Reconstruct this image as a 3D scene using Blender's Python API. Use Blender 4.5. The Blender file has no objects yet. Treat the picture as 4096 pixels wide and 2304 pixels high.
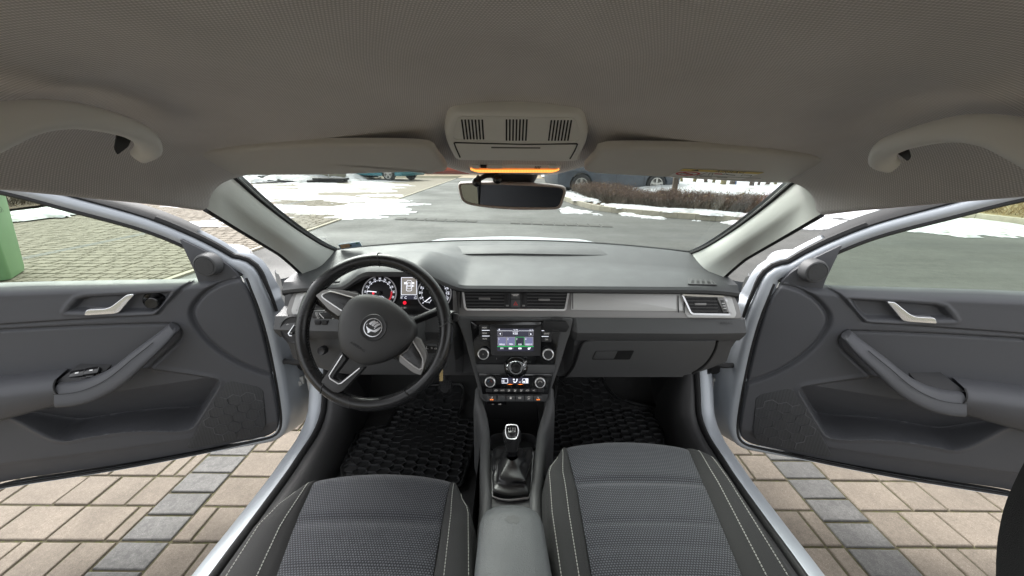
import bpy, bmesh, math, random
import numpy as np
from mathutils import Vector, Matrix, noise as mnoise

random.seed(7)
SC = bpy.context.scene
COL = SC.collection

# ------------------------------------------------------------------ camera
CAM_H = 1.28
FOC = 385.0 * 4            # focal length in pixels of the 4096 px wide photograph
PITCH = math.radians(18.6)
ROLL = math.radians(0.4)
cam_data = bpy.data.cameras.new('camera')
cam = bpy.data.objects.new('camera', cam_data)
COL.objects.link(cam)
cam_data.sensor_width = 36.0
cam_data.lens = 36.0 * FOC / 4096.0
cam_data.clip_start = 0.01
cam_data.clip_end = 600.0
cam.location = (0, 0, CAM_H)
cam.rotation_euler = (Matrix.Rotation(math.pi / 2 - PITCH, 4, 'X') @ Matrix.Rotation(ROLL, 4, 'Z')).to_euler()
SC.camera = cam

# ------------------------------------------------------------------ sky, sun, exposure (overcast winter day)
world = bpy.data.worlds.new('World')
SC.world = world
world.use_nodes = True
wn = world.node_tree
for n in list(wn.nodes):
    wn.nodes.remove(n)
w_out = wn.nodes.new('ShaderNodeOutputWorld')
w_bg = wn.nodes.new('ShaderNodeBackground')
w_sky = wn.nodes.new('ShaderNodeTexSky')
w_sky.sky_type = 'NISHITA'
w_sky.sun_disc = False
SUN_EL, SUN_AZ = math.radians(48), math.radians(-35)
w_sky.sun_elevation = SUN_EL
w_sky.sun_rotation = SUN_AZ
w_sky.air_density = 1.0
w_sky.dust_density = 4.0
w_hs = wn.nodes.new('ShaderNodeHueSaturation')      # cloud cover: the blue goes out of the sky
w_hs.inputs['Saturation'].default_value = 0.10
wn.links.new(w_sky.outputs[0], w_hs.inputs['Color'])
wn.links.new(w_hs.outputs[0], w_bg.inputs['Color'])
w_bg.inputs['Strength'].default_value = 0.15
wn.links.new(w_bg.outputs[0], w_out.inputs['Surface'])
sun_data = bpy.data.lights.new('sun', 'SUN')
sun = bpy.data.objects.new('sun', sun_data)
COL.objects.link(sun)
sun_data.energy = 0.7
sun_data.angle = math.radians(40)
sun_data.color = (1.0, 0.97, 0.93)
sun_dir = Vector((math.sin(SUN_AZ) * math.cos(SUN_EL), math.cos(SUN_AZ) * math.cos(SUN_EL), math.sin(SUN_EL)))
sun.rotation_euler = sun_dir.to_track_quat('Z', 'Y').to_euler()
SC.view_settings.view_transform = 'Standard'
SC.view_settings.look = 'None'
SC.view_settings.gamma = 1.0
SC.view_settings.use_curve_mapping = False
SC.view_settings.exposure = 1.85
SC.cycles.use_denoising = True
SC.cycles.max_bounces = 12
SC.cycles.diffuse_bounces = 6
SC.cycles.transparent_max_bounces = 24
SC.cycles.sample_clamp_indirect = 4.0
SC.cycles.caustics_reflective = False
SC.cycles.caustics_refractive = False

# ------------------------------------------------------------------ measuring rays: a photo pixel -> a direction -> a point on a real surface
V = lambda *a: np.array(a, float)
CAMP = V(0, 0, CAM_H)
_c, _s = math.cos(PITCH), math.sin(PITCH)
FW, UP0, RT0 = V(0, _c, -_s), V(0, _s, _c), V(1, 0, 0)
def S(x, y):                                  # pixel of the 4096 px photograph
    u = (x - 2048) / FOC; v = (1152 - y) / FOC
    u2 = u * math.cos(ROLL) - v * math.sin(ROLL); v2 = u * math.sin(ROLL) + v * math.cos(ROLL)
    return FW + u2 * RT0 + v2 * UP0
def D(x, y):                                  # pixel of the 2576 px view of it
    return S(x * 4096 / 2576, y * 4096 / 2576)
def crop(x0, y0, k):                          # pixel of an enlarged crop of it
    return lambda x, y: S(x0 + x / k, y0 + y / k)
def atY(r, v): return CAMP + r * (v / r[1])
def atX(r, v): return CAMP + r * (v / r[0])
def atZ(r, v): return CAMP + r * ((v - CAM_H) / r[2])
class Plane:
    """a flat face of the car: o + a*ex + b*ey, off along n (towards the cabin)"""
    def __init__(self, o, ex, n):
        self.o = V(*o); self.n = V(*n) / np.linalg.norm(n)
        ex = V(*ex); ex = ex - self.n * (ex @ self.n); self.ex = ex / np.linalg.norm(ex)
        self.ey = np.cross(self.n, self.ex)
        if self.ey[2] < 0: self.ey = -self.ey
    def uv(self, r, off=0):
        t = ((self.o - CAMP) @ self.n + off) / (r @ self.n); p = CAMP + r * t - self.o
        return V(p @ self.ex, p @ self.ey)
    def w(self, uv, off=0): return self.o + self.ex * uv[0] + self.ey * uv[1] + self.n * off
    def hit(self, r, off=0): return self.w(self.uv(r, off), off)

# ------------------------------------------------------------------ object helpers
WP = {}                                       # world position of each object's origin
def new_obj(name, data, loc, parent=None):
    o = bpy.data.objects.new(name, data); COL.objects.link(o)
    o.location = loc; WP[o] = Vector(loc)
    if parent is not None:
        o.parent = parent; o.matrix_parent_inverse = Matrix.Translation(-WP[parent])
    return o
def tag(o, label, cat, group=None, kind=None):
    o['label'] = label
    if cat: o['category'] = cat
    if group: o['group'] = group
    if kind: o['kind'] = kind
    return o
def thing(name, label, cat, loc, group=None):
    o = new_obj(name, None, Vector([float(q) for q in loc])); o.empty_display_size = 0.05
    return tag(o, label, cat, group)
def mk(name, verts, faces, mat, parent=None, smooth=True, sharp=40, mats=None, fmat=None, recalc=True):
    v = np.array([[float(q) for q in p] for p in verts]) if not isinstance(verts, np.ndarray) else verts.astype(float)
    c = (v.min(0) + v.max(0)) / 2
    me = bpy.data.meshes.new(name)
    me.from_pydata((v - c).tolist(), [], [list(map(int, f)) for f in faces])
    for m in (mats or [mat]): me.materials.append(m)
    if fmat is not None:
        me.polygons.foreach_set('material_index', np.array(fmat, dtype=np.int32))
    if recalc:
        b = bmesh.new(); b.from_mesh(me); bmesh.ops.recalc_face_normals(b, faces=b.faces[:]); b.to_mesh(me); b.free()
    if smooth:
        me.polygons.foreach_set('use_smooth', [True] * len(me.polygons))
        me.set_sharp_from_angle(angle=math.radians(sharp))
    me.update()
    return new_obj(name, me, Vector(c), parent)
def mkb(name, bm, mat, parent=None, smooth=True, sharp=40):
    v = [tuple(q.co) for q in bm.verts]; bm.verts.index_update()
    f = [[q.index for q in fc.verts] for fc in bm.faces]; bm.free()
    return mk(name, v, f, mat, parent, smooth, sharp)
class MB:                                     # collects shapes into one mesh
    def __init__(self): self.v = []; self.f = []
    def add(self, v, f):
        k = len(self.v); self.v += [tuple(map(float, p)) for p in v]; self.f += [[i + k for i in q] for q in f]; return self
    def box(self, c, ax, ay, az):             # half-axis vectors
        c, ax, ay, az = (V(*q) for q in (c, ax, ay, az))
        v = [c + i * ax + j * ay + k * az for i in (-1, 1) for j in (-1, 1) for k in (-1, 1)]
        return self.add(v, [(0, 1, 3, 2), (4, 6, 7, 5), (0, 4, 5, 1), (2, 3, 7, 6), (0, 2, 6, 4), (1, 5, 7, 3)])
    def build(self, name, mat, parent=None, **k): return mk(name, self.v, self.f, mat, parent, **k)

def spl(pts, n=8, closed=False):              # Catmull-Rom through the points
    p = np.array([list(map(float, q)) for q in pts]); m = len(p); out = []
    rng = range(m) if closed else range(m - 1)
    for i in rng:
        p1, p2 = p[i], p[(i + 1) % m]
        p0 = p[(i - 1) % m] if (closed or i > 0) else 2 * p1 - p2
        p3 = p[(i + 2) % m] if (closed or i + 2 < m) else 2 * p2 - p1
        for k in range(n):
            t = k / n
            out.append(0.5 * (2 * p1 + (p2 - p0) * t + (2 * p0 - 5 * p1 + 4 * p2 - p3) * t * t + (3 * p1 - p0 - 3 * p2 + p3) * t ** 3))
    if not closed: out.append(p[-1])
    return np.array(out)
def resample(pts, n, closed=False):
    p = np.array(pts, float)
    if closed: p = np.vstack([p, p[:1]])
    d = np.r_[0, np.cumsum(np.linalg.norm(np.diff(p, axis=0), axis=1))]
    t = np.linspace(0, d[-1], n + 1)[:-1] if closed else np.linspace(0, d[-1], n)
    return np.stack([np.interp(t, d, p[:, k]) for k in range(p.shape[1])], 1)
def roundpoly(pts, r, n=4):                   # polygon with rounded corners (2D or 3D)
    p = [V(*q) for q in pts]; m = len(p); out = []
    for i in range(m):
        a, b, c = p[i - 1], p[i], p[(i + 1) % m]
        rr = r[i] if isinstance(r, (list, tuple)) else r
        la, lc = np.linalg.norm(a - b), np.linalg.norm(c - b)
        q = min(rr, la * .48, lc * .48)
        if q < 1e-6: out.append(b); continue
        s, e = b + (a - b) / la * q, b + (c - b) / lc * q
        for k in range(n + 1):
            t = k / n; out.append((1 - t) ** 2 * s + 2 * t * (1 - t) * b + t * t * e)
    return out
def grid_faces(nu, nv, cu=False, cv=False):
    f = []
    for i in range(nu if cu else nu - 1):
        for j in range(nv if cv else nv - 1):
            a, b = i, (i + 1) % nu; c, d = j, (j + 1) % nv
            f.append((a * nv + c, b * nv + c, b * nv + d, a * nv + d))
    return f
def loft(rings, closed=True, caps=True):
    n = len(rings[0]); v = np.vstack([np.array(r, float) for r in rings])
    f = grid_faces(len(rings), n, False, closed)
    if caps and closed: f += [tuple(range(n))[::-1], tuple(range((len(rings) - 1) * n, len(rings) * n))]
    return v, f
def frames(path, up=None):
    p = np.array(path, float); t = np.gradient(p, axis=0); t /= np.linalg.norm(t, axis=1)[:, None] + 1e-12
    N = []; prev = None
    for i in range(len(p)):
        ref = V(*up) if up is not None else prev
        if ref is None:
            ref = V(0, 0, 1) if abs(t[i][2]) < .9 else V(1, 0, 0)
        n = ref - t[i] * (ref @ t[i]); n /= np.linalg.norm(n) + 1e-12
        N.append(n); prev = n
    N = np.array(N); return p, t, N, np.cross(t, N)
def tube(path, r, n=10, up=None, flat=1.0, caps=True):   # r: radius or list; flat: ratio along the second axis
    p, t, N, B = frames(path, up)
    r = np.interp(np.linspace(0, 1, len(p)), np.linspace(0, 1, len(r)), r) if isinstance(r, (list, tuple)) else np.full(len(p), r)
    a = np.linspace(0, 2 * math.pi, n, endpoint=False)
    rings = [p[i] + r[i] * (np.cos(a)[:, None] * N[i] + flat * np.sin(a)[:, None] * B[i]) for i in range(len(p))]
    return loft(rings, True, caps)
def sweep(path, section, up, closed=False, caps=False):   # section: list of (along up-normal, along side)
    p, t, N, B = frames(path, up)
    rings = [[p[i] + q[0] * N[i] + q[1] * B[i] for q in section] for i in range(len(p))]
    return loft(rings, closed, caps)
def lathe(c, axis, prof, n=24, caps=True):  # prof: (radius, height along axis)
    ax = V(*axis); ax /= np.linalg.norm(ax); r = V(1, 0, 0) if abs(ax[0]) < .9 else V(0, 0, 1)
    x = np.cross(ax, r); x /= np.linalg.norm(x); y = np.cross(ax, x); c = V(*c)
    a = np.linspace(0, 2 * math.pi, n, endpoint=False)
    rings = [c + h * ax + q * (np.cos(a)[:, None] * x + np.sin(a)[:, None] * y) for q, h in prof]
    return loft(rings, True, caps)
def slab_b(pts, n, thick, bevel=0.0, seg=2):  # flat prism: pts on its front face, n towards the viewer
    n = V(*n); n = n / np.linalg.norm(n)
    bm = bmesh.new()
    top = [bm.verts.new(tuple(map(float, p))) for p in pts]
    bot = [bm.verts.new(tuple(map(float, V(*p) - n * thick))) for p in pts]
    ft = bm.faces.new(top); bm.faces.new(bot[::-1]); m = len(pts)
    for i in range(m): bm.faces.new((top[i], bot[i], bot[(i + 1) % m], top[(i + 1) % m]))
    bm.normal_update()
    bmesh.ops.recalc_face_normals(bm, faces=bm.faces[:])
    if bevel > 0:
        bmesh.ops.bevel(bm, geom=list(ft.edges), offset=bevel, segments=seg, profile=.6, affect='EDGES', clamp_overlap=True)
    return bm
def slab(name, pts, n, thick, mat, parent=None, bevel=0.0, seg=2, **k):
    return mkb(name, slab_b(pts, n, thick, bevel, seg), mat, parent, **k)
def addslab(mb, pts, n, thick, bevel=0.0):
    bm = slab_b(pts, n, thick, bevel); bm.verts.index_update()
    mb.add([tuple(q.co) for q in bm.verts], [[q.index for q in f.verts] for f in bm.faces]); bm.free()
def frame_ring(outer, inner, n, thick):       # flat ring between two loops of equal length
    n = V(*n); n = n / np.linalg.norm(n); o = np.array(outer); i = np.array(inner); m = len(o)
    v = np.vstack([o - n * thick, o, i, i - n * thick]); f = grid_faces(4, m, True, True); return v, f
def shrink(pts, d):                           # inset a planar convex-ish loop by d
    p = np.array(pts, float); c = p.mean(0); out = []
    m = len(p)
    for i in range(m):
        e = p[(i + 1) % m] - p[i - 1]; e /= np.linalg.norm(e) + 1e-12
        w = c - p[i]; w = w - e * (w @ e); w /= np.linalg.norm(w) + 1e-12
        out.append(p[i] + w * d)
    return np.array(out)
_font_cache = {}
def text_geo(s, h):
    k = (s, h)
    if k not in _font_cache:
        cu = bpy.data.curves.new('t', 'FONT'); cu.body = s; cu.size = h / 0.7; cu.align_x = 'CENTER'; cu.align_y = 'CENTER'; cu.resolution_u = 3
        ob = bpy.data.objects.new('t', cu); COL.objects.link(ob)
        dg = bpy.context.evaluated_depsgraph_get(); dg.update()
        me = bpy.data.meshes.new_from_object(ob.evaluated_get(dg))
        v = np.array([tuple(q.co) for q in me.vertices]) if len(me.vertices) else np.zeros((0, 3)); f = [list(q.vertices) for q in me.polygons]
        bpy.data.objects.remove(ob); bpy.data.curves.remove(cu); bpy.data.meshes.remove(me)
        _font_cache[k] = (v, f)
    return _font_cache[k]
def add_text(mb, s, c, ex, ey, h, width=None):
    v, f = text_geo(s, h)
    if not len(v): return
    ex, ey = V(*ex) / np.linalg.norm(ex), V(*ey) / np.linalg.norm(ey)
    x = v[:, 0] - (v[:, 0].min() + v[:, 0].max()) / 2; y = v[:, 1] - (v[:, 1].min() + v[:, 1].max()) / 2
    k = (width / (x.max() - x.min())) if width else 1.0
    mb.add(V(*c) + (x * k)[:, None] * ex + y[:, None] * ey, f)
def sdf(poly, A, Z):                          # signed distance (negative inside) of grids A,Z to a polygon
    p = np.array(poly, float); d = np.full(A.shape, 1e9); ins = np.zeros(A.shape, bool); m = len(p)
    for i in range(m):
        a, b = p[i], p[(i + 1) % m]; e = b - a; L = e @ e + 1e-12
        t = np.clip(((A - a[0]) * e[0] + (Z - a[1]) * e[1]) / L, 0, 1)
        d = np.minimum(d, np.hypot(A - a[0] - t * e[0], Z - a[1] - t * e[1]))
        cnd = ((a[1] > Z) != (b[1] > Z)) & (A < (b[0] - a[0]) * (Z - a[1]) / (b[1] - a[1] + 1e-12) + a[0])
        ins ^= cnd
    return np.where(ins, -d, d)
def dline(pts, A, Z):                         # distance to an open polyline
    p = np.array(pts, float); d = np.full(A.shape, 1e9)
    for a, b in zip(p[:-1], p[1:]):
        e = b - a; t = np.clip(((A - a[0]) * e[0] + (Z - a[1]) * e[1]) / (e @ e + 1e-12), 0, 1)
        d = np.minimum(d, np.hypot(A - a[0] - t * e[0], Z - a[1] - t * e[1]))
    return d
def sst(x, a, b):
    t = np.clip((x - a) / (b - a), 0, 1); return t * t * (3 - 2 * t)

# ------------------------------------------------------------------ materials
def _nodes(name):
    m = bpy.data.materials.new(name); m.use_nodes = True; nt = m.node_tree
    b = nt.nodes['Principled BSDF']; return m, nt, b
def mat(name, col, rough=.5, metal=0.0, spec=.5, coat=0.0, var=0.0, vscale=8.0, bump=0.0, bscale=400.0, sheen=0.0, rvar=0.0, emit=None, estr=1.0, btype='noise', col2=None, per_obj=0.0):
    m, nt, b = _nodes(name); N, L = nt.nodes, nt.links
    b.inputs['Base Color'].default_value = (*col, 1); b.inputs['Roughness'].default_value = rough; b.inputs['Metallic'].default_value = metal
    b.inputs['Specular IOR Level'].default_value = spec; b.inputs['Coat Weight'].default_value = coat; b.inputs['Coat Roughness'].default_value = .05
    if sheen: b.inputs['Sheen Weight'].default_value = sheen
    if emit: b.inputs['Emission Color'].default_value = (*emit, 1); b.inputs['Emission Strength'].default_value = estr
    if var or bump or rvar or per_obj:
        tc = N.new('ShaderNodeTexCoord')
    if var or per_obj:
        nz = N.new('ShaderNodeTexNoise'); nz.inputs['Scale'].default_value = vscale; nz.inputs['Detail'].default_value = 6; nz.inputs['Roughness'].default_value = .65
        L.new(tc.outputs['Object'], nz.inputs['Vector'])
        rp = N.new('ShaderNodeMapRange'); rp.inputs[1].default_value = .25; rp.inputs[2].default_value = .75
        rp.inputs[3].default_value = 1 - var; rp.inputs[4].default_value = 1 + var; L.new(nz.outputs[0], rp.inputs[0])
        src = rp.outputs[0]
        if per_obj:
            oi = N.new('ShaderNodeObjectInfo'); r2 = N.new('ShaderNodeMapRange'); r2.inputs[3].default_value = 1 - per_obj; r2.inputs[4].default_value = 1 + per_obj
            L.new(oi.outputs['Random'], r2.inputs[0]); mu = N.new('ShaderNodeMath'); mu.operation = 'MULTIPLY'; L.new(src, mu.inputs[0]); L.new(r2.outputs[0], mu.inputs[1]); src = mu.outputs[0]
        mx = N.new('ShaderNodeVectorMath'); mx.operation = 'SCALE'; mx.inputs[0].default_value = col; L.new(src, mx.inputs['Scale']); L.new(mx.outputs[0], b.inputs['Base Color'])
        if col2:
            n2 = N.new('ShaderNodeTexNoise'); n2.inputs['Scale'].default_value = vscale * 2.3; L.new(tc.outputs['Object'], n2.inputs['Vector'])
            r3 = N.new('ShaderNodeMapRange'); r3.inputs[1].default_value = .5; r3.inputs[2].default_value = .7; L.new(n2.outputs[0], r3.inputs[0])
            mm = N.new('ShaderNodeMix'); mm.data_type = 'RGBA'; L.new(r3.outputs[0], mm.inputs[0]); L.new(mx.outputs[0], mm.inputs[6]); mm.inputs[7].default_value = (*col2, 1); L.new(mm.outputs[2], b.inputs['Base Color'])
    if rvar:
        nr = N.new('ShaderNodeTexNoise'); nr.inputs['Scale'].default_value = 14; nr.inputs['Detail'].default_value = 4; L.new(tc.outputs['Object'], nr.inputs['Vector'])
        rr = N.new('ShaderNodeMapRange'); rr.inputs[1].default_value = .3; rr.inputs[2].default_value = .7; rr.inputs[3].default_value = max(0, rough - rvar); rr.inputs[4].default_value = rough + rvar
        L.new(nr.outputs[0], rr.inputs[0]); L.new(rr.outputs[0], b.inputs['Roughness'])
    if bump:
        if btype == 'noise':
            t = N.new('ShaderNodeTexNoise'); t.inputs['Scale'].default_value = bscale; t.inputs['Detail'].default_value = 3; o = t.outputs[0]
        else:
            t = N.new('ShaderNodeTexVoronoi'); t.inputs['Scale'].default_value = bscale; o = t.outputs[0]
        L.new(tc.outputs['Object'], t.inputs['Vector'])
        bp = N.new('ShaderNodeBump'); bp.inputs['Strength'].default_value = bump; bp.inputs['Distance'].default_value = .002; L.new(o, bp.inputs['Height']); L.new(bp.outputs[0], b.inputs['Normal'])
    return m
def weave_mat(name, c_hi, c_lo, sx, sy, rough=.9, bump=.5, axes=('X', 'Y'), sheen=.2, fold=False, brick=True):
    """woven cloth: offset rows of small round threads, colour and relief from the same pattern"""
    m, nt, b = _nodes(name); N, L = nt.nodes, nt.links
    g = N.new('ShaderNodeTexCoord'); sp = N.new('ShaderNodeSeparateXYZ'); L.new(g.outputs['Object'], sp.inputs[0])
    def M(op, a, bb=None, c=None):
        q = N.new('ShaderNodeMath'); q.operation = op
        for i, z in enumerate((a, bb, c)):
            if z is None: continue
            if isinstance(z, (int, float)): q.inputs[i].default_value = z
            else: L.new(z, q.inputs[i])
        return q.outputs[0]
    x = M('MULTIPLY', M('SUBTRACT', M('ABSOLUTE', sp.outputs['X']), sp.outputs['Z']) if fold else sp.outputs[axes[0]], sx); y = M('MULTIPLY', sp.outputs[axes[1]], sy)
    row = M('FLOOR', y)
    half = M('MULTIPLY', M('MODULO', M('ABSOLUTE', row), 2.0), .5 if brick else 0.0)
    fx = M('SUBTRACT', M('FRACT', M('ADD', x, half)), .5); fy = M('SUBTRACT', M('FRACT', y), .5)
    d = M('SQRT', M('ADD', M('MULTIPLY', fx, fx), M('MULTIPLY', fy, fy)))
    h = M('SMOOTH_MAX', M('SUBTRACT', 1.0, M('MULTIPLY', d, 2.0)), 0.0, .1)
    mr = N.new('ShaderNodeMapRange'); mr.inputs[1].default_value = .1; mr.inputs[2].default_value = .6; L.new(h, mr.inputs[0])
    nz = N.new('ShaderNodeTexNoise'); nz.inputs['Scale'].default_value = 9; nz.inputs['Detail'].default_value = 5; L.new(g.outputs['Object'], nz.inputs['Vector'])
    mx = N.new('ShaderNodeMix'); mx.data_type = 'RGBA'; L.new(mr.outputs[0], mx.inputs[0]); mx.inputs[6].default_value = (*c_lo, 1); mx.inputs[7].default_value = (*c_hi, 1)
    sc = N.new('ShaderNodeVectorMath'); sc.operation = 'SCALE'; L.new(mx.outputs[2], sc.inputs[0]); L.new(M('ADD', M('MULTIPLY', nz.outputs[0], .3), .85), sc.inputs['Scale'])
    L.new(sc.outputs[0], b.inputs['Base Color']); b.inputs['Roughness'].default_value = rough; b.inputs['Sheen Weight'].default_value = sheen; b.inputs['Specular IOR Level'].default_value = .2
    bp = N.new('ShaderNodeBump'); bp.inputs['Strength'].default_value = bump; bp.inputs['Distance'].default_value = .0012; L.new(h, bp.inputs['Height']); L.new(bp.outputs[0], b.inputs['Normal'])
    return m
def glass_mat(name, tint, refl=.04, rough=0.0):
    m = bpy.data.materials.new(name); m.use_nodes = True; nt = m.node_tree; N, L = nt.nodes, nt.links
    for n in list(N): N.remove(n)
    o = N.new('ShaderNodeOutputMaterial'); t = N.new('ShaderNodeBsdfTransparent'); t.inputs[0].default_value = (*tint, 1)
    g = N.new('ShaderNodeBsdfGlossy'); g.inputs['Roughness'].default_value = rough; g.inputs[0].default_value = (.9, .95, .95, 1)
    fr = N.new('ShaderNodeFresnel'); fr.inputs[0].default_value = 1.45; mm = N.new('ShaderNodeMath'); mm.operation = 'MULTIPLY'; mm.inputs[1].default_value = refl / .04
    L.new(fr.outputs[0], mm.inputs[0]); mx = N.new('ShaderNodeMixShader'); L.new(mm.outputs[0], mx.inputs[0]); L.new(t.outputs[0], mx.inputs[1]); L.new(g.outputs[0], mx.inputs[2]); L.new(mx.outputs[0], o.inputs[0])
    return m

M = {}
M['headliner'] = weave_mat('headliner cloth', (.85, .815, .82), (.56, .535, .54), 300, 300, bump=.45, sheen=.1, fold=True)
M['lining'] = mat('moulded lining', (.50, .475, .45), .7, bump=.15, bscale=900)
M['visor'] = mat('visor vinyl', (.64, .615, .59), .65, bump=.2, bscale=1400)
M['pillar'] = mat('pillar trim', (.62, .63, .60), .6, bump=.15, bscale=1500)
M['oh_plastic'] = mat('overhead plastic', (.84, .835, .82), .5, bump=.08, bscale=1500)
M['dash'] = mat('dashboard soft plastic', (.056, .058, .061), .5, spec=.5, bump=.2, bscale=900, rvar=.05)
M['dash2'] = mat('lower dashboard plastic', (.078, .079, .081), .5, spec=.4, bump=.2, bscale=900, rvar=.05)
M['honeycomb'] = mat('honeycomb rib', (.12, .122, .13), .5)
M['handle'] = mat('handle plastic', (.84, .835, .825), .5)
M['door_trim'] = mat('door trim plastic', (.080, .082, .090), .5, spec=.4, bump=.15, bscale=1000, rvar=.06)
M['dark'] = mat('dark plastic', (.022, .022, .024), .5, bump=.1, bscale=900)
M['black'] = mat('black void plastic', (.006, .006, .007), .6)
M['gloss'] = mat('piano black', (.006, .006, .007), .12, coat=.4)
M['rubber'] = mat('black rubber', (.010, .010, .011), .65, bump=.2, bscale=300)
M['chrome'] = mat('chrome', (.86, .87, .90), .12, metal=.75)
M['chrome_trim'] = mat('bright trim', (.80, .80, .81), .2, metal=.45)
M['slat'] = mat('vent slat plastic', (.055, .055, .057), .4)
M['rib'] = mat('highlight-toned rubber ribs', (.05, .051, .053), .25, var=.2, vscale=12)  # same black rubber as the sheet; edge highlights painted in as a lighter colour
M['satin'] = mat('satin metal trim', (.50, .50, .49), .42, metal=.3)
M['satin_dark'] = mat('dark satin trim', (.23, .225, .22), .45, metal=.35)
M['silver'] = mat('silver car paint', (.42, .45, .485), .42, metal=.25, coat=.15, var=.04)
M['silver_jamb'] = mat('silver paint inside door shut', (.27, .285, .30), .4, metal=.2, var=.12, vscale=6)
M['leather'] = mat('worn black leather', (.016, .016, .017), .24, spec=.5, bump=.12, bscale=1300, rvar=.1)
M['airbag'] = mat('grained airbag cover', (.030, .030, .031), .48, bump=.25, bscale=900)
M['seat'] = weave_mat('seat dot cloth', (.074, .078, .090), (.012, .0125, .016), 190, 220, bump=.8, sheen=.25)
M['seat_side'] = mat('seat side cloth', (.0105, .0105, .011), .85, sheen=.04, bump=.5, bscale=1300)
M['thread'] = mat('white thread', (.30, .30, .28), .8)
M['armrest'] = mat('grey grained armrest', (.078, .083, .086), .5, bump=.45, bscale=500, rvar=.06, var=.06, vscale=5)
M['carpet'] = mat('black carpet', (.018, .018, .018), .95, bump=.8, bscale=700, sheen=.1)
M['mat'] = mat('rubber floor mat', (.018, .0185, .019), .28, bump=.15, bscale=600, rvar=.12, var=.2, vscale=9)
M['white_print'] = mat('white print', (.85, .85, .84), .6)
M['grey_print'] = mat('grey print', (.035, .035, .036), .6)
M['lit_white'] = mat('lit white', (.8, .8, .8), .5, emit=(.85, .88, 1.0), estr=.38)
M['lit_grey'] = mat('lit grey', (.2, .2, .2), .5, emit=(.75, .72, .68), estr=.14)
M['lit_screen'] = mat('lit screen blue', (.02, .02, .04), .3, emit=(.10, .105, .18), estr=.5)
M['lit_black'] = mat('lit screen black', (.004, .004, .006), .15, emit=(.010, .010, .016), estr=1.0)
M['lit_green'] = mat('lit green', (.02, .2, .04), .3, emit=(.02, .42, .09), estr=.42)
M['lit_red'] = mat('lit red', (.3, .01, .01), .3, emit=(.9, .01, .03), estr=.5)
M['lit_amber'] = mat('lit amber', (.4, .15, .03), .3, emit=(1.0, .22, .03), estr=.55)
M['red_print'] = mat('red print', (.55, .05, .05), .5)
M['yellow_print'] = mat('yellow print', (.75, .58, .16), .6)
M['glass_ws'] = glass_mat('windscreen glass', (.79, .845, .80), .0025)
M['glass_door'] = glass_mat('tinted door glass', (.73, .83, .73), .012)
M['mirror'] = mat('mirror glass', (.35, .37, .40), .01, metal=1.0)
M['brown_mirror'] = mat('mirror rim', (.30, .24, .21), .35, metal=.2)
M['leather2'] = mat('glossy black leather', (.012, .012, .013), .28, spec=.6, bump=.1, bscale=300)
M['mirror_rim'] = mat('mirror rim plastic', (.44, .385, .355), .45)
M['sill_trim'] = mat('sill trim plastic', (.036, .036, .037), .5, bump=.2, bscale=900)
M['grey_print3'] = mat('faint grey lettering', (.06, .06, .06), .6)
M['mirror_cap'] = mat('mirror cap paint', (.48, .50, .52), .25, metal=.3, coat=.5)
# ================================================================== THE PLACE OUTSIDE
def vnoise(x, y, seed=0):
    xi = np.floor(x).astype(np.int64); yi = np.floor(y).astype(np.int64); fx = x - xi; fy = y - yi
    fx = fx * fx * (3 - 2 * fx); fy = fy * fy * (3 - 2 * fy)
    def h(a, b):
        q = (a * 374761393 + b * 668265263 + seed * 974711) & 0x7fffffff
        q = ((q ^ (q >> 13)) * 1274126177) & 0x7fffffff
        return ((q ^ (q >> 16)) & 0xffff) / 65535.0
    return (h(xi, yi) * (1 - fx) + h(xi + 1, yi) * fx) * (1 - fy) + (h(xi, yi + 1) * (1 - fx) + h(xi + 1, yi + 1) * fx) * fy
def fbm(x, y, seed=0, o=5):
    s = 0; a = .5; n = 0
    for k in range(o):
        s = s + a * vnoise(x * 2 ** k + k * 17.3, y * 2 ** k - k * 9.1, seed + k); n += a; a *= .55
    return s / n

def asphalt_mat():
    m, nt, b = _nodes('asphalt'); N, L = nt.nodes, nt.links
    g = N.new('ShaderNodeTexCoord')
    def nz(scale, detail=5, vec=None, rough=.6):
        t = N.new('ShaderNodeTexNoise'); t.inputs['Scale'].default_value = scale; t.inputs['Detail'].default_value = detail; t.inputs['Roughness'].default_value = rough
        L.new(vec or g.outputs['Object'], t.inputs['Vector']); return t.outputs[0]
    mp = N.new('ShaderNodeMapping'); mp.inputs['Scale'].default_value = (.12, 1.3, 1); mp.inputs['Rotation'].default_value = (0, 0, .12); L.new(g.outputs['Object'], mp.inputs[0])
    def mr(s, a, bb, c, d):
        q = N.new('ShaderNodeMapRange'); q.inputs[1].default_value = a; q.inputs[2].default_value = bb; q.inputs[3].default_value = c; q.inputs[4].default_value = d; L.new(s, q.inputs[0]); return q.outputs[0]
    def mul(a, c):
        q = N.new('ShaderNodeMath'); q.operation = 'MULTIPLY'; L.new(a, q.inputs[0]); L.new(c, q.inputs[1]); return q.outputs[0]
    streak = mr(nz(1.2, 6, mp.outputs[0]), .35, .65, .74, 1.2)
    big = mr(nz(.35, 4), .3, .7, .8, 1.2); grit = mr(nz(110, 3), .32, .68, .55, 1.45); mid = mr(nz(9, 9, None, .9), .36, .64, .66, 1.34)
    f = mul(mul(streak, big), mul(grit, mid))
    sc = N.new('ShaderNodeVectorMath'); sc.operation = 'SCALE'; sc.inputs[0].default_value = (.050, .050, .0455); L.new(f, sc.inputs['Scale']); L.new(sc.outputs[0], b.inputs['Base Color'])
    L.new(mr(nz(.5), .3, .7, .55, .9), b.inputs['Roughness'])
    bp = N.new('ShaderNodeBump'); bp.inputs['Strength'].default_value = .6; bp.inputs['Distance'].default_value = .004; L.new(nz(140, 2), bp.inputs['Height']); L.new(bp.outputs[0], b.inputs['Normal'])
    return m
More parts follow.
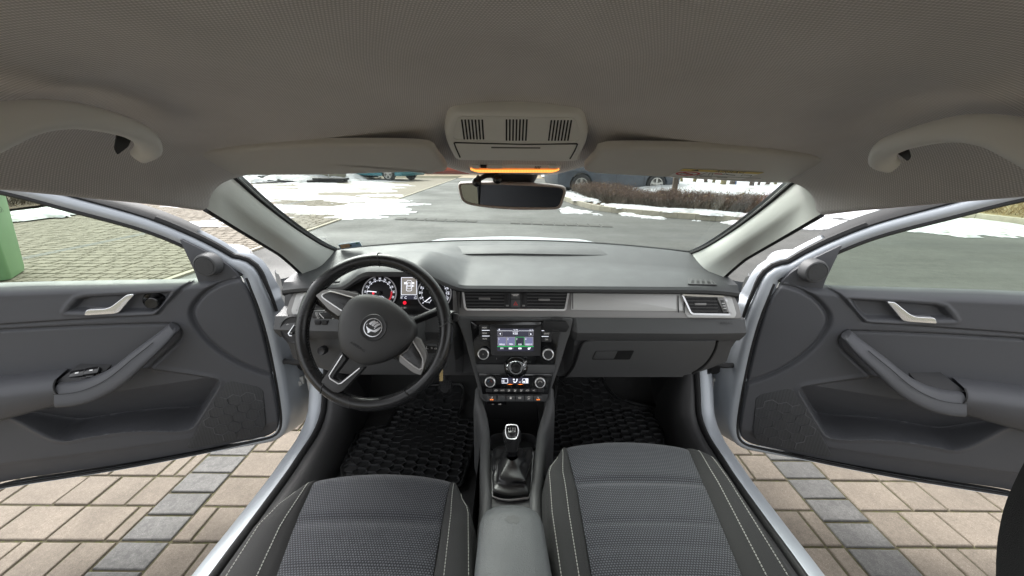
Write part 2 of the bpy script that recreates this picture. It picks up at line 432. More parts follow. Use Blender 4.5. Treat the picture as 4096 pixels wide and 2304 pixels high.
M['asphalt'] = asphalt_mat()
def stone_mat(name, col, stain=None):
    m, nt, b = _nodes(name); N, L = nt.nodes, nt.links
    g = N.new('ShaderNodeNewGeometry'); oi = N.new('ShaderNodeObjectInfo')
    def nz(scale, d=5):
        t = N.new('ShaderNodeTexNoise'); t.inputs['Scale'].default_value = scale; t.inputs['Detail'].default_value = d; t.inputs['Roughness'].default_value = .65; L.new(g.outputs['Position'], t.inputs['Vector']); return t.outputs[0]
    def mr(s, a, bb, c, d):
        q = N.new('ShaderNodeMapRange'); q.inputs[1].default_value = a; q.inputs[2].default_value = bb; q.inputs[3].default_value = c; q.inputs[4].default_value = d; L.new(s, q.inputs[0]); return q.outputs[0]
    def mul(a, c):
        q = N.new('ShaderNodeMath'); q.operation = 'MULTIPLY'; L.new(a, q.inputs[0]); L.new(c, q.inputs[1]); return q.outputs[0]
    f = mul(mul(mr(nz(7), .3, .7, .84, 1.16), mul(mr(nz(420, 2), .3, .7, .75, 1.25), mr(nz(90, 4), .3, .7, .86, 1.14))), mr(oi.outputs['Random'], 0, 1, .9, 1.1))
    vo = N.new('ShaderNodeTexVoronoi'); vo.inputs['Scale'].default_value = 170; L.new(g.outputs['Position'], vo.inputs['Vector'])
    f = mul(f, mr(vo.outputs[0], .08, .22, 1.6, 1.0))
    sc = N.new('ShaderNodeVectorMath'); sc.operation = 'SCALE'; sc.inputs[0].default_value = col; L.new(f, sc.inputs['Scale']); out = sc.outputs[0]
    if stain:
        mx = N.new('ShaderNodeMix'); mx.data_type = 'RGBA'; L.new(mr(nz(38, 2), .53, .60, 0, .55), mx.inputs[0]); L.new(out, mx.inputs[6]); mx.inputs[7].default_value = (*stain, 1); out = mx.outputs[2]
    L.new(out, b.inputs['Base Color']); b.inputs['Roughness'].default_value = .85; b.inputs['Specular IOR Level'].default_value = .3
    bp = N.new('ShaderNodeBump'); bp.inputs['Strength'].default_value = .35; bp.inputs['Distance'].default_value = .003; L.new(nz(260, 3), bp.inputs['Height']); L.new(bp.outputs[0], b.inputs['Normal'])
    return m
M['stone_pink'] = stone_mat('pinkish concrete paving', (.178, .151, .121))
M['stone_grey'] = stone_mat('grey concrete paving', (.130, .127, .121), (.095, .093, .090))
M['stone_far'] = stone_mat('weathered paving', (.172, .15, .117))
M['moss'] = mat('mossy joint sand', (.070, .060, .034), .95, var=.35, vscale=30, bump=1.0, bscale=220, col2=(.07, .075, .018))
M['stone_sett'] = stone_mat('worn setts', (.070, .069, .064))
M['kerb'] = mat('concrete kerb', (.30, .275, .22), .9, var=.2, vscale=9, bump=.4, bscale=120)
M['snow'] = mat('snow', (.46, .47, .49), .6, spec=.3, bump=.6, bscale=14, var=.14, vscale=2.2, col2=(.30, .29, .27))
M['soil'] = mat('leafy soil', (.075, .055, .035), .95, var=.4, vscale=20, bump=1.0, bscale=60, col2=(.16, .09, .05))

road = mk('road', [(-150, -60, 0), (150, -60, 0), (150, 220, 0), (-150, 220, 0)], [(0, 1, 2, 3)], M['asphalt'], smooth=False)
tag(road, 'grey worn asphalt road in front of the car', None, kind='structure')
# --- paving: bedding sheet, then stones laid in rows across
bed_z, top_z = .0135, .019
paving = mk('paving', [(-30, -6, bed_z), (14, -6, bed_z), (14, 2.6, bed_z), (-3.72, 2.6, bed_z), (-3.72, 30, bed_z), (-30, 30, bed_z)],
            [(0, 1, 2, 3), (0, 3, 4, 5)], M['moss'], smooth=False)
tag(paving, 'parking bays paved in pinkish and grey concrete stones with mossy joints', None, kind='structure')
ROW, GP = .144, .1012
def stone_mesh(w, d, m, name):
    j, ch = .0042, .0045
    w2, d2 = w / 2 - j, d / 2 - j
    bm = bmesh.new(); rings = []
    for k, (i, z) in enumerate(((0, -.014), (0, -.005), (ch * .35, -.0015), (ch, 0))):
        rings.append([bm.verts.new((sx * (w2 - i), sy * (d2 - i), z)) for sx, sy in ((-1, -1), (1, -1), (1, 1), (-1, 1))])
    for a, b in zip(rings[:-1], rings[1:]):
        for q in range(4): bm.faces.new((a[q], a[(q + 1) % 4], b[(q + 1) % 4], b[q]))
    bm.faces.new(rings[-1])
    me = bpy.data.meshes.new(name); bm.to_mesh(me); bm.free(); me.materials.append(m); return me
sizes = {'l': .206, 'm': .137, 's': .0685}
smesh = {k: stone_mesh(w, ROW, M['stone_pink'], 'paving_stone') for k, w in sizes.items()}
gmesh = stone_mesh(.178, GP, M['stone_grey'], 'grey_paving_stone')
GREY = [(-1.352, -1.174), (1.154, 1.332)]
def near_zone(x, y): return (.62 < abs(x) < 2.30) and (.36 < y < 1.72)
farmb = MB(); fargrey = MB()
def far_stone(mb, x, y, w, d, z):
    j = .0075; a, b = w / 2 - j, d / 2 - j
    v = [(x - a, y - b, z - .01), (x + a, y - b, z - .01), (x + a, y + b, z - .01), (x - a, y + b, z - .01), (x - a + .004, y - b + .004, z), (x + a - .004, y - b + .004, z), (x + a - .004, y + b - .004, z), (x - a + .004, y + b - .004, z)]
    mb.add(v, [(4, 5, 6, 7), (0, 1, 5, 4), (1, 2, 6, 5), (2, 3, 7, 6), (3, 0, 4, 7)])
rs = random.Random(11)
for k in range(-18, 80):
    y = .977 + ROW * (k + .5)
    spans = [(-3.6, GREY[0][0]), (GREY[0][1], GREY[1][0]), (GREY[1][1], 4.4)] if y < 2.5 else []
    if 2.0 < y < 12.5: spans.append((-14.0 if y > 3 else -8, -3.8))
    elif y <= 2.0: spans.append((-5.5, -3.8))
    for x0, x1 in spans:
        x = x0; i = rs.random()
        while x < x1 - .02:
            kk = rs.choices('lms', (5, 4, 3))[0]; w = sizes[kk]
            if x + w > x1: w = x1 - x
            if near_zone(x + w / 2, y) and w > .04:
                o = new_obj('paving_stone', smesh[kk] if abs(w - sizes[kk]) < 1e-4 else stone_mesh(w, ROW, M['stone_pink'], 'paving_stone'), Vector((x + w / 2, y, top_z + rs.uniform(-.002, .002))), paving)
                o.rotation_euler = (rs.uniform(-.008, .008), rs.uniform(-.008, .008), rs.uniform(-.006, .006))
            elif w > .03 and not (abs(x) < .5 and y > -.5):
                far_stone(farmb, x + w / 2, y, w, ROW, top_z + rs.uniform(-.002, .002))
            x += w
for x0, x1 in GREY:
    ph = .879 if x0 < 0 else .972
    for k in range(-30, 16):
        y = ph + GP * (k + .5); x = (x0 + x1) / 2
        if y > 2.55: continue
        if near_zone(x, y):
            o = new_obj('grey_paving_stone', gmesh, Vector((x + rs.uniform(-.002, .002), y, top_z + rs.uniform(-.001, .003))), paving)
            o.rotation_euler = (rs.uniform(-.01, .01), rs.uniform(-.01, .01), rs.uniform(-.012, .012))
        else: far_stone(fargrey, x, y, .178, GP, top_z)
for k in range(0, 120): far_stone(fargrey, -6.3, 2.1 + k * GP, .178, GP, top_z + .002) if 2.1 + k * GP < 12 else None
o = farmb.build('paving_stone', M['stone_far'], paving, smooth=False); o['kind'] = 'stuff'
o = fargrey.build('grey_paving_stone', M['stone_grey'], paving, smooth=False); o['kind'] = 'stuff'
M['stone_sheet'] = M['stone_far']
far_sheet = mk('paved_ground', [(-30, 12.5, .014), (-3.76, 12.5, .014), (-3.76, 26, .014), (-30, 26, .014)], [(0, 1, 2, 3)], M['stone_far'], smooth=False)
tag(far_sheet, 'brown paved strip under the snow left of the road', None, kind='structure')
apron = mk('pavement', [(-22, 27, .012), (9, 27, .012), (9, 33.5, .012), (-22, 33.5, .012)], [(0, 1, 2, 3)], mat('beige pavement', (.32, .26, .19), .9, var=.15, vscale=2), smooth=False)
tag(apron, 'beige pavement strip before the red building', None, kind='structure')
# edging stones between paving and road
edging = MB().box((-3.72, 14.3, .010), (.035, 0, 0), (0, 11.7, 0), (0, 0, .014)).build('edging', mat('pale edging', (.33, .30, .24), .9, var=.15), paving, smooth=False)

# --- band of stone setts let into the road
band = mk('sett_band', [(-2.6, 8.35, .004), (2.0, 7.55, .004), (2.0, 7.95, .004), (-2.6, 8.75, .004)], [(0, 1, 2, 3)], mat('dark road patch', (.045, .045, .042), .8, var=.3, vscale=6), smooth=False)
tag(band, 'dark band of stone setts crossing the road', None, kind='structure')
for k in range(20):
    bx0 = -2.45 + k * .228; by0 = 8.53 - k * .0397
    if k in (8, 9, 10) : continue
    slab('sett', [(bx0 + sx * .098 , by0 + sy * .15 - sx * .017, .013) for sx, sy in ((-1, -1), (1, -1), (1, 1), (-1, 1))], (0, 0, 1), .012, M['stone_sett'], band, bevel=.006)
# --- planting island with kerb on the right
def offset_poly(p, d):
    p = np.array(p); t = np.gradient(p, axis=0); t /= np.linalg.norm(t, axis=1)[:, None]; return p + np.stack([-t[:, 1], t[:, 0]], 1) * d
K = spl([(1.75, 15.2), (1.62, 13.6), (1.69, 12.42), (2.02, 10.75), (2.45, 9.9), (3.2, 9.28), (4.38, 8.57), (5.0, 8.34), (6.4, 8.21)], 8)
K = resample(K, 26)
kerb_o = thing('kerb', 'curved concrete kerb around the hedge island', 'kerb', (3.2, 9.3, 0))
del kerb_o['category']; kerb_o['kind'] = 'structure'
for a, b in zip(K[:-1], K[1:]):
    t = (b - a); Ln = np.linalg.norm(t); t /= Ln; n = V(-t[1], t[0]); c = (a + b) / 2 + n * .05
    pts = [(a + t * .004), (b - t * .004), (b - t * .004 + n * .10), (a + t * .004 + n * .10)]
    slab('kerb_stone', [(p[0], p[1], .13 + rs.uniform(-.004, .004)) for p in pts], (0, 0, 1), .16, M['kerb'], kerb_o, bevel=.012)
inner = offset_poly(K, .1)
isl = [(p[0], p[1], .09) for p in inner] + [(6.6, 9.5, .09), (7.2, 14.5, .09), (5, 16, .09)]
pb = mk('planting_bed', isl, [tuple(range(len(isl)))], M['soil'], smooth=False); tag(pb, 'leafy soil of the hedge island', None, kind='structure')
# kerb and bed on the far right
kr = thing('kerb', 'straight concrete kerb at the far right beyond the snow', 'kerb', (10.7, 9, 0)); del kr['category']; kr['kind'] = 'structure'
KR = resample(np.array([(9.9, 14.5), (10.45, 11.4), (10.68, 9.3), (10.76, 8.1), (10.9, 5.5), (11.1, 2.5)]), 14)
for a, b in zip(KR[:-1], KR[1:]):
    t = (b - a); t /= np.linalg.norm(t); n = V(-t[1], t[0]) * 1.0
    pts = [a + t * .005, b - t * .005, b - t * .005 + n * .14, a + t * .005 + n * .14]
    slab('kerb_stone', [(p[0], p[1], .15) for p in pts], (0, 0, 1), .18, M['kerb'], kr, bevel=.012)
pb2 = mk('planting_bed', [(10.3, 15, .12), (10.8, 9, .12), (11.2, 2, .12), (20, 2, .12), (20, 15, .12)], [(0, 1, 2, 3, 4)], mat('dry winter grass', (.20, .155, .075), .95, var=.4, vscale=6, bump=1, bscale=40, col2=(.12, .11, .04)), smooth=False)
tag(pb2, 'bed of dry grass at the far right', None, kind='structure')
# bed on the far left
pb3 = mk('planting_bed', [(-9.9, 7.4, .10), (-11.5, 8.6, .10), (-12.6, 13, .10), (-30, 13, .10), (-30, 3, .10), (-10.2, 6.2, .1)], [(0, 1, 2, 3, 4, 5)], M['soil'], smooth=False)
tag(pb3, 'brown leafy bed behind the green bin', None, kind='structure')

# --- snow: patches with thickness, broken up along their borders
def snow(name, poly, step, thr, soft, scale, label, hmax=.06, seed=1, zb=.018, mound=0.0, sx=1.0):
    P = np.array(poly, float); x0, y0 = P.min(0); x1, y1 = P.max(0)
    X, Y = np.meshgrid(np.arange(x0, x1, step), np.arange(y0, y1, step), indexing='ij')
    d = -sdf(poly, X, Y)
    f = fbm(X * scale * sx, Y * scale, seed) + .25 * (fbm(X * scale * 5 * sx, Y * scale * 5, seed + 9, 3) - .5)
    g = f - thr - np.clip(1 - d / soft, 0, 3) * .22
    h = np.clip(g * 4, -.2, 1); z = zb - .012 + hmax * np.clip(h, 0, 1) ** .6 + np.where(h > 0, .012, 0) + mound * fbm(X * .5, Y * .5, seed + 3, 4) * np.clip(d / 1.5, 0, 1)
    keep = h > 0; nu, nv = X.shape
    idx = -np.ones(X.shape, int); fm = []
    fc = keep[:-1, :-1] | keep[1:, :-1] | keep[:-1, 1:] | keep[1:, 1:]
    use = np.zeros(X.shape, bool)
    use[:-1, :-1] |= fc; use[1:, :-1] |= fc; use[:-1, 1:] |= fc; use[1:, 1:] |= fc
    idx[use] = np.arange(use.sum())
    I, J = np.nonzero(fc)
    faces = np.stack([idx[I, J], idx[I + 1, J], idx[I + 1, J + 1], idx[I, J + 1]], 1)
    v = np.stack([X[use], Y[use], z[use]], 1)
    o = mk(name, v, faces.tolist(), M['snow'], recalc=False)
    return tag(o, label, None, kind='stuff')
snow('snow', [(-2.6, 8.0), (-5, 7.2), (-7, 8.2), (-10, 10.4), (-13, 12), (-22, 16), (-22, 24.5), (-6.6, 24.6), (-5, 21), (-3.9, 15), (-2.3, 11)], .05, .455, 1.0, 1.15, 'patchy snow on the paved strip left of the road', .035, 3, sx=.42)
snow('snow', [(-9.7, 7.0), (-11.5, 6.0), (-11.9, 6.5), (-10.7, 8.0), (-11.3, 9.6), (-12.2, 13.2), (-11.4, 13), (-10.3, 10.0), (-9.4, 8.2)], .05, .36, .35, 1.1, 'ridge of snow along the brown bed at the left', .09, 5, zb=.05, mound=.1)
snow('snow', [(5.6, 7.9), (6.6, 7.35), (7.4, 7.2), (9.3, 6.95), (10.7, 6.7), (10.6, 10), (10.3, 13), (7.2, 13), (6.9, 9.2), (6.3, 8.4)], .05, .28, .35, .9, 'broad snow between the kerbs right of the road', .05, 8)
snow('snow', [(2.6, 9.55), (3.3, 8.75), (4.4, 8.2), (5.3, 7.85), (6.0, 7.75), (5.9, 8.2), (5, 8.3), (4.38, 8.52), (3.2, 9.2), (2.75, 9.62)], .03, .30, .22, 1.6, 'strip of melting snow at the foot of the curved kerb', .05, 13, zb=.006)
snow('snow', [(p[0], p[1]) for p in offset_poly(K, .03)] + [(p[0], p[1]) for p in offset_poly(K, .75)[::-1]], .04, .36, .14, 1.3, 'snow lying behind the curved kerb under the hedge', .05, 15, zb=.13)
snow('snow', [(3.4, 13.6), (6.9, 10.6), (10.2, 11), (12, 14), (24, 16), (24, 30), (2, 30), (5, 18)], .10, .12, .5, .6, 'deep untouched snow field behind the hedge', .10, 21, zb=.1, mound=.35)
snow('snow', [(-21, 19), (-12, 19.5), (-8.5, 23), (-8, 26), (-21, 27)], .10, .3, .6, .7, 'heaped snow in front of the low grey wall', .15, 25, zb=.02, mound=.6)
snow('snow', [(1.2, 9.6), (2.0, 9.0), (2.3, 9.5), (1.75, 10.6), (1.5, 11.4)], .03, .34, .2, 1.8, 'small tongue of snow on the asphalt at the kerb bend', .03, 31, zb=.006)

# --- hedges: bare twigs, stems and some clinging leaves
def twig_mesh(bases, dirs, L, r0, bend, rnd):
    n = len(bases); pts = np.empty((n, 3, 3)); pts[:, 0] = bases
    d = dirs / np.linalg.norm(dirs, axis=1)[:, None]
    pts[:, 1] = bases + d * L[:, None] * .5
    d2 = d + rnd.normal(0, bend, (n, 3)); d2 /= np.linalg.norm(d2, axis=1)[:, None]
    pts[:, 2] = pts[:, 1] + d2 * L[:, None] * .5
    a = np.arange(3) * 2 * math.pi / 3; v = np.empty((n, 3, 3, 3))
    for k in range(3):
        ref = np.where(np.abs(d[:, 2:3]) < .9, V(0, 0, 1), V(1, 0, 0)); x = np.cross(d, ref); x /= np.linalg.norm(x, axis=1)[:, None]; y = np.cross(d, x)
        rr = r0 * (1, .7, .25)[k]
        for q in range(3): v[:, k, q] = pts[:, k] + rr[:, None] * (math.cos(a[q]) * x + math.sin(a[q]) * y)
    base = np.arange(n)[:, None, None] * 9; fl = []
    for k in range(2):
        for q in range(3): fl.append(np.array([k * 3 + q, k * 3 + (q + 1) % 3, (k + 1) * 3 + (q + 1) % 3, (k + 1) * 3 + q]))
    f = (base + np.array(fl)[None]).reshape(-1, 4)
    return v.reshape(-1, 3), f, pts
M['twig_red'] = mat('reddish twigs', (.10, .06, .044), .8, var=.35, vscale=6)
M['twig_grey'] = mat('grey brown stems', (.105, .085, .062), .85, var=.3, vscale=5)
M['dry_leaf'] = mat('dry leaves', (.17, .10, .035), .7, var=.35, vscale=9, col2=(.09, .10, .03))
M['dry_grass'] = mat('dry grass blades', (.27, .20, .10), .8, var=.3, vscale=4)
def hedge(name, label, pathf, width, height, n, seed, z0=.1, mats=('twig_grey', 'twig_red', 'dry_leaf'), leafn=1500, r=.0045):
    rnd = np.random.default_rng(seed); p = resample(spl(pathf, 8), 400)
    def rp(m, spread):
        i = rnd.integers(0, len(p), m); q = p[i] + rnd.uniform(-spread, spread, (m, 2)) * width / 2; return np.c_[q, np.full(m, z0)]
    t = thing(name, label, 'hedge', (p[len(p) // 2][0], p[len(p) // 2][1], z0))
    b = rp(n // 3, .75); hv = height * (.75 + .5 * fbm(b[:, 0] * 1.3, b[:, 1] * 1.3, seed))
    dr = np.c_[rnd.normal(0, .5, (len(b), 2)), np.full(len(b), 1.)]
    v, f, pts = twig_mesh(b, dr, hv * 1.0, np.full(len(b), r), .25, rnd); mk('stems', v, f.tolist(), M[mats[0]], t, recalc=False, smooth=False)
    i = rnd.integers(0, len(b), n); s = rnd.uniform(.3, 1, n)[:, None]
    b2 = pts[i, 1] * (1 - s) + pts[i, 2] * s
    v, f, p2 = twig_mesh(b2, np.c_[rnd.normal(0, .9, (n, 2)), rnd.uniform(.1, 1.2, n)], rnd.uniform(.10, .3, n) * height * 1.6, np.full(n, r * .62), .3, rnd); mk('twigs', v, f.tolist(), M[mats[1]], t, recalc=False, smooth=False)
    i = rnd.integers(0, n, leafn); c = p2[i, 2] * .7 + p2[i, 1] * .3; c[:, 2] = np.where(rnd.random(leafn) < .3, z0 + .02, c[:, 2])
    a1 = rnd.normal(0, 1, (leafn, 3)); a1 /= np.linalg.norm(a1, axis=1)[:, None]; a2 = np.cross(a1, rnd.normal(0, 1, (leafn, 3))); a2 /= np.linalg.norm(a2, axis=1)[:, None]
    s1 = rnd.uniform(.012, .026, (leafn, 1)); v = np.stack([c + a1 * s1, c + a2 * s1 * .55, c - a1 * s1, c - a2 * s1 * .55], 1).reshape(-1, 3)
    mk('leaves', v, np.arange(leafn * 4).reshape(-1, 4).tolist(), M[mats[2]], t, recalc=False, smooth=False)
    return t
hp = offset_poly(K, 1.15)[2:]
hedge('hedge', 'low reddish bare hedge on the kerbed island right of the road', [(2.6, 13.6)] + [tuple(q) for q in hp[4::3]], 1.35, .42, 12000, 3, leafn=3000, r=.0058)
hedge('hedge', 'brown straggly hedge behind the green bin at the left', [(-11.6, 5), (-12.6, 8.5), (-13.4, 13), (-15, 16)], 1.8, .7, 4200, 5, mats=('twig_grey', 'dry_grass', 'dry_leaf'), leafn=2500, r=.008)
hedge('hedge', 'dry grassy planting beyond the kerb at the far right', [(11.9, 4), (12.0, 9), (11.5, 13.5)], 2.0, .35, 3600, 6, z0=.12, mats=('dry_grass', 'dry_grass', 'dry_leaf'), leafn=2500, r=.006)

# --- small bare trees standing in the snow
M['bark'] = mat('mossy bark', (.17, .145, .07), .9, var=.35, vscale=7, bump=.6, bscale=60)
M['bark_d'] = mat('dark bark', (.09, .07, .055), .9, var=.3, vscale=7, bump=.6, bscale=60)
def small_tree(px, py, label, h, seed, lean=0, m='bark', fork=.45, r=.075, z=.2, yd=None):
    b = atZ(S(px, py), z) if yd is None else atY(S(px, py), yd)
    rn = random.Random(seed); t = thing('small_tree', label, 'tree', b, 'bare trees in the snow')
    tr = spl([b + V(0, 0, -.45), b + V(lean * .1, 0, fork * .5), b + V(lean * .3, 0, fork)], 4)
    v, f = tube(tr, [r * 1.25, r, r * .85], 7); mk('trunk', v, f, M[m], t)
    mb = MB(); top = tr[-1]
    for k in range(4):
        a = k * 1.7 + rn.random(); sp = rn.uniform(.25, .6); e = top + V(math.cos(a) * sp, math.sin(a) * sp, h * rn.uniform(.4, .7)); e2 = e + V(math.cos(a) * sp * .6 + rn.uniform(-.3, .3), math.sin(a) * sp * .5, h * .5)
        v, f = tube(spl([top - V(0, 0, .06), (top + e) / 2 + V(rn.uniform(-.1, .1), 0, -.05), e, e2], 4), [r * .65, r * .5, r * .35, r * .1], 6); mb.add(v, f)
        for q in range(5):
            s0 = top + (e2 - top) * rn.uniform(.3, .95); a2 = rn.uniform(0, 6.28); e3 = s0 + V(math.cos(a2) * .35, math.sin(a2) * .35, rn.uniform(.2, .6)) * h * .6
            v, f = tube(np.array([s0, (s0 + e3) / 2 + V(.03, 0, .03), e3]), [r * .2, r * .12, r * .03], 4); mb.add(v, f)
    mb.build('crown', M[m], t); return t
cz = crop(2600, 620, 4.293)
def ctree(x, y, label, h, seed, lean=0, m='bark', r=.075, z=.2):
    return small_tree(2600 + x / 4.293, 620 + y / 4.293, label, h, seed, lean, m, r=r, z=z)
small_tree(2696, 775, 'slim grey trunk rising out of the red hedge', 1.6, 1, m='bark_d', r=.075, yd=11.2, fork=.9)
for k, (x, y, ll, ln, mm, rr) in enumerate([
        (545, 515, 'mossy forked stem before the parked white car, nearest its bumper', -.4, 'bark', .06), (740, 535, 'mossy bent stem right of the parked white car', .3, 'bark', .075),
        (965, 555, 'dark low-forked tree in the snow, third right of the white car', -.5, 'bark_d', .075), (1062, 552, 'thin mossy tree beside the dark low-forked one', .4, 'bark', .06),
        (1240, 580, 'thick mossy trunk left of the blue post', .1, 'bark', .11), (1385, 575, 'bent dark trunk touching the blue post', .3, 'bark_d', .10),
        (1735, 592, 'dark Y-shaped tree alone in the snow', -.1, 'bark_d', .085), (1850, 585, 'thin dark sapling right of the Y-shaped tree', 0, 'bark_d', .045),
        (1955, 610, 'dark leaning tree right of the thin sapling', .8, 'bark_d', .07), (2130, 560, 'pale yellowish shrub nearest the windscreen pillar', .2, 'bark', .06)]):
    ctree(x, y, ll, 1.5, 40 + k, ln, mm, rr)
bp_ = atZ(cz(1428, 575), .2); bpost = mk('blue_post', *lathe(bp_ - V(0, 0, .4), (0, 0, 1), [(.0, 0), (.085, 0), (.085, 2.4), (.07, 2.46), (0, 2.47)], 12), mat('blue paint', (.03, .09, .26), .5)); tag(bpost, 'slim blue post among the trees in the snow', 'post')

# --- parked cars
M['tyre'] = mat('tyre', (.02, .02, .021), .8); M['rim'] = mat('alloy rim', (.45, .44, .42), .35, metal=.6); M['cargl'] = mat('dark car window', (.02, .025, .03), .08, coat=.3)
def car(name, label, pos, head, paint, sc=1.0, wb=2.62, group='parked cars', h=1.47):
    ca, sa = math.cos(head), math.sin(head)
    def T(x, y, z): return (pos[0] + sc * (x * ca - y * sa), pos[1] + sc * (x * sa + y * ca), pos[2] + sc * z)
    side = V(-sa, ca, 0)
    t = thing(name, label, 'car', pos, group)
    R = .33; ra = .37; x0, x1 = -.80, wb + .86
    prof = [(x0 + .05, .30), (x0, .45), (x0, .75), (x0 + .06, .92), (x0 + .25, 1.0), (wb - .1, .98), (wb + .45, .88), (x1 - .08, .74), (x1, .6), (x1 - .02, .35), (x1 - .12, .24)]
    def arch(cx): return [(cx + ra * math.cos(q), R + ra * math.sin(q)) for q in np.linspace(-.25, math.pi + .25, 13)]
    poly = prof + arch(wb) + [(wb - ra - .06, .22), (ra + .06, .22)] + arch(0)
    W = .87
    bm = slab_b([T(x, W, z) for x, z in poly], side, 2 * W * sc, 0)
    es = [e for e in bm.edges if abs(e.calc_length() - 2 * W * sc) > 1e-3]
    bmesh.ops.bevel(bm, geom=es, offset=.05 * sc, segments=2, profile=.5, affect='EDGES', clamp_overlap=True)
    mkb('body', bm, paint, t)
    g = [(x0 + .16, .96), (x0 + .55, h - .12), (x0 + 1.0, h), (wb - .85, h), (wb - .45, h - .07), (wb + .32, .90)]
    rings = []
    for s, ins, in ((1, .0), (1, .0),): pass
    top = [T(x, .70 if z > 1.2 else .80, z) for x, z in g]; bot = [T(x, -.70 if z > 1.2 else -.80, z) for x, z in g]
    v, f = loft([top, bot]); mk('cabin', v, f, M['cargl'], t, sharp=20)
    rf = [(x0 + .5, h - .10), (x0 + 1.0, h + .02), (wb - .85, h + .02), (wb - .5, h - .05)]
    mb = MB(); v, f = loft([[T(x, q, z) for x, z in rf] + [T(x, q, z - .05) for x, z in rf[::-1]] for q in (-.72, .72)]); mb.add(v, f)
    for xs in ((x0 + .16, .96, x0 + .55, h - .12), (wb + .32, .90, wb - .45, h - .07), (1.15, .96, 1.15, h)):
        for q in (-1, 1):
            v, f = tube(np.array([T(xs[0], q * .81, xs[1]), T(xs[2], q * .715, xs[3])]), .045 * sc, 5); mb.add(v, f)
    mb.build('roof', paint, t)
    dk = mat(name + ' seam', (.01, .01, .012), .6) if 'seam' not in M else M['seam']; M['seam'] = dk
    for q in (-1, 1):
        for xx in (.62, 1.18, 2.16):
            m2 = MB(); m2.box(T(xx, q * (W + .001), .62), V(ca, sa, 0) * .005 * sc, side * .003 * sc, V(0, 0, .30 * sc)); m2.build('door_seam', dk, t, smooth=False)
        for xx in (.85, 1.9):
            m2 = MB(); m2.box(T(xx, q * (W + .012), .83), V(ca, sa, 0) * .10 * sc, side * .014 * sc, V(0, 0, .014 * sc)); m2.build('door_handle', paint, t, smooth=False)
        m2 = MB(); m2.box(T(x0 + .06, q * .74, .80), V(ca, sa, 0) * .07 * sc, side * .11 * sc, V(0, 0, .09 * sc)); m2.build('tail_light', M['red_print'], t, smooth=False)
        m2 = MB(); m2.box(T(x1 - .12, q * .68, .68), V(ca, sa, 0) * .10 * sc, side * .16 * sc, V(0, 0, .06 * sc)); m2.build('headlight', mat('lamp glass', (.5, .52, .52), .15, metal=.3) if 'lampg' not in M else M['lampg'], t, smooth=False)
        for cx in (0, wb):
            c0 = T(cx, q * .80, R); ax = side * q
            v, f = lathe(c0, ax, [(.16 * sc, -.1 * sc), (R * .96 * sc, -.1 * sc), (R * sc, -.06 * sc), (R * sc, .04 * sc), (R * .93 * sc, .075 * sc), (.215 * sc, .075 * sc), (.21 * sc, .03 * sc), (0, .03 * sc)], 28)
            wh = mk('wheel', v, f, M['tyre'], t)
            m2 = MB()
            fx = V(ca, sa, 0); fz = V(0, 0, 1)
            for k in range(5):
                a = k * 2 * math.pi / 5 + .3; d = fx * math.cos(a) + fz * math.sin(a); e = -fx * math.sin(a) + fz * math.cos(a)
                m2.box(V(*c0) + ax * .055 * sc + d * .115 * sc, d * .1 * sc, e * .033 * sc, ax * .012 * sc)
            v, f = lathe(c0, ax, [(.19 * sc, .03 * sc), (.217 * sc, .03 * sc), (.222 * sc, .078 * sc), (.2 * sc, .078 * sc), (.19 * sc, .03 * sc)], 28); m2.add(v, f)
            v, f = lathe(c0, ax, [(0, .03 * sc), (.05 * sc, .03 * sc), (.045 * sc, .075 * sc), (0, .078 * sc)], 12); m2.add(v, f)
            m2.build('rim', M['rim'], wh, smooth=False)
    return t
M['lampg'] = mat('lamp glass', (.5, .52, .52), .15, metal=.3)
car('parked_car', 'dusty dark blue hatchback parked behind the red hedge', (2.35, 15.6, 0), .17, mat('dark blue dusty paint', (.045, .055, .072), .45, coat=.3, var=.35, vscale=2.5), 1.14)
car('parked_car', 'teal car parked at the far end of the snowy strip', (-9.6, 25.0, 0), -.42, mat('teal paint', (.02, .15, .19), .35, coat=.5, var=.1), 1.24, h=1.6)
car('parked_car', 'pale car standing behind the bare trees', (3.4, 23.2, .1), .1, mat('pale car paint', (.55, .58, .56), .35, coat=.4, var=.1), 1.0)

# --- red building, grey wall, sign foot
rb = thing('red_building', 'low red panelled building at the end of the road', 'building', (-6, 35, 0))
redm = mat('red cladding', (.42, .10, .06), .7, var=.15, vscale=1.5); redm2 = mat('red plinth', (.22, .06, .045), .8, var=.2, vscale=2)
MB().box((-6.5, 35.2, 1.7), (12, 0, 0), (0, .8, 0), (0, 0, 1.5)).build('wall', redm, rb, smooth=False)
MB().box((-6.5, 35.15, .12), (12.05, 0, 0), (0, .82, 0), (0, 0, .12)).build('plinth', redm2, rb, smooth=False)
MB().box((-6.5, 35.15, 3.27), (12.2, 0, 0), (0, 1.0, 0), (0, 0, .07)).build('roof', M['dark'], rb, smooth=False)
for k in range(20):
    MB().box((-18.3 + k * 1.2, 34.375, 1.6), (.57, 0, 0), (0, .025, 0), (0, 0, 1.3)).build('panel', redm, rb, smooth=False)
gw = thing('concrete_wall', 'low weathered grey wall behind the snow at the left', 'wall', (-15, 21.5, 0))
gwm = mat('weathered concrete', (.20, .19, .15), .9, var=.3, vscale=3, bump=.5, bscale=20)
for k in range(6):
    MB().box((-19.6 + k * 1.85, 21.2 + k * .25, .55), (.92, .12, 0), (-.02, .15, 0), (0, 0, .55)).build('panel', gwm, gw, smooth=False)
    MB().box((-19.6 + k * 1.85, 21.2 + k * .25, 1.13), (.92, .12, 0), (-.026, .2, 0), (0, 0, .04)).build('coping', gwm, gw, smooth=False)
c2 = crop(900, 600, 2.342)
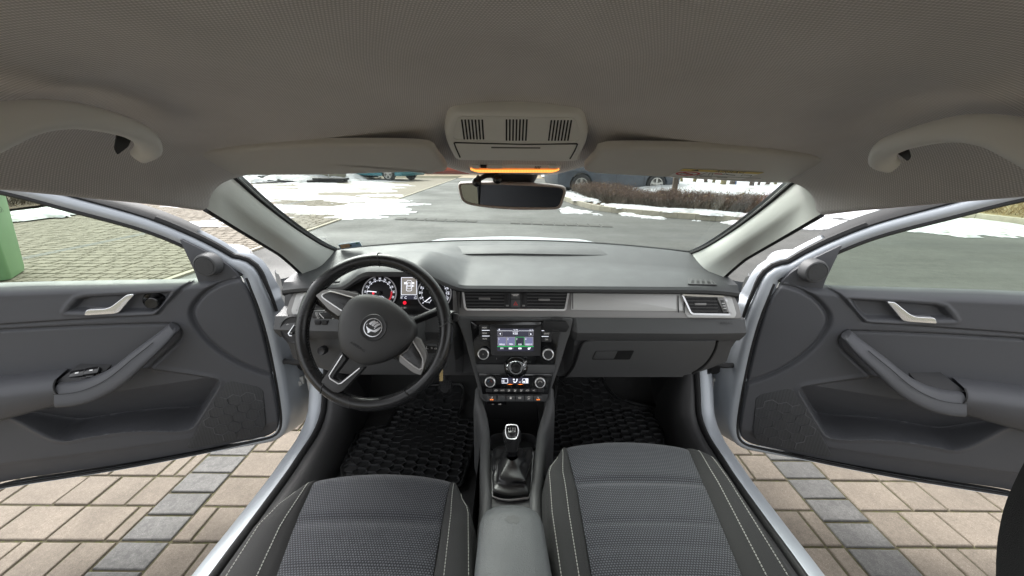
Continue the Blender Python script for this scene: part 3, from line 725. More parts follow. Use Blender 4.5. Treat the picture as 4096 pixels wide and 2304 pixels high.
sb = atZ(c2(978, 292), .08); ft = thing('sign_foot', 'black rubber sign foot with a thin pole lying in the snow', 'sign foot', sb)
for k, (dx, dz, w) in enumerate(((-.1, .06, .95), (.1, .17, .85))):
    slab('foot_plate', [(sb[0] + sx * w + dx, sb[1] + sy * .28, sb[2] + dz) for sx, sy in ((-1, -1), (1, -1), (1, 1), (-1, 1))], (0, 0, 1), .10, M['rubber'], ft, bevel=.03)
mk('pole', *tube(np.array([sb + V(0, 0, .1), sb + V(-.02, 0, 1.9)]), .03, 8), mat('zinc pole', (.35, .36, .36), .4, metal=.7), ft)

# --- green wheelie bin seen through the driver's window
binm = mat('green bin plastic', (.16, .30, .15), .5, var=.06, vscale=3, bump=.1, bscale=200)
bo = V(-5.62, 3.95, 0); bt = thing('wheelie_bin', 'green plastic wheelie bin standing on the paving', 'bin', bo)
ang = math.radians(38); bx, by = V(math.cos(ang), math.sin(ang), 0), V(-math.sin(ang), math.cos(ang), 0)
def bring(w, d, z, r=.05): return [bo + bx * p[0] + by * p[1] + V(0, 0, z) for p in roundpoly([(-w, -d), (w, -d), (w, d), (-w, d)], r, 4)]
v, f = loft([bring(.20, .24, .03), bring(.21, .25, .08), bring(.265, .32, .88), bring(.285, .34, .885), bring(.285, .34, .95)]); mk('body', v, f, binm, bt)
v, f = loft([bring(.30, .355, .945), bring(.31, .365, .955), bring(.305, .36, .985), bring(.25, .30, 1.04), bring(.12, .15, 1.055)]); mk('lid', v, f, binm, bt)
v, f = tube(spl([bo + by * .36 + bx * -.2 + V(0, 0, .98), bo + by * .45 + bx * -.2 + V(0, 0, 1.0), bo + by * .45 + bx * .2 + V(0, 0, 1.0), bo + by * .36 + bx * .2 + V(0, 0, .98)], 4), .018, 8); mk('handle', v, f, binm, bt)
for q in (-1, 1):
    v, f = lathe(bo + by * .20 + bx * q * .15 + V(0, 0, .10), bx * q, [(0, -.03), (.09, -.03), (.1, -.02), (.1, .02), (.09, .03), (0, .03)], 20); mk('wheel', v, f, M['rubber'], bt)
bn = (-by * .8 + V(0, 0, -.07)); 
for face_n, face_c, fx in ((-by, -by * .294, bx), (bx, bx * .243, by)):
    cc = bo + face_c + V(0, 0, .66); nn = face_n + V(0, 0, -.09); nn /= np.linalg.norm(nn); uu = np.cross(nn, fx); uu = uu if uu[2] > 0 else -uu
    a = np.linspace(0, 2 * math.pi, 40, endpoint=False)
    v, f = frame_ring([cc + nn * .006 + .105 * (math.cos(q) * fx + math.sin(q) * uu) for q in a], [cc + nn * .006 + .097 * (math.cos(q) * fx + math.sin(q) * uu) for q in a], nn, .004)
    em = MB(); em.add(v, f)
    for k in range(3): em.box(cc + nn * .004 + fx * (-.04 + .04 * k) + uu * (-.01 + .01 * k), fx * .012, uu * (.045 + .01 * k), nn * .002)
    em.build('emblem', mat('dark bin print', (.06, .10, .06), .6) if 'bprint' not in M else M['bprint'], bt, smooth=False)
# ================================================================== THE CAR: shell
body = thing('car_shell', 'silver car shell seen from inside, with grey cloth roof lining, pillars, sills and bonnet', 'car', (0, .6, .15)); body['kind'] = 'thing'
def interp(x, tab):
    t = np.array(tab); return np.interp(x, t[:, 0], t[:, 1])
ZR = [(-1.2, 1.27), (-.6, 1.295), (0, 1.30), (.25, 1.282), (.465, 1.246), (.594, 1.22), (.695, 1.199), (.818, 1.170), (.9, 1.148)]
ZC = [(-1.2, 1.34), (-.6, 1.385), (0, 1.403), (.24, 1.40), (.45, 1.389), (.56, 1.375), (.64, 1.361), (.70, 1.335), (.76, 1.306), (.82, 1.284), (.9, 1.262)]
ZS = [(-1.2, 1.33), (-.6, 1.37), (0, 1.39), (.24, 1.384), (.45, 1.36), (.56, 1.336), (.64, 1.312), (.70, 1.296), (.78, 1.281), (.86, 1.268), (.95, 1.258)]
HP = [(-1.2, 0), (.66, 0), (.74, .004), (.78, .012), (.84, .020), (.95, .020)]
def head_z(X, Y):
    zr, zc, zs = interp(Y, ZR), interp(Y, ZC), interp(Y, ZS)
    q = np.clip(np.abs(X) / .6, 0, 1)
    return zs + (zc - zs) * np.exp(-(X / .21) ** 2) - (zs - zr) * (.04 * q ** 3 + .96 * q ** interp(Y, [(-1.2, 6), (.42, 6), (.64, 22), (1, 26)])) - interp(Y, HP) * np.exp(-(np.abs(X) / .135) ** 6)
ny, nx = 90, 97
ys = np.linspace(-1.2, .885, ny); xs = np.sin(np.linspace(-1, 1, nx) * math.pi / 2 * .97) / math.sin(math.pi / 2 * .97)
rows = []
for y in ys:
    X = xs * .6; k_ = sst(np.abs(X), .545, .6); Yv = np.where(y > .6, .6 + (y - .6) * (1 - k_ * .125 / .285), y); Z = head_z(X, Yv)
    # the visors sit in shallow recesses: the lining steps up over them
    row = np.stack([X, Yv, Z], 1)
    l, r = row[0], row[-1]
    lip = lambda p, s: [p + V(s * .022, 0, .03), p + V(s * .018, 0, .006), p + V(s * .011, 0, -.004), p + V(s * .003, 0, -.003)]
    rows.append(np.vstack([lip(l, -1), row, lip(r, 1)[::-1]]))
front = rows[-1].copy(); mid = (np.abs(front[:, 0]) < .5)
r2 = front.copy(); r2[:, 1] += .012; r2[:, 2] += .004
r3 = front.copy(); r3[:, 1] += .016; r3[:, 2] += .05
v, f = loft(rows + [r2, r3], closed=False)
hl = mk('headliner', v, f, M['headliner'], body, sharp=60)
# metal roof above, so that no daylight comes through the lining
rr = [[(x, y, interp(y, ZC) + .05 - .07 * (abs(x) / .7) ** 2) for x in np.linspace(-.70, .70, 15)] for y in np.linspace(-1.3, .86, 12)]
v, f = loft(rr, closed=False); mk('roof', v, f, M['silver'], body)

# pillars (left measured, right mirrored)
IN = [(atY(D(x, y), q)) for x, y, q in ((567, 435, .838), (581, 447, .86), (660, 515, .96), (740, 575, 1.08), (800, 613, 1.18), (838, 630, 1.28), (858, 640, 1.33))]
OUT = [(atY(D(x, y), q)) for x, y, q in ((517, 523, .772), (604, 577, .90), (686, 627, 1.03), (713, 645, 1.07), (750, 678, 1.12), (775, 705, 1.16), (790, 735, 1.20))]
IN, OUT = spl(IN, 6), spl(OUT, 6)
mx = V(-1, 1, 1)
for s, nm in ((1, 'L'), (-1, 'R')):
    k = V(s, 1, 1)
    I, O = IN * k, OUT * k
    if s < 0: I, O = I + V(.004, 0, -.003), O + V(.004, 0, -.003)
    rings = []
    for a, b in zip(I, O):
        w = b - a; out = V(s * .25, -.80, .2)
        rings.append([a + V(0, .03, -.004), a, a + w * .06 + out * .012, a + w * .20 + out * .027, a + w * .36 + out * .037, a + w * .46 + out * .038, a + w * .56 + out * .031, a + w * .74 + out * .015, a + w * .92 + out * .003, b, b + V(-s * .02, .06, 0)])
    v, f = loft(rings, closed=False); mk('pillar_trim', v, f, M['pillar'], body, sharp=70)
    v, f = tube(I + V(0, .012, .0), .0055, 6); mk('windscreen_seal', v, f, M['rubber'], body)
    v, f = tube((O + V(-s * .012, .018, -.002)), .009, 8); mk('door_seal', v, f, M['rubber'], body)
    # outer metal of the pillar behind the trim
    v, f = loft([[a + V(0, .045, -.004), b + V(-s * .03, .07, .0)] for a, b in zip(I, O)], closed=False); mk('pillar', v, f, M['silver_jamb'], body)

# windscreen
gr = []
for t in np.linspace(0, 1, 9):
    row = []
    for q in np.linspace(-1, 1, 25):
        lo = V(q * .66, 1.475 - .175 * abs(q) ** 2.2, .955 - .005 * q * q); hi = V(q * .62, .925 - .045 * q * q, 1.275 - .02 * q * q)
        p = lo + (hi - lo) * t; p[2] += .035 * math.sin(math.pi * t); row.append(p)
    gr.append(row)
v, f = loft(gr, closed=False); mk('windscreen', v, f, M['glass_ws'], body)
# bonnet and wiper
bn_ = []
for t in np.linspace(0, 1, 12):
    y = 1.56 + t * .95
    bn_.append([(q * (.74 - .04 * t), y - .12 * q * q, .893 - .10 * t ** 1.4 - .040 * q * q + .010 * math.exp(-((abs(q) - .62) / .12) ** 2)) for q in np.linspace(-1, 1, 31)])
v, f = loft(bn_, closed=False); mk('bonnet', v, f, M['silver'], body)
wp0 = [atY(D(x, y), q) for x, y, q in ((1150, 610, 1.475), (1280, 606.5, 1.49), (1420, 609, 1.48), (1560, 617, 1.43), (1690, 630, 1.35))]
wp = [V(x, 1.475 - .165 * (abs(x) / .6) ** 2.2 + .035, .962) for x in np.linspace(-.1, .56, 14)]
v, f = tube(np.array(wp), .005, 6); mk('wiper', v, f, M['rubber'], body)
ck = [atY(D(x, y), q) for x, y, q in ((846, 637, 1.32), (950, 624, 1.39), (1100, 613, 1.45), (1280, 608.5, 1.475), (1460, 612, 1.45), (1620, 624, 1.39), (1726, 641, 1.32))]
ck = [V(x, 1.475 - .165 * (abs(x) / .6) ** 2.2 + .006, .9765) for x in np.linspace(-.63, .63, 50)]
v, f = tube(np.array(ck), .0045, 6); mk('scuttle_seal', v, f, M['rubber'], body)

# sills, door opening seals and lower trim (left measured, right mirrored)
SL = [(1291, 1380), (1284, 1480), (1278, 1564), (1271, 1654), (1238, 1739), (1175, 1833), (1130, 1900), (980, 2100), (825, 2304)]
sp = [atX(S(*q), -.70) for q in SL][::-1]
sp = [sp[0] + V(0, -1.2, .005), sp[0] + V(0, -.5, .003)] + sp
sp = resample(spl(sp, 8), 60)
for s in (1, -1):
    k = V(s, 1, 1); path = sp * k
    p, t, N, B = frames(path, None)
    B = np.array([V(-s, 0, 0)] * len(p)); N = np.cross(t, V(1, 0, 0)) * 1.0
    N = np.array([n if n @ V(0, -1, 1) > 0 else -n for n in N])
    def band(name, sec, m, closed=False):
        rings = [[p[i] + a * B[i] + b * N[i] for a, b in sec] for i in range(len(p))]
        v, f = loft(rings, closed); return mk(name, v, f, m, body, sharp=50)
    band('sill', [(.05, -.22), (.048, -.05), (.044, -.012), (.034, -.002), (.018, .001), (-.012, .0), (-.02, -.01)], M['silver_paint'] if 'silver_paint' in M else M['silver'])
    a = np.linspace(0, 2 * math.pi, 9)[:-1]
    band('door_seal', [(-.022 + .011 * math.cos(q), .004 + .013 * math.sin(q)) for q in a], M['rubber'], True)
    tk = np.interp(p[:, 2], [.36, .44, .56], [1.0, .75, .32])
    def band2(name, sec, m):
        rings = [[p[i] + (a + .028) * tk[i] * B[i] - .028 * B[i] + b * tk[i] * N[i] for a, b in sec] for i in range(len(p))]
        v, f = loft(rings, False); return mk(name, v, f, m, body, sharp=50)
    band2('sill_trim', [(-.03, .002), (-.036, .008), (-.06, .006), (-.09, -.01), (-.115, -.05), (-.125, -.12), (-.13, -.22)], M['sill_trim'])
    # hinge pillar between the dashboard end and the open door
    rings = []
    for z in np.linspace(.26, .865, 12):
        q = (z - .26) / .71
        rings.append([(-s * x, y, z) for x, y in ((.735, 1.42 - .02 * q), (.775, 1.385 - .05 * q), (.80, 1.385 - .05 * q), (.815, 1.37 - .05 * q), (.83, 1.36 - .05 * q), (.87, 1.40 - .03 * q), (.90, 1.40), (.92, 1.44))])
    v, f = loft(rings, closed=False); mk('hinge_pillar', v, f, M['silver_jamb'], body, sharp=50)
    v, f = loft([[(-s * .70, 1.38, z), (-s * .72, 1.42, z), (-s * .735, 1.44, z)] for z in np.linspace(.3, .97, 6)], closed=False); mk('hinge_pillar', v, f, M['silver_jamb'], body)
    # kick panel beside the footwell
    v, f = loft([[(-s * .625, 1.27, z), (-s * .62, 1.36, z), (-s * .60, 1.55, z)] for z in np.linspace(.26, .62, 4)], closed=False); mk('kick_panel', v, f, M['dark'], body)
# floor carpet with toe-board
fl = []
for y, z in ((-1.2, .27), (.3, .27), (.9, .27), (1.36, .272), (1.43, .30), (1.49, .40), (1.53, .55), (1.55, .75), (1.55, .86)):
    fl.append([(x, y, z + (.0 if abs(x) < .6 else .01)) for x in np.linspace(-.68, .68, 15)])
v, f = loft(fl, closed=False); mk('floor_carpet', v, f, M['carpet'], body, sharp=70)
# lower trim of the right door post with its belt (right edge of the picture)
bp0 = [atX(D(x, y), .66) for x, y in ((2600, 1120), (2560, 1195), (2528, 1270), (2512, 1340), (2506, 1400), (2505, 1449), (2500, 1600))]
rings = [[p + V(0, 0, 0), p + V(.004, -.012, 0), p + V(.012, -.04, 0), p + V(.02, -.14, 0), p + V(.06, -.2, 0), p + V(.10, -.12, 0), p + V(.06, .0, 0)] for p in spl(bp0, 6)]
v, f = loft(rings, True, True); mk('door_post_trim', v, f, M['seat_side'], body, sharp=60)
# rear end of the cabin as the mirror sees it
rb_ = thing('rear_bench', 'black rear seat bench that only the interior mirror shows', 'bench', (0, -.95, .3))
for x in (-.34, .34):
    slab('backrest', roundpoly([(x - .32, -.98, .46), (x + .32, -.98, .46), (x + .31, -1.1, .92), (x - .31, -1.1, .92)], .05), (0, 1, .26), .12, M['seat_side'], rb_, bevel=.03)
    slab('headrest', roundpoly([(x - .13, -1.10, .94), (x + .13, -1.10, .94), (x + .12, -1.14, 1.12), (x - .12, -1.14, 1.12)], .05), (0, 1, .26), .08, M['seat_side'], rb_, bevel=.02)
slab('cushion', roundpoly([(-.64, -.5, .47), (.64, -.5, .47), (.64, -1.0, .45), (-.64, -1.0, .45)], .05), (0, .05, 1), .18, M['seat_side'], rb_, bevel=.03)
for s in (1, -1):
    v, f = loft([[(s * .60, -1.15, 1.29), (s * .62, -.95, 1.28)], [(s * .64, -1.5, .95), (s * .66, -1.0, .95)], [(s * .66, -1.6, .4), (s * .68, -1.1, .4)]], closed=False); mk('rear_pillar_trim', v, f, M['pillar'], body)
v, f = loft([[(-.62, -1.3, .93), (.62, -1.3, .93)], [(-.60, -1.75, .90), (.6, -1.75, .90)], [(-.6, -1.8, .4), (.6, -1.8, .4)]], closed=False); mk('parcel_shelf', v, f, M['dark'], body)
# ================================================================== FRONT DOORS (measured on the left one, mirrored for the right one)
DL = (V(-.817, 1.201, 0), V(-.937, -.349, 0), V(.349, -.937, 0), 0.0)
DR = (V(.75, 1.189, 0), V(.945, -.327, 0), V(-.327, -.945, 0), .042)
def L(r, off=0):
    A, e, n, _ = DL; t = ((A - CAMP) @ n + off) / (r @ n); p = CAMP + r * t; return V((p - A) @ e, p[2])
cA, cB, cC = crop(200, 1100, 2.415), crop(0, 1050, 1.155), crop(0, 300, 1.811)
def LP(fn, pts, off=0): return [L(fn(*p), off) for p in pts]
belt = LP(cB, [(1090, 60), (1000, 85), (840, 95), (400, 105), (0, 115)])
belt = [belt[0], belt[1], belt[2], belt[3], belt[4], V(.9, .953), V(1.03, .957)]
frontE = LP(D, [(593, 693), (625, 735), (648, 790), (668, 860), (685, 940), (697, 1010), (702, 1060), (697, 1085), (680, 1100), (655, 1108)])
bott = LP(D, [(655, 1108), (600, 1120), (470, 1148), (300, 1180), (150, 1204), (0, 1228)]) + [V(.9, .30), V(1.03, .31)]
NU, NV = 420, 300
bT, bB = resample(spl(belt, 8), NU), resample(spl(bott, 8), NU); bF = resample(spl(frontE, 8), NV); bR = resample(np.array([belt[-1], bott[-1]]), NV)
u = np.linspace(0, 1, NU)[:, None, None]; w = np.linspace(0, 1, NV)[None, :, None]
G = (1 - w) * bT[:, None] + w * bB[:, None] + (1 - u) * bF[None] + u * bR[None] - ((1 - u) * (1 - w) * bT[0] + u * (1 - w) * bT[-1] + (1 - u) * w * bB[0] + u * w * bB[-1])
GA, GZ = G[..., 0], G[..., 1]
pocket = LP(cB, [(650, 483), (800, 495), (1000, 528), (1022, 548), (1010, 580), (905, 745), (870, 765), (800, 773), (690, 770), (560, 776), (400, 800), (320, 816), (260, 808), (190, 775), (60, 705), (-60, 690), (100, 600), (350, 520)])
pocket = [V(*q) for q in resample(spl(pocket, 5, True), 90, True)]
knee = resample(spl(LP(cB, [(1112, 78), (1040, 92), (960, 130), (905, 185), (888, 230), (905, 285), (960, 355), (1050, 428), (1150, 482), (1260, 520)]), 6), 60)
insert = resample(spl(LP(cA, [(-500, 530), (0, 505), (600, 480), (1150, 468), (1235, 490), (1275, 560), (1245, 640), (1100, 780), (970, 900)]), 6), 80)
bandl = resample(spl(LP(cA, [(-500, 470), (0, 438), (600, 400), (1000, 378), (1060, 355), (1120, 290), (1280, 118)]), 6), 60)
cup = LP(cA, [(190, 342), (225, 285), (290, 215), (380, 192), (700, 172), (1195, 148), (1130, 260), (1070, 320), (1020, 345), (700, 352)])
crease = resample(spl(LP(D, [(0, 1158), (250, 1128), (470, 1098), (600, 1075), (720, 1050)]) + [], 6), 40)
insp = [tuple(q) for q in insert] + [(.3, .35), (1.2, .3), (1.2, .75)]
def panel_off(A, Z):
    o = .006 * np.sin(np.clip((Z - .35) / .55, 0, 1) * math.pi)
    d = sdf(pocket, A, Z)
    depth = (.012 + .115 * np.clip((.575 - Z) / .17, 0, 1)) * sst(-d, 0, .014)
    o = o - depth + .004 * np.exp(-(np.clip(d, 0, 1) / .010) ** 2) * (d > 0)
    dk = dline(knee, A, Z); kin = sdf([tuple(q) for q in knee] + [(-.1, .45), (-.1, 1.0)], A, Z)
    o = o - .014 * np.exp(-(dk / .006) ** 2) - .007 * sst(-kin, -.004, .012)
    di = dline(insert, A, Z); o = o - .008 * np.exp(-(di / .0045) ** 2) * sst(Z, .57, .60) - .006 * sst(-sdf(insp, A, Z), -.003, .004) * sst(Z, .60, .66)
    db = sdf([tuple(q) for q in bandl] + [(.0, 1.0), (1.2, 1.1), (1.2, .85)], A, Z)
    o = o + .010 * sst(-db, -.002, .006) - .003 * np.exp(-((db - .003) / .004) ** 2)
    dc = sdf(cup, A, Z); o = o - .022 * sst(-dc, 0, .010) + .0025 * np.exp(-((dc - .006) / .005) ** 2)
    zc = np.interp(A, crease[::-1, 0] if crease[0, 0] > crease[-1, 0] else crease[:, 0], crease[::-1, 1] if crease[0, 0] > crease[-1, 0] else crease[:, 1])
    o = o - .30 * np.clip(zc - Z, 0, 1) * sst(zc - Z, 0, .02)
    return o
OFF = panel_off(GA, GZ)
zt = np.interp(GA, [q[0] for q in belt], [q[1] for q in belt]); dt = np.clip(zt - GZ, 0, 1)
OFF = OFF - .022 * np.clip(1 - dt / .022, 0, 1) ** 2 + .004
# edges turn back all round
edge = np.minimum(np.minimum(np.linspace(0, 1, NU)[:, None] * 1.0, 1), 1)
OFF[0, :] -= .012; OFF[1, :] -= .006; OFF[2, :] -= .002; OFF[:, -1] -= .014; OFF[:, -2] -= .006; OFF[:, -3] -= .002

fr_in = LP(cC, [(0, 832), (500, 962), (1000, 1098), (1300, 1212), (1500, 1312), (1640, 1395)], -.03)
edge_pts = [(1.05, .95, -.03), (1.03, 1.15, -.03), (.96, 1.24, -.03), (.85, 1.255, -.03), (.70, 1.235, -.03)] + [(q[0], q[1], -.03) for q in fr_in] + [(q[0], q[1], o_) for q, o_ in zip(LP(D, [(606, 692), (630, 735), (652, 790), (672, 860), (689, 940), (701, 1010), (706, 1060), (701, 1087), (684, 1102), (656, 1110), (600, 1122), (470, 1150), (300, 1182), (150, 1206), (0, 1230)]), [-.022, -.012] + [-.008] * 13)] + [(.9, .298, -.008), (1.05, .31, -.008)]
EP = resample(spl(edge_pts, 10), 220)
i_cor = int(np.argmin(np.hypot(EP[:, 0] - L(D(606, 692))[0], EP[:, 1] - L(D(606, 692))[1]))); i_bot = int(np.argmin(np.hypot(EP[:, 0] - L(D(690, 1100))[0], EP[:, 1] - L(D(690, 1100))[1])))
pull_c = [(1165, 532), (1100, 600), (1010, 678), (880, 785), (760, 890), (650, 970), (530, 1035), (400, 1085), (260, 1115), (120, 1125)]
pull_w = [52, 62, 72, 82, 88, 92, 96, 100, 104, 106]

def make_door(DD, name, label, driver):
    A, e, n, sh = DD
    W = lambda a, z, off=0.0: A + e * (a + sh) + n * off + V(0, 0, z)
    base = thing(name, label, 'car door', W(.5, .28, -.03))
    def wl(pts, off): return [W(q[0], q[1], off) for q in pts]
    # trim panel
    v = (A[None, None] + e[None, None] * (GA + sh)[..., None] + n[None, None] * OFF[..., None]); v[..., 2] = GZ
    top = v[:, :1] - n * .03 + V(0, 0, .003); top2 = v[:, :1] - n * .075 - V(0, 0, .012)
    v = np.concatenate([top2, top, v], 1)
    panel = mk('trim_panel', v.reshape(-1, 3), grid_faces(NU, NV + 2), M['door_trim'], base, sharp=75)
    # painted metal round panel and window: flange, groove, shut face in one sweep
    P = EP[:, :2]; po = EP[:, 2]; tn = np.gradient(P, axis=0); tn /= np.linalg.norm(tn, axis=1)[:, None]; on = np.stack([tn[:, 1], -tn[:, 0]], 1); m = len(P)
    if on[i_bot - 25][0] > 0: on = -on
    ii = np.arange(m)
    kf = np.interp(ii, [0, i_cor - 14, i_cor - 2, i_cor + 8, i_bot - 8, i_bot + 4, i_bot + 16, m], [.78, .85, 1.0, 1.05, 1.0, .55, .22, .22])      # flange width
    kd = np.interp(ii, [0, i_cor - 2, i_cor + 10, i_cor + 24, i_bot - 4, i_bot + 10, m], [.10, .10, .35, 1.0, 1.0, .4, .3])                                       # depth of the shut face
    sec = [(-.010, -.004, 0), (0, 0, 0), (.006, .003, 0), (.018, .004, 0), (.028, .000, 0), (.033, -.008, 0), (.034, -.016, .012), (.035, -.018, .026), (.038, -.020, .034), (.040, -.022, .048), (.042, -.024, .060), (.043, -.026, .10)]
    def ringp(i, q, o_, dd): 
        w_ = q * kf[i] + dd * kd[i] * .55; return W(P[i][0] + on[i][0] * w_, P[i][1] + on[i][1] * w_, po[i] + o_ - dd * kd[i] - (.03 if kd[i] < .3 and dd > .01 else 0))
    v, f = loft([[ringp(i, *q) for q in sec] for i in range(m)], closed=False); mk('shut_face', v, f, M['silver'], base, sharp=60)
    sk = [W(q[0], q[1], -.126) for q in P[i_cor:]] + [W(1.05, .90, -.126), W(.08, .86, -.126)]
    mk('outer_skin', sk, [tuple(range(len(sk)))], M['silver'], base, smooth=False)
    v, f = tube(np.array([W(P[i][0] + on[i][0] * .001, P[i][1] + on[i][1] * .001, po[i] - .001) for i in range(i_cor + 1, m)]), .0055, 6); mk('seal', v, f, M['rubber'], base)
    v, f = tube(np.array([ringp(i, .040, -.02, .05) for i in range(i_bot + 4, m)]), .008, 6); mk('seal', v, f, M['rubber'], base)
    def fband(nm, sec2, i0, i1):
        v, f = loft([[W(P[i][0] + on[i][0] * q, P[i][1] + on[i][1] * q, po[i] + o_) for q, o_ in sec2] for i in range(i0, i1)], closed=False); mk(nm, v, f, M['rubber'], base, sharp=60)
    fband('frame_seal', [(-.016, -.03), (-.015, -.006), (-.009, .001), (-.002, -.001), (0, -.02)], 0, i_cor + 1)
    fband('frame_seal', [(.026, -.010), (.034, -.006), (.044, -.018), (.050, -.035), (.050, -.07)], 0, i_cor - 12)
    v, f = tube(np.array([ringp(i, .041, -.016, .009) for i in range(i_cor - 20, i_cor + 12)]), [.012, .011, .008, .005], 8); mk('frame_seal', v, f, M['rubber'], base)
    # glass
    gl = [W(P[i][0], P[i][1], -.045) for i in range(0, i_cor, 3)] + [W(.06, .90, -.045), W(1.04, .93, -.045)]
    mk('window_glass', gl, [tuple(range(len(gl)))], M['glass_door'], base, smooth=False)
    # corner triangle with tweeter
    tri = LP(D, [(450, 600), (520, 634), (575, 668), (606, 698), (560, 705), (500, 715), (492, 690)], -.012)
    slab('mirror_triangle', roundpoly(wl(tri, -.012), .008), n, .03, M['door_trim'], base, bevel=.004)
    tw = L(D(519, 668), .012); tc = W(tw[0], tw[1], 0)
    v, f = lathe(tc, n + e * .25, [(0, -.015), (.037, -.015), (.036, .008), (.033, .016), (.029, .018), (.027, .016), (0, .017)], 28)
    tt = mk('tweeter', v, f, M['dash2'], base, sharp=30)
    nn = (n + e * .25) / np.linalg.norm(n + e * .25); mb = MB(); ex = np.cross(V(0, 0, 1), nn); ex /= np.linalg.norm(ex); ey = np.cross(nn, ex)
    for q in range(-7, 8):
        hw = math.sqrt(max(0, .0262 ** 2 - (q * .0035) ** 2)); mb.box(tc + nn * .0175 + ey * q * .0035, ex * hw, ey * .0009, nn * .0012)
    mb.build('grille', M['dash2'], tt, smooth=False)
    # door mirror outside
    mc = W(.135, .930, -.175); rings = []
    for q in np.linspace(-1, 1, 11):
        s_ = max(.05, (1 - abs(q) ** 2.6) ** .5); rings.append([mc + n * (q * .105) + e * (.05 * s_ * math.cos(t_) * (1.0 if math.cos(t_) > 0 else 1.5)) + V(0, 0, .055 * s_ * math.copysign(abs(math.sin(t_)) ** .8, math.sin(t_))) for t_ in np.linspace(0, 2 * math.pi, 20, endpoint=False)])
    v, f = loft(rings); mh = mk('door_mirror', v, f, M['mirror_cap'] if 'mirror_cap' in M else M['silver'], base, sharp=60)
    mg = [mc + e * .052 + n * (p[0]) + V(0, 0, p[1]) for p in roundpoly([(-.085, -.06), (.085, -.06), (.085, .06), (-.085, .06)], .03)]
    slab('mirror_glass', mg, e, .004, M['brown_mirror'], mh)
    v, f = tube(np.array([W(.09, .925, -.05), W(.11, .925, -.12)]), .03, 8); mk('mirror_foot', v, f, M['dark'], base)
    # opener, its pivot
    op = LP(cA, [(335, 388), (356, 332), (540, 324), (600, 300), (745, 187), (822, 183), (770, 240), (668, 362), (610, 372)], .018)
    slab('door_opener', roundpoly(wl(op, .022), .006, 3), n, .014, M['chrome'], base, bevel=.004, seg=3)
    if driver:
        kc = L(cA(1003, 258)); kp = W(kc[0], kc[1], -.012)
        v, f = lathe(kp, n, [(0, 0), (.029, 0), (.030, .006), (.027, .010), (.020, .008), (.019, .010), (.0175, .026), (.015, .029), (0, .029)], 28); mk('mirror_knob', v, f, M['gloss'], base, sharp=30)
    else:
        mb = MB()
        for q in range(18):
            a0 = L(cA(860 + q * 17, 170 + q * .2)); a1 = L(cA(790 + q * 13, 340)); mb.v += []
    # pull handle and armrest
    pc = [L(cA(*q), .05) for q in pull_c]; offs = [.022, .040, .055, .064, .068, .068, .067, .066, .065, .064]
    pw = [q / 2.415 / 1540 * 1.12 for q in pull_w]
    cp = spl([(*p, o_, w_) for p, o_, w_ in zip(pc, offs, pw)], 5)
    rings = []; dt_ = np.gradient(cp[:, :2], axis=0); dt_ /= np.linalg.norm(dt_, axis=1)[:, None]
    for c_, d_ in zip(cp, dt_):
        nn2 = V(-d_[1], d_[0]); nn2 = nn2 if nn2[1] > 0 else -nn2
        ring = []
        for t_ in np.linspace(0, 2 * math.pi, 20, endpoint=False):
            x = math.copysign(abs(math.cos(t_)) ** .65, math.cos(t_)); y = math.copysign(abs(math.sin(t_)) ** .65, math.sin(t_))
            ring.append(W(c_[0] + nn2[0] * x * c_[3], c_[1] + nn2[1] * x * c_[3], c_[2] + y * .021 - .012 * x))
        rings.append(ring)
    rings = [[np.array(q) * .35 + np.mean(rings[0], 0) * .65 - n * .014 for q in rings[0]]] + rings
    v, f = loft(rings); mk('pull_handle', v, f, M['door_trim'], base, sharp=60)
    v, f = tube(np.array([W(c_[0] + (V(-d_[1], d_[0]) * (1 if d_[0] > 0 else -1))[0] * .35 * c_[3], c_[1] + .35 * c_[3], c_[2] + .0205) for c_, d_ in list(zip(cp, dt_))[8:]]), .0012, 4); mk('seam', v, f, M['black'], base)
    # armrest: ledge and front face running to the rear
    ja, jb = L(cA(60, 1028), .06), L(cA(240, 1222), .05)
    rings = []
    for q in np.linspace(0, 1, 16):
        a0 = ja[0] + (1.02 - ja[0]) * q; a1 = jb[0] + (1.02 - jb[0]) * q; zt_ = ja[1] + .012 * q; zb = jb[1] - .035 * min(1, q * 2.2)
        mid_ = (a0 + a1) / 2
        rings.append([W(a0, zt_ + .012, -.03), W(a0, zt_ + .010, .02), W(a0, zt_ + .006, .058), W(a0 * .97 + a1 * .03, zt_ - .006, .074), W(a0 * .8 + a1 * .2, zt_ - .022, .080), W(mid_, (zt_ + zb) / 2, .076), W(a0 * .15 + a1 * .85, zb + .014, .064), W(a1, zb, .046), W(a1, zb - .004, -.05)])
    v, f = loft(rings, closed=False); mk('armrest', v, f, M['door_trim'], base, sharp=60)
    v, f = tube(spl([r_ + n * .001 for r_ in rings[0][2:8]], 4), .0022, 5); mk('seam', v, f, M['black'], base)
    # switch ledge in front of the armrest, between pull and panel
    sp_ = [L(cA(x, y), .03) for x, y in ((100, 1000), (250, 882), (560, 885), (520, 940), (430, 985))]
    slab('switch_panel', wl_off(W, sp_, [.055, -.004, -.004, .02, .045]), n * .55 + V(0, 0, .8), .012, M['dark'], base, bevel=.002) if driver else slab('pull_cup', wl_off(W, sp_, [.055, -.004, -.004, .02, .045]), n * .55 + V(0, 0, .8), .012, M['dark'], base, bevel=.002)
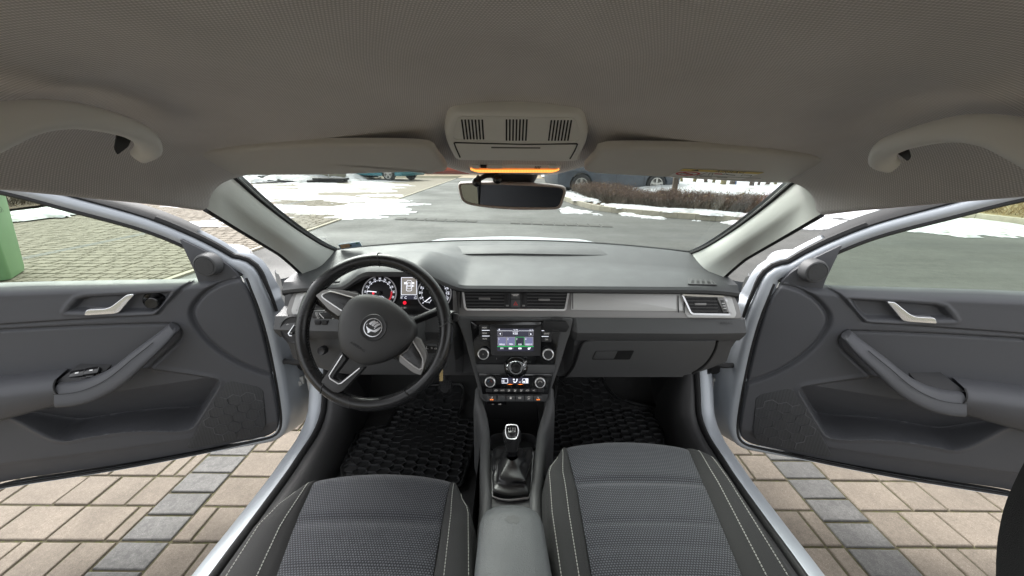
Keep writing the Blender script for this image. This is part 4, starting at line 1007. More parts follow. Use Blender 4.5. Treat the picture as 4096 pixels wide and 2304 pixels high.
    if driver:
        for (x0, y0, x1, y1) in ((215, 905, 320, 975), (355, 900, 455, 930), (315, 935, 415, 968)):
            o_ = .038 - .034 * ((y0 + y1) / 2 - 880) / -130 if False else .02
            c_ = L(cA((x0 + x1) / 2, (y0 + y1) / 2), .03); cw = W(c_[0], c_[1], .034); ups = n * .55 + V(0, 0, .8); ups /= np.linalg.norm(ups); fwd = np.cross(ups, e)
            pts = [cw + e * sx * .017 + fwd * sy * .011 for sx, sy in ((-1, -1), (1, -1), (1, 1), (-1, 1))]
            sw = slab('window_switch', roundpoly(pts, .004), ups, .012, M['gloss'], base, bevel=.002)
            MB().box(cw + ups * .0006, e * .004, fwd * .0022, ups * .0004).build('symbol', M['white_print'], sw, smooth=False)
    # speaker grille with its honeycomb ribs
    gpoly = LP(cB, [(1070, 543), (1190, 570), (1218, 590), (1228, 750), (1213, 778), (1170, 803), (880, 858), (864, 850), (1010, 590), (1035, 555)], .006)
    sg = slab('speaker_grille', roundpoly(wl(gpoly, .010), .008), n, .03, M['grille'], base, bevel=.003)
    gc = L(cB(1105, 715), .01); mb = MB(); g2 = [tuple(q) for q in gpoly]; R6 = .0235
    for i in range(-5, 6):
        for j in range(-5, 6):
            cx, cy = gc[0] + (i + (j % 2) * .5) * R6 * 1.732, gc[1] + j * R6 * 1.5
            if math.hypot(cx - gc[0], cy - gc[1]) > .098: continue
            for q in range(6):
                a0, a1 = math.radians(60 * q + 30), math.radians(60 * q + 90)
                p0, p1 = V(cx + R6 * math.cos(a0), cy + R6 * math.sin(a0)), V(cx + R6 * math.cos(a1), cy + R6 * math.sin(a1)); mm = (p0 + p1) / 2
                if sdf(g2, np.array([mm[0]]), np.array([mm[1]]))[0] > -.006: continue
                d2 = (p1 - p0) / 2; mb.box(W(mm[0], mm[1], .0104), e * d2[0] + V(0, 0, d2[1]), (e * -d2[1] + V(0, 0, d2[0])) * .085, n * .0008)
    mb.build('honeycomb', M['honeycomb'], sg, smooth=False)
    return base, W
def wl_off(W, pts, offs): return [W(q[0], q[1], o_) for q, o_ in zip(pts, offs)]
def grille_mat():
    m, nt, b = _nodes('fine speaker mesh'); N, Lk = nt.nodes, nt.links
    g = N.new('ShaderNodeTexCoord'); vo = N.new('ShaderNodeTexVoronoi'); vo.inputs['Scale'].default_value = 330; vo.inputs['Randomness'].default_value = .15; Lk.new(g.outputs['Object'], vo.inputs['Vector'])
    r = N.new('ShaderNodeMapRange'); r.inputs[1].default_value = .25; r.inputs[2].default_value = .45; Lk.new(vo.outputs[0], r.inputs[0])
    mx = N.new('ShaderNodeMix'); mx.data_type = 'RGBA'; mx.inputs[6].default_value = (.012, .012, .013, 1); mx.inputs[7].default_value = (.05, .052, .056, 1); Lk.new(r.outputs[0], mx.inputs[0]); Lk.new(mx.outputs[2], b.inputs['Base Color'])
    b.inputs['Roughness'].default_value = .55; return m
M['grille'] = grille_mat()
door_l, WL = make_door(DL, 'door', 'open front left car door with driver switches and mirror knob', True)
door_r, WR = make_door(DR, 'door', 'open front right car door without mirror knob', False)
for o in (door_l, door_r): o['group'] = 'open front doors'; o['kind'] = 'thing'
# hinge, check strap and cable gaiter between each door and the body
M['hinge'] = mat('white painted hinge', (.50, .50, .48), .5, var=.15, vscale=20)
for s, W_, nm in ((1, WL, 'left'), (-1, WR, 'right')):
    hz = .455; h0 = V(-s * .775, 1.30, hz)
    hg = MB().box(h0 + V(s * .045, .01, 0), (.05, 0, 0), (0, .008, 0), (0, 0, .022)).build('hinge', M['hinge'], door_l if s == 1 else door_r, smooth=False)
    slab('door_leaf', [h0 + V(-s * x, -.02, z) for x, z in ((.02, .03), (.055, .03), (.055, -.035), (.04, -.035), (.04, .0), (.02, .0))], (0, -1, .1), .01, M['hinge'], hg, bevel=.002)
    mk('pin', *lathe(h0 + V(0, -.008, -.03), (0, 0, 1), [(0, 0), (.013, 0), (.013, .055), (.017, .056), (.017, .068), (0, .07)], 14), M['hinge'], hg)
    mk('bolt', *lathe(h0 + V(-s * .035, -.022, .005), (0, -1, 0), [(0, 0), (.011, 0), (.010, .006), (0, .007)], 10), M['satin'], hg)
    cs = thing('check_strap', 'black check strap arm of the ' + nm + ' front door', 'check strap', h0 + V(0, 0, .12), 'door check straps')
    v, f = tube(spl([V(-s * .70, 1.22, .60), V(-s * .745, 1.20, .595), V(-s * .80, 1.215, .588), V(-s * .835, 1.235, .585)], 4), [.013, .011, .008, .012], 8); mk('arm', v, f, M['rubber'], cs)
    gt = thing('cable_gaiter', 'ribbed black rubber cable gaiter at the ' + nm + ' front door', 'gaiter', h0 + V(0, 0, .08), 'cable gaiters')
    c0, c1 = V(-s * .715, 1.26, .555), V(-s * .79, 1.30, .535); mb = MB(); pth = [c0 + (c1 - c0) * q for q in np.linspace(0, 1, 25)]
    v, f = tube(np.array(pth), [.022 if q % 2 else .030 for q in range(25)], 14); mk('bellows', v, f, M['rubber'], gt)
# ================================================================== DASHBOARD
PV = Plane((0, 1.075, .876), (1, 0, 0), (0, -.923, .385))
PR = Plane((0, 1.04, .773), (1, 0, 0), (0, -.97, .243))
PG = Plane((.4, 1.068, .69), (1, 0, 0), (0, -.97, -.2425))
PT = Plane((0, 1.15, .9355), (1, 0, 0), (0, -.06, 1))
PF = Plane((0, 1.38, .9625), (1, 0, 0), (0, -.19, .98))
c3, c4, c5 = crop(1000, 900, 1.811), crop(1700, 1050, 2.229), crop(2100, 900, 2.07)
cR, cK = crop(1830, 1270, 5.6), crop(1900, 1450, 7.627)
def pq(PL, fn, pts, off=0): return [PL.hit(fn(*p), off) for p in pts]
def ptext(mb, PL, fn, s, x, y, hpx, off=0, wpx=None):
    c = PL.hit(fn(x, y), off); h = np.linalg.norm(PL.hit(fn(x, y - hpx / 2), off) - PL.hit(fn(x, y + hpx / 2), off))
    w = np.linalg.norm(PL.hit(fn(x - wpx / 2, y), off) - PL.hit(fn(x + wpx / 2, y), off)) if wpx else None
    add_text(mb, s, c, PL.ex, PL.ey, h, w)
def prect(PL, fn, x0, y0, x1, y1, off=0): return pq(PL, fn, [(x0, y0), (x1, y0), (x1, y1), (x0, y1)], off)
def pline(mb, PL, fn, pts, px, off=0, th=.0004):    # printed line of a given pixel width
    for a, b in zip(pts[:-1], pts[1:]):
        A_, B_ = PL.hit(fn(*a), off), PL.hit(fn(*b), off); d = (B_ - A_) / 2
        w = np.linalg.norm(PL.hit(fn(a[0] + px, a[1]), off) - PL.hit(fn(*a), off)) / 2
        q = np.cross(PL.n, d); q = q / (np.linalg.norm(q) + 1e-9) * w; mb.box((A_ + B_) / 2, d, q, PL.n * th)

dash = thing('dashboard', 'grey plastic dashboard across the car with silver trim strip and glovebox', 'dashboard', (0, 1.2, .6))
# --- soft top pad with instrument hood
def hoodb(X): return sst(X, -.150, -.245) if False else (np.clip((-.135 - X) / .13, 0, 1) ** 2 * (3 - 2 * np.clip((-.135 - X) / .13, 0, 1))) * (np.clip((X + .515) / .13, 0, 1) ** 2 * (3 - 2 * np.clip((X + .515) / .13, 0, 1)))
XS = np.r_[np.linspace(-.672, -.50, 12), np.linspace(-.49, -.145, 50), np.linspace(-.135, .60, 40), np.linspace(.61, .664, 8)]
rings = []
for X in XS:
    b = float(hoodb(X)); e_ = np.clip((abs(X) - .55) / .12, 0, 1); yf = 1.475 - .165 * (abs(X) / .6) ** 2.2; FY = lambda q_: yf - (yf - 1.06) * q_; zl = .9235 - .010 * e_ ** 2
    rings.append([(X, yf + .02, .950), (X, yf, .977 - .003 * e_), (X, yf - .02, .976), (X, FY(.42), .9465 + .030 * b), (X, FY(.47), .9425 + .038 * b), (X, FY(.615) - .01 * b, .9405 + .059 * b), (X, FY(.78) - .02 * b, .936 + .073 * b), (X, FY(.915) - .03 * b, .931 + .076 * b),
                  (X, 1.068 - .05 * b, zl + .004 + .070 * b), (X, 1.060 - .058 * b, zl - .003 + .066 * b), (X, 1.060 - .058 * b, zl - .012 + .063 * b), (X, 1.068 - .045 * b, zl - .018 + .060 * b), (X, 1.13, zl - .02 + .045 * b)])
l0 = [V(*p) + V(-.012, .02, -.012) for p in rings[0]]; l1 = [V(*p) + V(.012, .02, -.012) for p in rings[-1]]
l00 = [V(*p) * V(1, 1, 0) + V(.004, .03, .89) for p in rings[0]]; l11 = [V(*p) * V(1, 1, 0) + V(-.004, .03, .89) for p in rings[-1]]
allr = [l00, l0] + rings + [l1, l11]
v, f = loft([r_[:11] for r_ in allr], closed=False); mk('top_pad', v, f, M['dash'], dash, sharp=28)
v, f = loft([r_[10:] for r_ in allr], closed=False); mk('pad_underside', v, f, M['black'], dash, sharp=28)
fi = [(1005, 628), (1020, 621), (1280, 615.5), (1540, 621), (1567, 630), (1545, 642), (1280, 637), (1045, 640)]
slab('windscreen_vent_panel', roundpoly(pq(PF, D, fi, .006), .012), PF.n, .01, M['dash2'], dash, bevel=.002)
# --- structural body behind the trim and the lower fascia
def body_sec(X):
    e_ = np.clip((abs(X) - .50) / .19, 0, 1) ** 2; k = .022 * e_; c_ = .06 * float(sst(.19 - abs(X), 0, .045))
    return [(X, 1.14, .925), (X, 1.125, .905), (X, 1.105, .845), (X, 1.075, .836), (X, 1.052 + c_ * .4, .833), (X, 1.036 + k * .3 + c_, .818), (X, 1.023 + k * .4 + c_, .799), (X, 1.026 + k * .4 + c_, .790), (X, 1.046 + k * .4 + c_, .763), (X, 1.060 + k * .4 + c_, .7575),
            (X, 1.066 + k + c_, .72), (X, 1.075 + k + c_, .67), (X, 1.084 + k, .628 + .03 * e_), (X, 1.094 + k, .612 + .04 * e_), (X, 1.15, .606 + .05 * e_), (X, 1.48, .60)]
xb = np.r_[-.700, np.linspace(-.69, .68, 60), .690]
rings = [body_sec(x) for x in xb]
rings = [[V(p[0] * .97, p[1] + .05, p[2]) for p in rings[0]]] + rings + [[V(p[0] * .97, p[1] + .05, p[2]) for p in rings[-1]]]
v, f = loft(rings, closed=False)
f += [tuple(range(len(rings[0]))), tuple(range((len(rings) - 1) * len(rings[0]), len(rings) * len(rings[0])))]
mk('fascia', v, f, M['dash2'], dash, sharp=28)
# --- silver trim strip
tr_o = [(1138, 728), (1700, 737), (1846, 743), (1858, 765), (1866, 795), (1862, 802), (1140, 798)]
slab('trim_strip', roundpoly(pq(PV, D, tr_o, .002), .006), PV.n, .03, M['satin_dark'], dash, bevel=.003)
slab('trim_strip', roundpoly(pq(PV, c5, [(388, 541), (1268, 558), (1332, 716), (380, 704)], .005), .004), PV.n, .02, M['satin'], dash, bevel=.002)
tl = [p * V(-1, 1, 1) + V(.012, 0, 0) for p in pq(PV, D, [(1690, 737), (1846, 743), (1858, 765), (1866, 795), (1862, 802), (1640, 800)], .002)]
slab('trim_strip', roundpoly(tl, .006), PV.n, .03, M['satin_dark'], dash, bevel=.003)
# --- air vents
def scan(poly, v):
    xs_ = []
    for a, b in zip(poly, poly[1:] + poly[:1]):
        if (a[1] > v) != (b[1] > v): xs_.append(a[0] + (b[0] - a[0]) * (v - a[1]) / (b[1] - a[1]))
    return (min(xs_), max(xs_)) if len(xs_) >= 2 else None
def vent(PL, uvo, parent, b0=0.0, ring=.0055, nsl=5, x_range=None, tab=None, mirror=False, ringmat='chrome_trim'):
    W = (lambda uv, off=0: PL.w(uv, off) * V(-1, 1, 1) + V(.012, 0, 0)) if mirror else PL.w
    n_ = PL.n; o = roundpoly(uvo, .006, 4); i = shrink(np.array(o), ring); b = shrink(np.array(o), ring * .6)
    vt = slab('air_vent', [W(q, .0045 + b0) for q in b], n_, .004, M['black'], parent)
    v, f = frame_ring([W(q, .011 + b0) for q in o], [W(q, .009 + b0) for q in i], n_, .012); mk('vent_frame', v, f, M[ringmat], vt, sharp=30)
    ip = [tuple(q) for q in i]; vs = [q[1] for q in ip]; v0, v1 = min(vs), max(vs)
    for rng in (x_range or [None]):
        for k in range(nsl):
            vv = v0 + (v1 - v0) * (k + .75) / (nsl + .5); s = scan(ip, vv)
            if not s: continue
            a, bb = s
            if rng: a, bb = max(a, rng[0]), min(bb, rng[1])
            MB().box(W(((a + bb) / 2, vv), .0068 + b0), V(1, 0, 0) * (bb - a) / 2, PL.ey * .0016 + n_ * .0004, n_ * .0028).build('slat', M['slat'], vt, smooth=False)
        a, bb = (rng or scan(ip, (v0 + v1) / 2)); mbv = MB()
        for k in range(7):
            uu = a + (bb - a) * (k + .5) / 7; mbv.box(W((uu, (v0 + v1) / 2), .0048 + b0), V(.0012, 0, 0), PL.ey * (v1 - v0) * .46, n_ * .0006)
        mbv.build('rear_vane', M['black'], vt, smooth=False)
    for tu in (tab or []):
        slab('vent_tab', roundpoly([W((tu[0] + sx * .017, tu[1] + sy * .0032), .013) for sx, sy in ((-1, -1), (1, -1), (1, 1), (-1, 1))], .002), n_, .006, M['satin_dark'], vt, bevel=.001)
    return vt
cv = [PV.uv(c4(*p), .008) for p in ((330, 246), (1292, 250), (1258, 425), (1235, 432), (370, 428), (350, 408))]
lx, mx0, mx1, rx = [PV.uv(c4(x, 330), .008)[0] for x in (345, 705, 910, 1290)]
tabs = [PV.uv(c4(530, 322), .013), PV.uv(c4(1063, 332), .013)]
vc = vent(PV, cv, dash, x_range=[(lx - .02, mx0), (mx1, rx + .02)], tab=tabs)
hb = slab('switch_block', pq(PV, c4, [(706, 262), (910, 263), (910, 402), (706, 400)], .009), PV.n, .006, M['dark'], vc)
slab('passenger_airbag_lamp', pq(PV, c4, [(768, 265), (846, 266), (846, 324), (768, 323)], .0105), PV.n, .003, M['dash2'], vc, bevel=.0006)
hz_ = slab('hazard_button', pq(PV, c4, [(768, 329), (848, 330), (848, 402), (768, 401)], .0112), PV.n, .003, M['dash2'], vc, bevel=.0008)
tm = MB(); ptext(tm, PV, c4, 'PASSENGER', 806, 286, 9, .0109, 62); ptext(tm, PV, c4, 'AIR BAG', 806, 296, 8, .0109, 42); tm.build('lettering', M['lit_grey'], vc, smooth=False)
v, f = frame_ring(pq(PV, c4, [(807, 346), (827, 381), (788, 381)], .0118), pq(PV, c4, [(807, 357), (818, 376), (797, 376)], .0118), PV.n, .0008); mk('warning_triangle', v, f, M['lit_red2'] if 'lit_red2' in M else M['red_print'], vc, smooth=False)
for x in (735, 880):
    slab('vent_wheel', roundpoly(pq(PV, c4, [(x - 13, 275), (x + 13, 275), (x + 13, 372), (x - 13, 372)], .0125), .002), PV.n, .006, M['rubber'], vc, bevel=.002)
    MB().box(PV.hit(c4(x, 385), .0112), PV.ex * .004, PV.ey * .0022, PV.n * .0006).build('vent_mark', M['grey_print2'] if 'grey_print2' in M else M['satin_dark'], vc, smooth=False)
sv = [PV.uv(c5(*p), .008) for p in ((1288, 572), (1640, 586), (1668, 620), (1704, 735), (1690, 750), (1385, 745), (1362, 730))]
sw = [PV.uv(c5(*p), .008) for p in ((1585, 600), (1655, 605), (1690, 720), (1640, 722))]
so = [PV.uv(c5(*p), .008) for p in ((1270, 562), (1660, 577), (1718, 592), (1760, 735), (1745, 772), (1352, 768), (1330, 735))]
for mir in (False, True):
    Wm = (lambda uv, off=0: PV.w(uv, off) * V(-1, 1, 1) + V(.012, 0, 0)) if mir else PV.w
    slab('vent_surround', roundpoly([Wm(q, .0045) for q in so], .006), PV.n, .012, M['satin'], dash, bevel=.003)
    a_ = PV.uv(c5(1330, 660), .008)[0]; b_ = PV.uv(c5(1590, 660), .008)[0]
    vt = vent(PV, sv, dash, b0=.003, x_range=[(a_ - .03, b_)], tab=[PV.uv(c5(1455, 655), .013)], mirror=mir)
    slab('wheel_bezel', [Wm(q, .0115) for q in sw], PV.n, .005, M['satin_dark'], vt, bevel=.001)
    for k in range(9):
        q = PV.uv(c5(1628 + k * 3.4, 628 + k * 10.5), .01); MB().box(Wm(q, .0125), V(.004, 0, 0), PV.ey * .0013, PV.n * .002).build('wheel_rib', M['satin'] if k in (2, 4, 6) else M['rubber'], vt, smooth=False)
# side demister slots on the pad
ds = pq(PT, c5, [(1345, 436), (1525, 440), (1590, 495), (1350, 490)], .0015)
for mir in (False, True):
    P_ = [p * V(-1, 1, 1) + V(.012, 0, 0) for p in ds] if mir else ds
    dv = slab('demister_vent', roundpoly(P_, .006), PT.n, .006, M['black'], dash, bevel=.001)
    P2 = np.array(roundpoly(P_, .006)); v, f = frame_ring(P2 + PT.n * .0012, shrink(P2, .004) + PT.n * .0012, PT.n, .004); mk('vent_frame', v, f, M['dash2'], dv)
    for k in range(5):
        a0 = P_[0] + (P_[1] - P_[0]) * (k + .9) / 5; a1 = P_[3] + (P_[2] - P_[3]) * (k + .25) / 5; d = (a1 - a0) / 2
        MB().box((a0 + a1) / 2 + PT.n * .0004, d * .92, np.cross(PT.n, d) / np.linalg.norm(d) * .0030, PT.n * .0006).build('slat', M['dash2'], dv, smooth=False)
# glovebox lid with handle
gb = spl([(345, 1262), (400, 1190), (432, 1110), (455, 1040), (480, 990), (520, 966), (580, 961)], 5).tolist() + [(1583, 963)] + spl([(1570, 1020), (1530, 1095), (1470, 1165), (1380, 1225), (1320, 1240)], 5).tolist() + [(1310, 1262)]
glb = slab('glovebox_lid', pq(PG, c5, gb, .012), PG.n, .025, M['dash2'], dash, bevel=.004)
slab('latch_recess', roundpoly(pq(PG, c5, [(553, 1114), (585, 1045), (905, 1040), (868, 1114)], .0132), .004), PG.n, .003, M['black'], glb)
slab('latch', roundpoly(pq(PG, c5, [(560, 1110), (590, 1049), (768, 1046), (735, 1109)], .0145), .003), PG.n, .003, M['dash2'], glb, bevel=.001)
v, f = tube(np.array(pq(PG, c5, spl([(330, 1262), (390, 1185), (422, 1105), (446, 1035), (470, 985), (515, 958)], 5).tolist(), .004)), .004, 6); mk('lid_gap', v, f, M['black'], glb)
v, f = tube(np.array(pq(PG, c5, spl([(1592, 962), (1578, 1022), (1538, 1100), (1478, 1170), (1385, 1232)], 5).tolist(), .004)), .004, 6); mk('lid_gap', v, f, M['black'], glb)
tm = MB(); PA = Plane((.6, 1.04, .82), (1, 0, 0), (0, -.75, .66)); ptext(tm, PA, c5, 'AIRBAG', 1665, 811, 22, .006, 100); tm.build('lettering', M['black'], dash, smooth=False)
# driver's side: light switch, knee panel cap, dimmer wheels
PD = Plane((-.6, 1.045, .79), (1, 0, 0), (-.0, -.97, .20))
c6 = crop(1080, 1050, 2.4146)
ls = PD.hit(c6(235, 650), .012); v, f = lathe(ls, PD.n, [(0, -.02), (.044, -.02), (.044, -.002), (.040, .002), (.036, -.001), (0, -.001)], 32); lsw = mk('light_switch', v, f, M['dark'], dash, sharp=30)
slab('turn_knob', roundpoly(pq(PD, c6, [(175, 685), (232, 605), (262, 625), (205, 708)], .028), .006), PD.n, .03, M['dark'], lsw, bevel=.003)
v, f = tube(np.array(pq(PD, c6, [(262, 625), (235, 602), (178, 686), (190, 706), (212, 708)], .029)), .0022, 6); mk('chrome_edge', v, f, M['chrome'], lsw)
tm = MB(); ptext(tm, PD, c6, 'ID', 172, 602, 18, .0125, 22); ptext(tm, PD, c6, 'OD', 158, 645, 18, .0125, 24); ptext(tm, PD, c6, 'o', 205, 681, 14, .030, 14); tm.build('symbol', M['white_print'], lsw, smooth=False)
v, f = lathe(PD.hit(c6(495, 857), .004), PD.n, [(0, -.02), (.013, -.02), (.013, 0), (.010, .004), (.008, .003), (0, .002)], 20); mk('round_cap', v, f, M['dark'], dash, sharp=30)
dm = slab('dimmer_panel', roundpoly(pq(PD, c6, [(425, 556), (566, 560), (564, 612), (428, 610)], .013), .003), PD.n, .02, M['dark'], dash, bevel=.002)
for x in (458, 524):
    slab('dimmer_wheel', roundpoly(pq(PD, c6, [(x - 26, 566), (x + 26, 567), (x + 26, 602), (x - 26, 601)], .018), .002), PD.n, .01, M['rubber'], dm, bevel=.003)
# lower centre of the dashboard: frame round radio and climate unit
cs_o = [(262, 486), (1325, 492), (1300, 620), (1262, 720), (1222, 860), (1172, 1010), (1120, 1150), (1090, 1240), (505, 1240), (480, 1150), (440, 1010), (398, 860), (355, 700), (300, 560)]
slab('centre_frame', roundpoly(pq(PR, c4, cs_o, .012), .012), PR.n, .08, M['dash2'], dash, bevel=.008, seg=3)
v, f = frame_ring(roundpoly(pq(PR, c4, [(384, 500), (1228, 504), (1158, 975), (1105, 1238), (520, 1238), (450, 972)], .0150), .010), roundpoly(pq(PR, c4, [(398, 512), (1214, 516), (1147, 975), (1096, 1230), (529, 1230), (462, 972)], .0150), .010), PR.n, .004)
mk('frame_edge', v, f, M['dash'], dash, sharp=30)
slab('shelf_bar', pq(PR, c4, [(452, 908), (1162, 912), (1148, 978), (468, 974)], .018), PR.n, .03, M['dash2'], dash, bevel=.002)

# ================================================================== RADIO
radio = thing('car_radio', 'black car radio with lit colour touchscreen and two chrome-ringed knobs', 'radio', PR.hit(cR(1290, 560)))
slab('front_panel', roundpoly(pq(PR, cR, [(300, 78), (2312, 84), (2320, 130), (2185, 1048), (408, 1040), (290, 120)], .016), .004), PR.n, .01, M['gloss'], radio, bevel=.001)
bz_o = roundpoly(pq(PR, cR, [(722, 172), (1880, 176), (1858, 850), (1820, 858), (790, 850), (748, 820)], .022), .004); bz_i = roundpoly(pq(PR, cR, [(886, 250), (1712, 252), (1704, 752), (1690, 756), (905, 754), (886, 738)], .0185), .002)
v, f = frame_ring(bz_o, bz_i, PR.n, .006); mk('screen_bezel', v, f, M['dark'], radio, sharp=20)
scr = slab('screen', pq(PR, cR, [(884, 248), (1714, 250), (1706, 756), (884, 756)], .0178), PR.n, .002, M['lit_black'], radio)
o1, o2 = .0182, .0186
for k, (x0, x1) in enumerate(((905, 1092), (1104, 1290), (1304, 1492), (1506, 1692))):
    t_ = slab('preset_tile', prect(PR, cR, x0, 440, x1, 625, o1), PR.n, .0003, M['lit_black'] if k == 2 else M['lit_screen'], scr, smooth=False)
    fr_ = MB(); pline(fr_, PR, cR, [(x0, 440), (x1, 440), (x1, 625), (x0, 625), (x0, 440)], 6, o2, .0001); fr_.build('tile_edge', M['lit_green'] if k == 2 else M['lit_grey'], scr, smooth=False)
tm = MB()
for k, (s, x, w) in enumerate((('IMPULS', 1000, 118), ('FAJN', 1200, 80), ('KISS', 1398, 72), ('RADIO F1', 1598, 142))):
    ptext(tm, PR, cR, s, x, 602, 34, o2, w); ptext(tm, PR, cR, str(k + 1), (928, 1128, 1328, 1528)[k], 482, 36, o2)
ptext(tm, PR, cR, 'KISS', 1297, 357, 46, o2, 106); ptext(tm, PR, cR, '12:45', 1302, 278, 32, o2, 96); ptext(tm, PR, cR, '-1.5 °C', 1645, 278, 28, o2, 88); ptext(tm, PR, cR, 'FM', 992, 692, 38, o2, 62); ptext(tm, PR, cR, '1', 1238, 692, 34, o2)
pline(tm, PR, cR, [(892, 296), (1225, 298), (1255, 316), (1345, 316), (1375, 298), (1710, 298)], 5, o2, .0001)
for pts in ([(940, 365), (968, 345), (968, 387)], [(1662, 372), (1632, 352), (1632, 392)], [(918, 268), (944, 250), (944, 286)]):
    addslab(tm, pq(PR, cR, pts, o2), PR.n, .0002)
for x in (1182, 1398): addslab(tm, prect(PR, cR, x - 34, 676, x + 34, 710, o2), PR.n, .0002)
a = np.linspace(0, 2 * math.pi, 17)[:-1]; addslab(tm, pq(PR, cR, [(1598 + (28 if k % 2 else 20) * math.cos(q), 698 + (28 if k % 2 else 20) * math.sin(q)) for k, q in enumerate(a)], o2), PR.n, .0002); addslab(tm, pq(PR, cR, [(1630 + 11 * math.cos(q), 680 + 11 * math.sin(q)) for q in a], o2), PR.n, .0002)
tm.build('screen_text', M['lit_white'], scr, smooth=False)
addslab_m = MB(); addslab(addslab_m, prect(PR, cR, 890, 645, 1706, 657, o2), PR.n, .0002); addslab_m.build('green_bar', M['lit_green'], scr, smooth=False)
for x in ((908, 1000), (1600, 1694)):
    fr_ = MB(); pline(fr_, PR, cR, [(x[0], 320), (x[1], 320), (x[1], 408), (x[0], 408), (x[0], 320)], 4, o2, .0001); fr_.build('arrow_box', M['lit_grey'], scr, smooth=False)
for k in range(4): slab('foot_tile', prect(PR, cR, 895 + 203 * k, 672, 1090 + 205 * k, 732, o1), PR.n, .0003, M['lit_screen2'] if 'lit_screen2' in M else M['lit_black'], scr, smooth=False)
for k, (s, y0, y1, dx) in enumerate((('RADIO', 170, 285, 0), ('MEDIA', 292, 412, 8), ('MUTE', 420, 535, 22))):
    bt_ = slab('radio_button', roundpoly(pq(PR, cR, [(472 + dx, y0), (716, y0), (718, y1), (482 + dx, y1)], .0195), .003), PR.n, .005, M['dark'], radio, bevel=.0008)
    tm = MB(); ptext(tm, PR, cR, s, 605 + dx * .2, (y0 + y1) / 2, 36, .0199, 106 if s != 'MUTE' else 94); tm.build('lettering', M['lit_grey'], bt_, smooth=False)
    if k < 2: tm = MB(); pline(tm, PR, cR, [(546 + 8 * k, y1 + 3), (718, y1 + 3)], 9, .0198, .0003); tm.build('bar', M['lit_white'], bt_, smooth=False)
for k, (s, y0, y1, dx) in enumerate((('', 180, 290, 0), ('SOUND', 300, 420, 6), ('CAR', 430, 552, 22))):
    bt_ = slab('radio_button', roundpoly(pq(PR, cR, [(1884, y0), (2128 - dx, y0), (2120 - dx, y1), (1880, y1)], .0195), .003), PR.n, .005, M['dark'], radio, bevel=.0008)
    tm = MB()
    if s: ptext(tm, PR, cR, s, 1998 - dx * .2, (y0 + y1) / 2, 36, .0199, 116 if s != 'CAR' else 68); tm.build('lettering', M['lit_grey'], bt_, smooth=False)
    if k < 2: tm = MB(); pline(tm, PR, cR, [(1884, y1 + 4), (2046 - 6 * k, y1 + 4)], 9, .0198, .0003); tm.build('bar', M['lit_white'], bt_, smooth=False)
def knob(PL, r, parent, rad=.0165, h=.016, name='knob', capm='dark', off=.016):
    c = PL.hit(r, off + h * .8) - PL.n * h * .8
    v, f = lathe(c, PL.n, [(0, 0), (rad * 1.05, 0), (rad, h * .8), (rad * .92, h), (rad * .80, h), (rad * .76, h * .94), (0, h * .94)], 32)
    k = mk(name, v, f, M[capm], parent, sharp=30)
    v, f = lathe(c + PL.n * h * .74, PL.n, [(rad * .80, h * .27), (rad * .86, h * .30), (rad * .98, h * .22), (rad * 1.03, h * .02), (rad * 1.0, 0), (rad * .80, h * .27)], 32, False); mk('chrome_ring', v, f, M['chrome_trim'], k)
    return k, c
k1, kc = knob(PR, cR(578, 818), radio); tm = MB(); ptext(tm, PR, cR, 'o', 574, 824, 30, .032); tm.build('symbol', M['lit_grey'], k1, smooth=False)
knob(PR, cR(2030, 828), radio)
tm = MB(); pline(tm, PR, cR, [(1195, 918), (1198, 948), (1400, 950), (1404, 920)], 7, .0172, .0003); pline(tm, PR, cR, [(875, 905), (877, 940)], 8, .0172, .0003); tm.build('card_slot', M['satin_dark'], radio, smooth=False)

# ================================================================== CLIMATE CONTROL
clim = thing('climate_control', 'black climate control unit with small lit display and two knobs', 'climate control', PR.hit(cK(1230, 700)))
slab('front_panel', roundpoly(pq(PR, cK, [(95, 330), (2380, 350), (2330, 470), (2235, 975), (225, 965), (150, 480)], .016), .003), PR.n, .01, M['gloss'], clim, bevel=.001)
dsp = slab('display', prect(PR, cK, 800, 470, 1640, 650, .0175), PR.n, .002, M['lit_black'], clim)
tm = MB(); of = .0180
ptext(tm, PR, cK, 'HI', 856, 566, 78, of, 74); pline(tm, PR, cK, [(818, 492), (985, 492), (1000, 508), (1000, 612), (985, 626), (818, 626)], 13, of, .0001); ptext(tm, PR, cK, 'A/C', 1372, 600, 36, of, 62)
for pts in ([(1150, 505), (1220, 505), (1200, 532), (1170, 532)], [(1155, 560), (1215, 560), (1185, 590)]): addslab(tm, pq(PR, cK, pts, of), PR.n, .0002)
pline(tm, PR, cK, [(1180, 610), (1250, 600), (1285, 540)], 24, of, .0001); addslab(tm, pq(PR, cK, [(1282 + 18 * math.cos(q), 520 + 18 * math.sin(q)) for q in a], of), PR.n, .0002)
pline(tm, PR, cK, [(1625, 495), (1460, 495), (1446, 510), (1446, 612), (1460, 626), (1625, 626)], 10, of, .0001); addslab(tm, pq(PR, cK, [(1540, 500), (1622, 500), (1622, 622), (1552, 622)], of), PR.n, .0002); addslab(tm, pq(PR, cK, [(1498 + 26 * math.cos(q), 588 + 26 * math.sin(q)) for q in a], of), PR.n, .0002)
tm.build('display_text', M['lit_white'], dsp, smooth=False)
for x in (1070, 1385):
    tm = MB(); addslab(tm, pq(PR, cK, [(x - 90, 668), (x, 658), (x + 90, 668), (x, 678)], .0176), PR.n, .0003); tm.build('amber_lamp', M['lit_amber'], dsp, smooth=False)
ka, kc = knob(PR, cK(460, 600), clim, .0155, .018); kb, kc2 = knob(PR, cK(1985, 620), clim, .0155, .018)
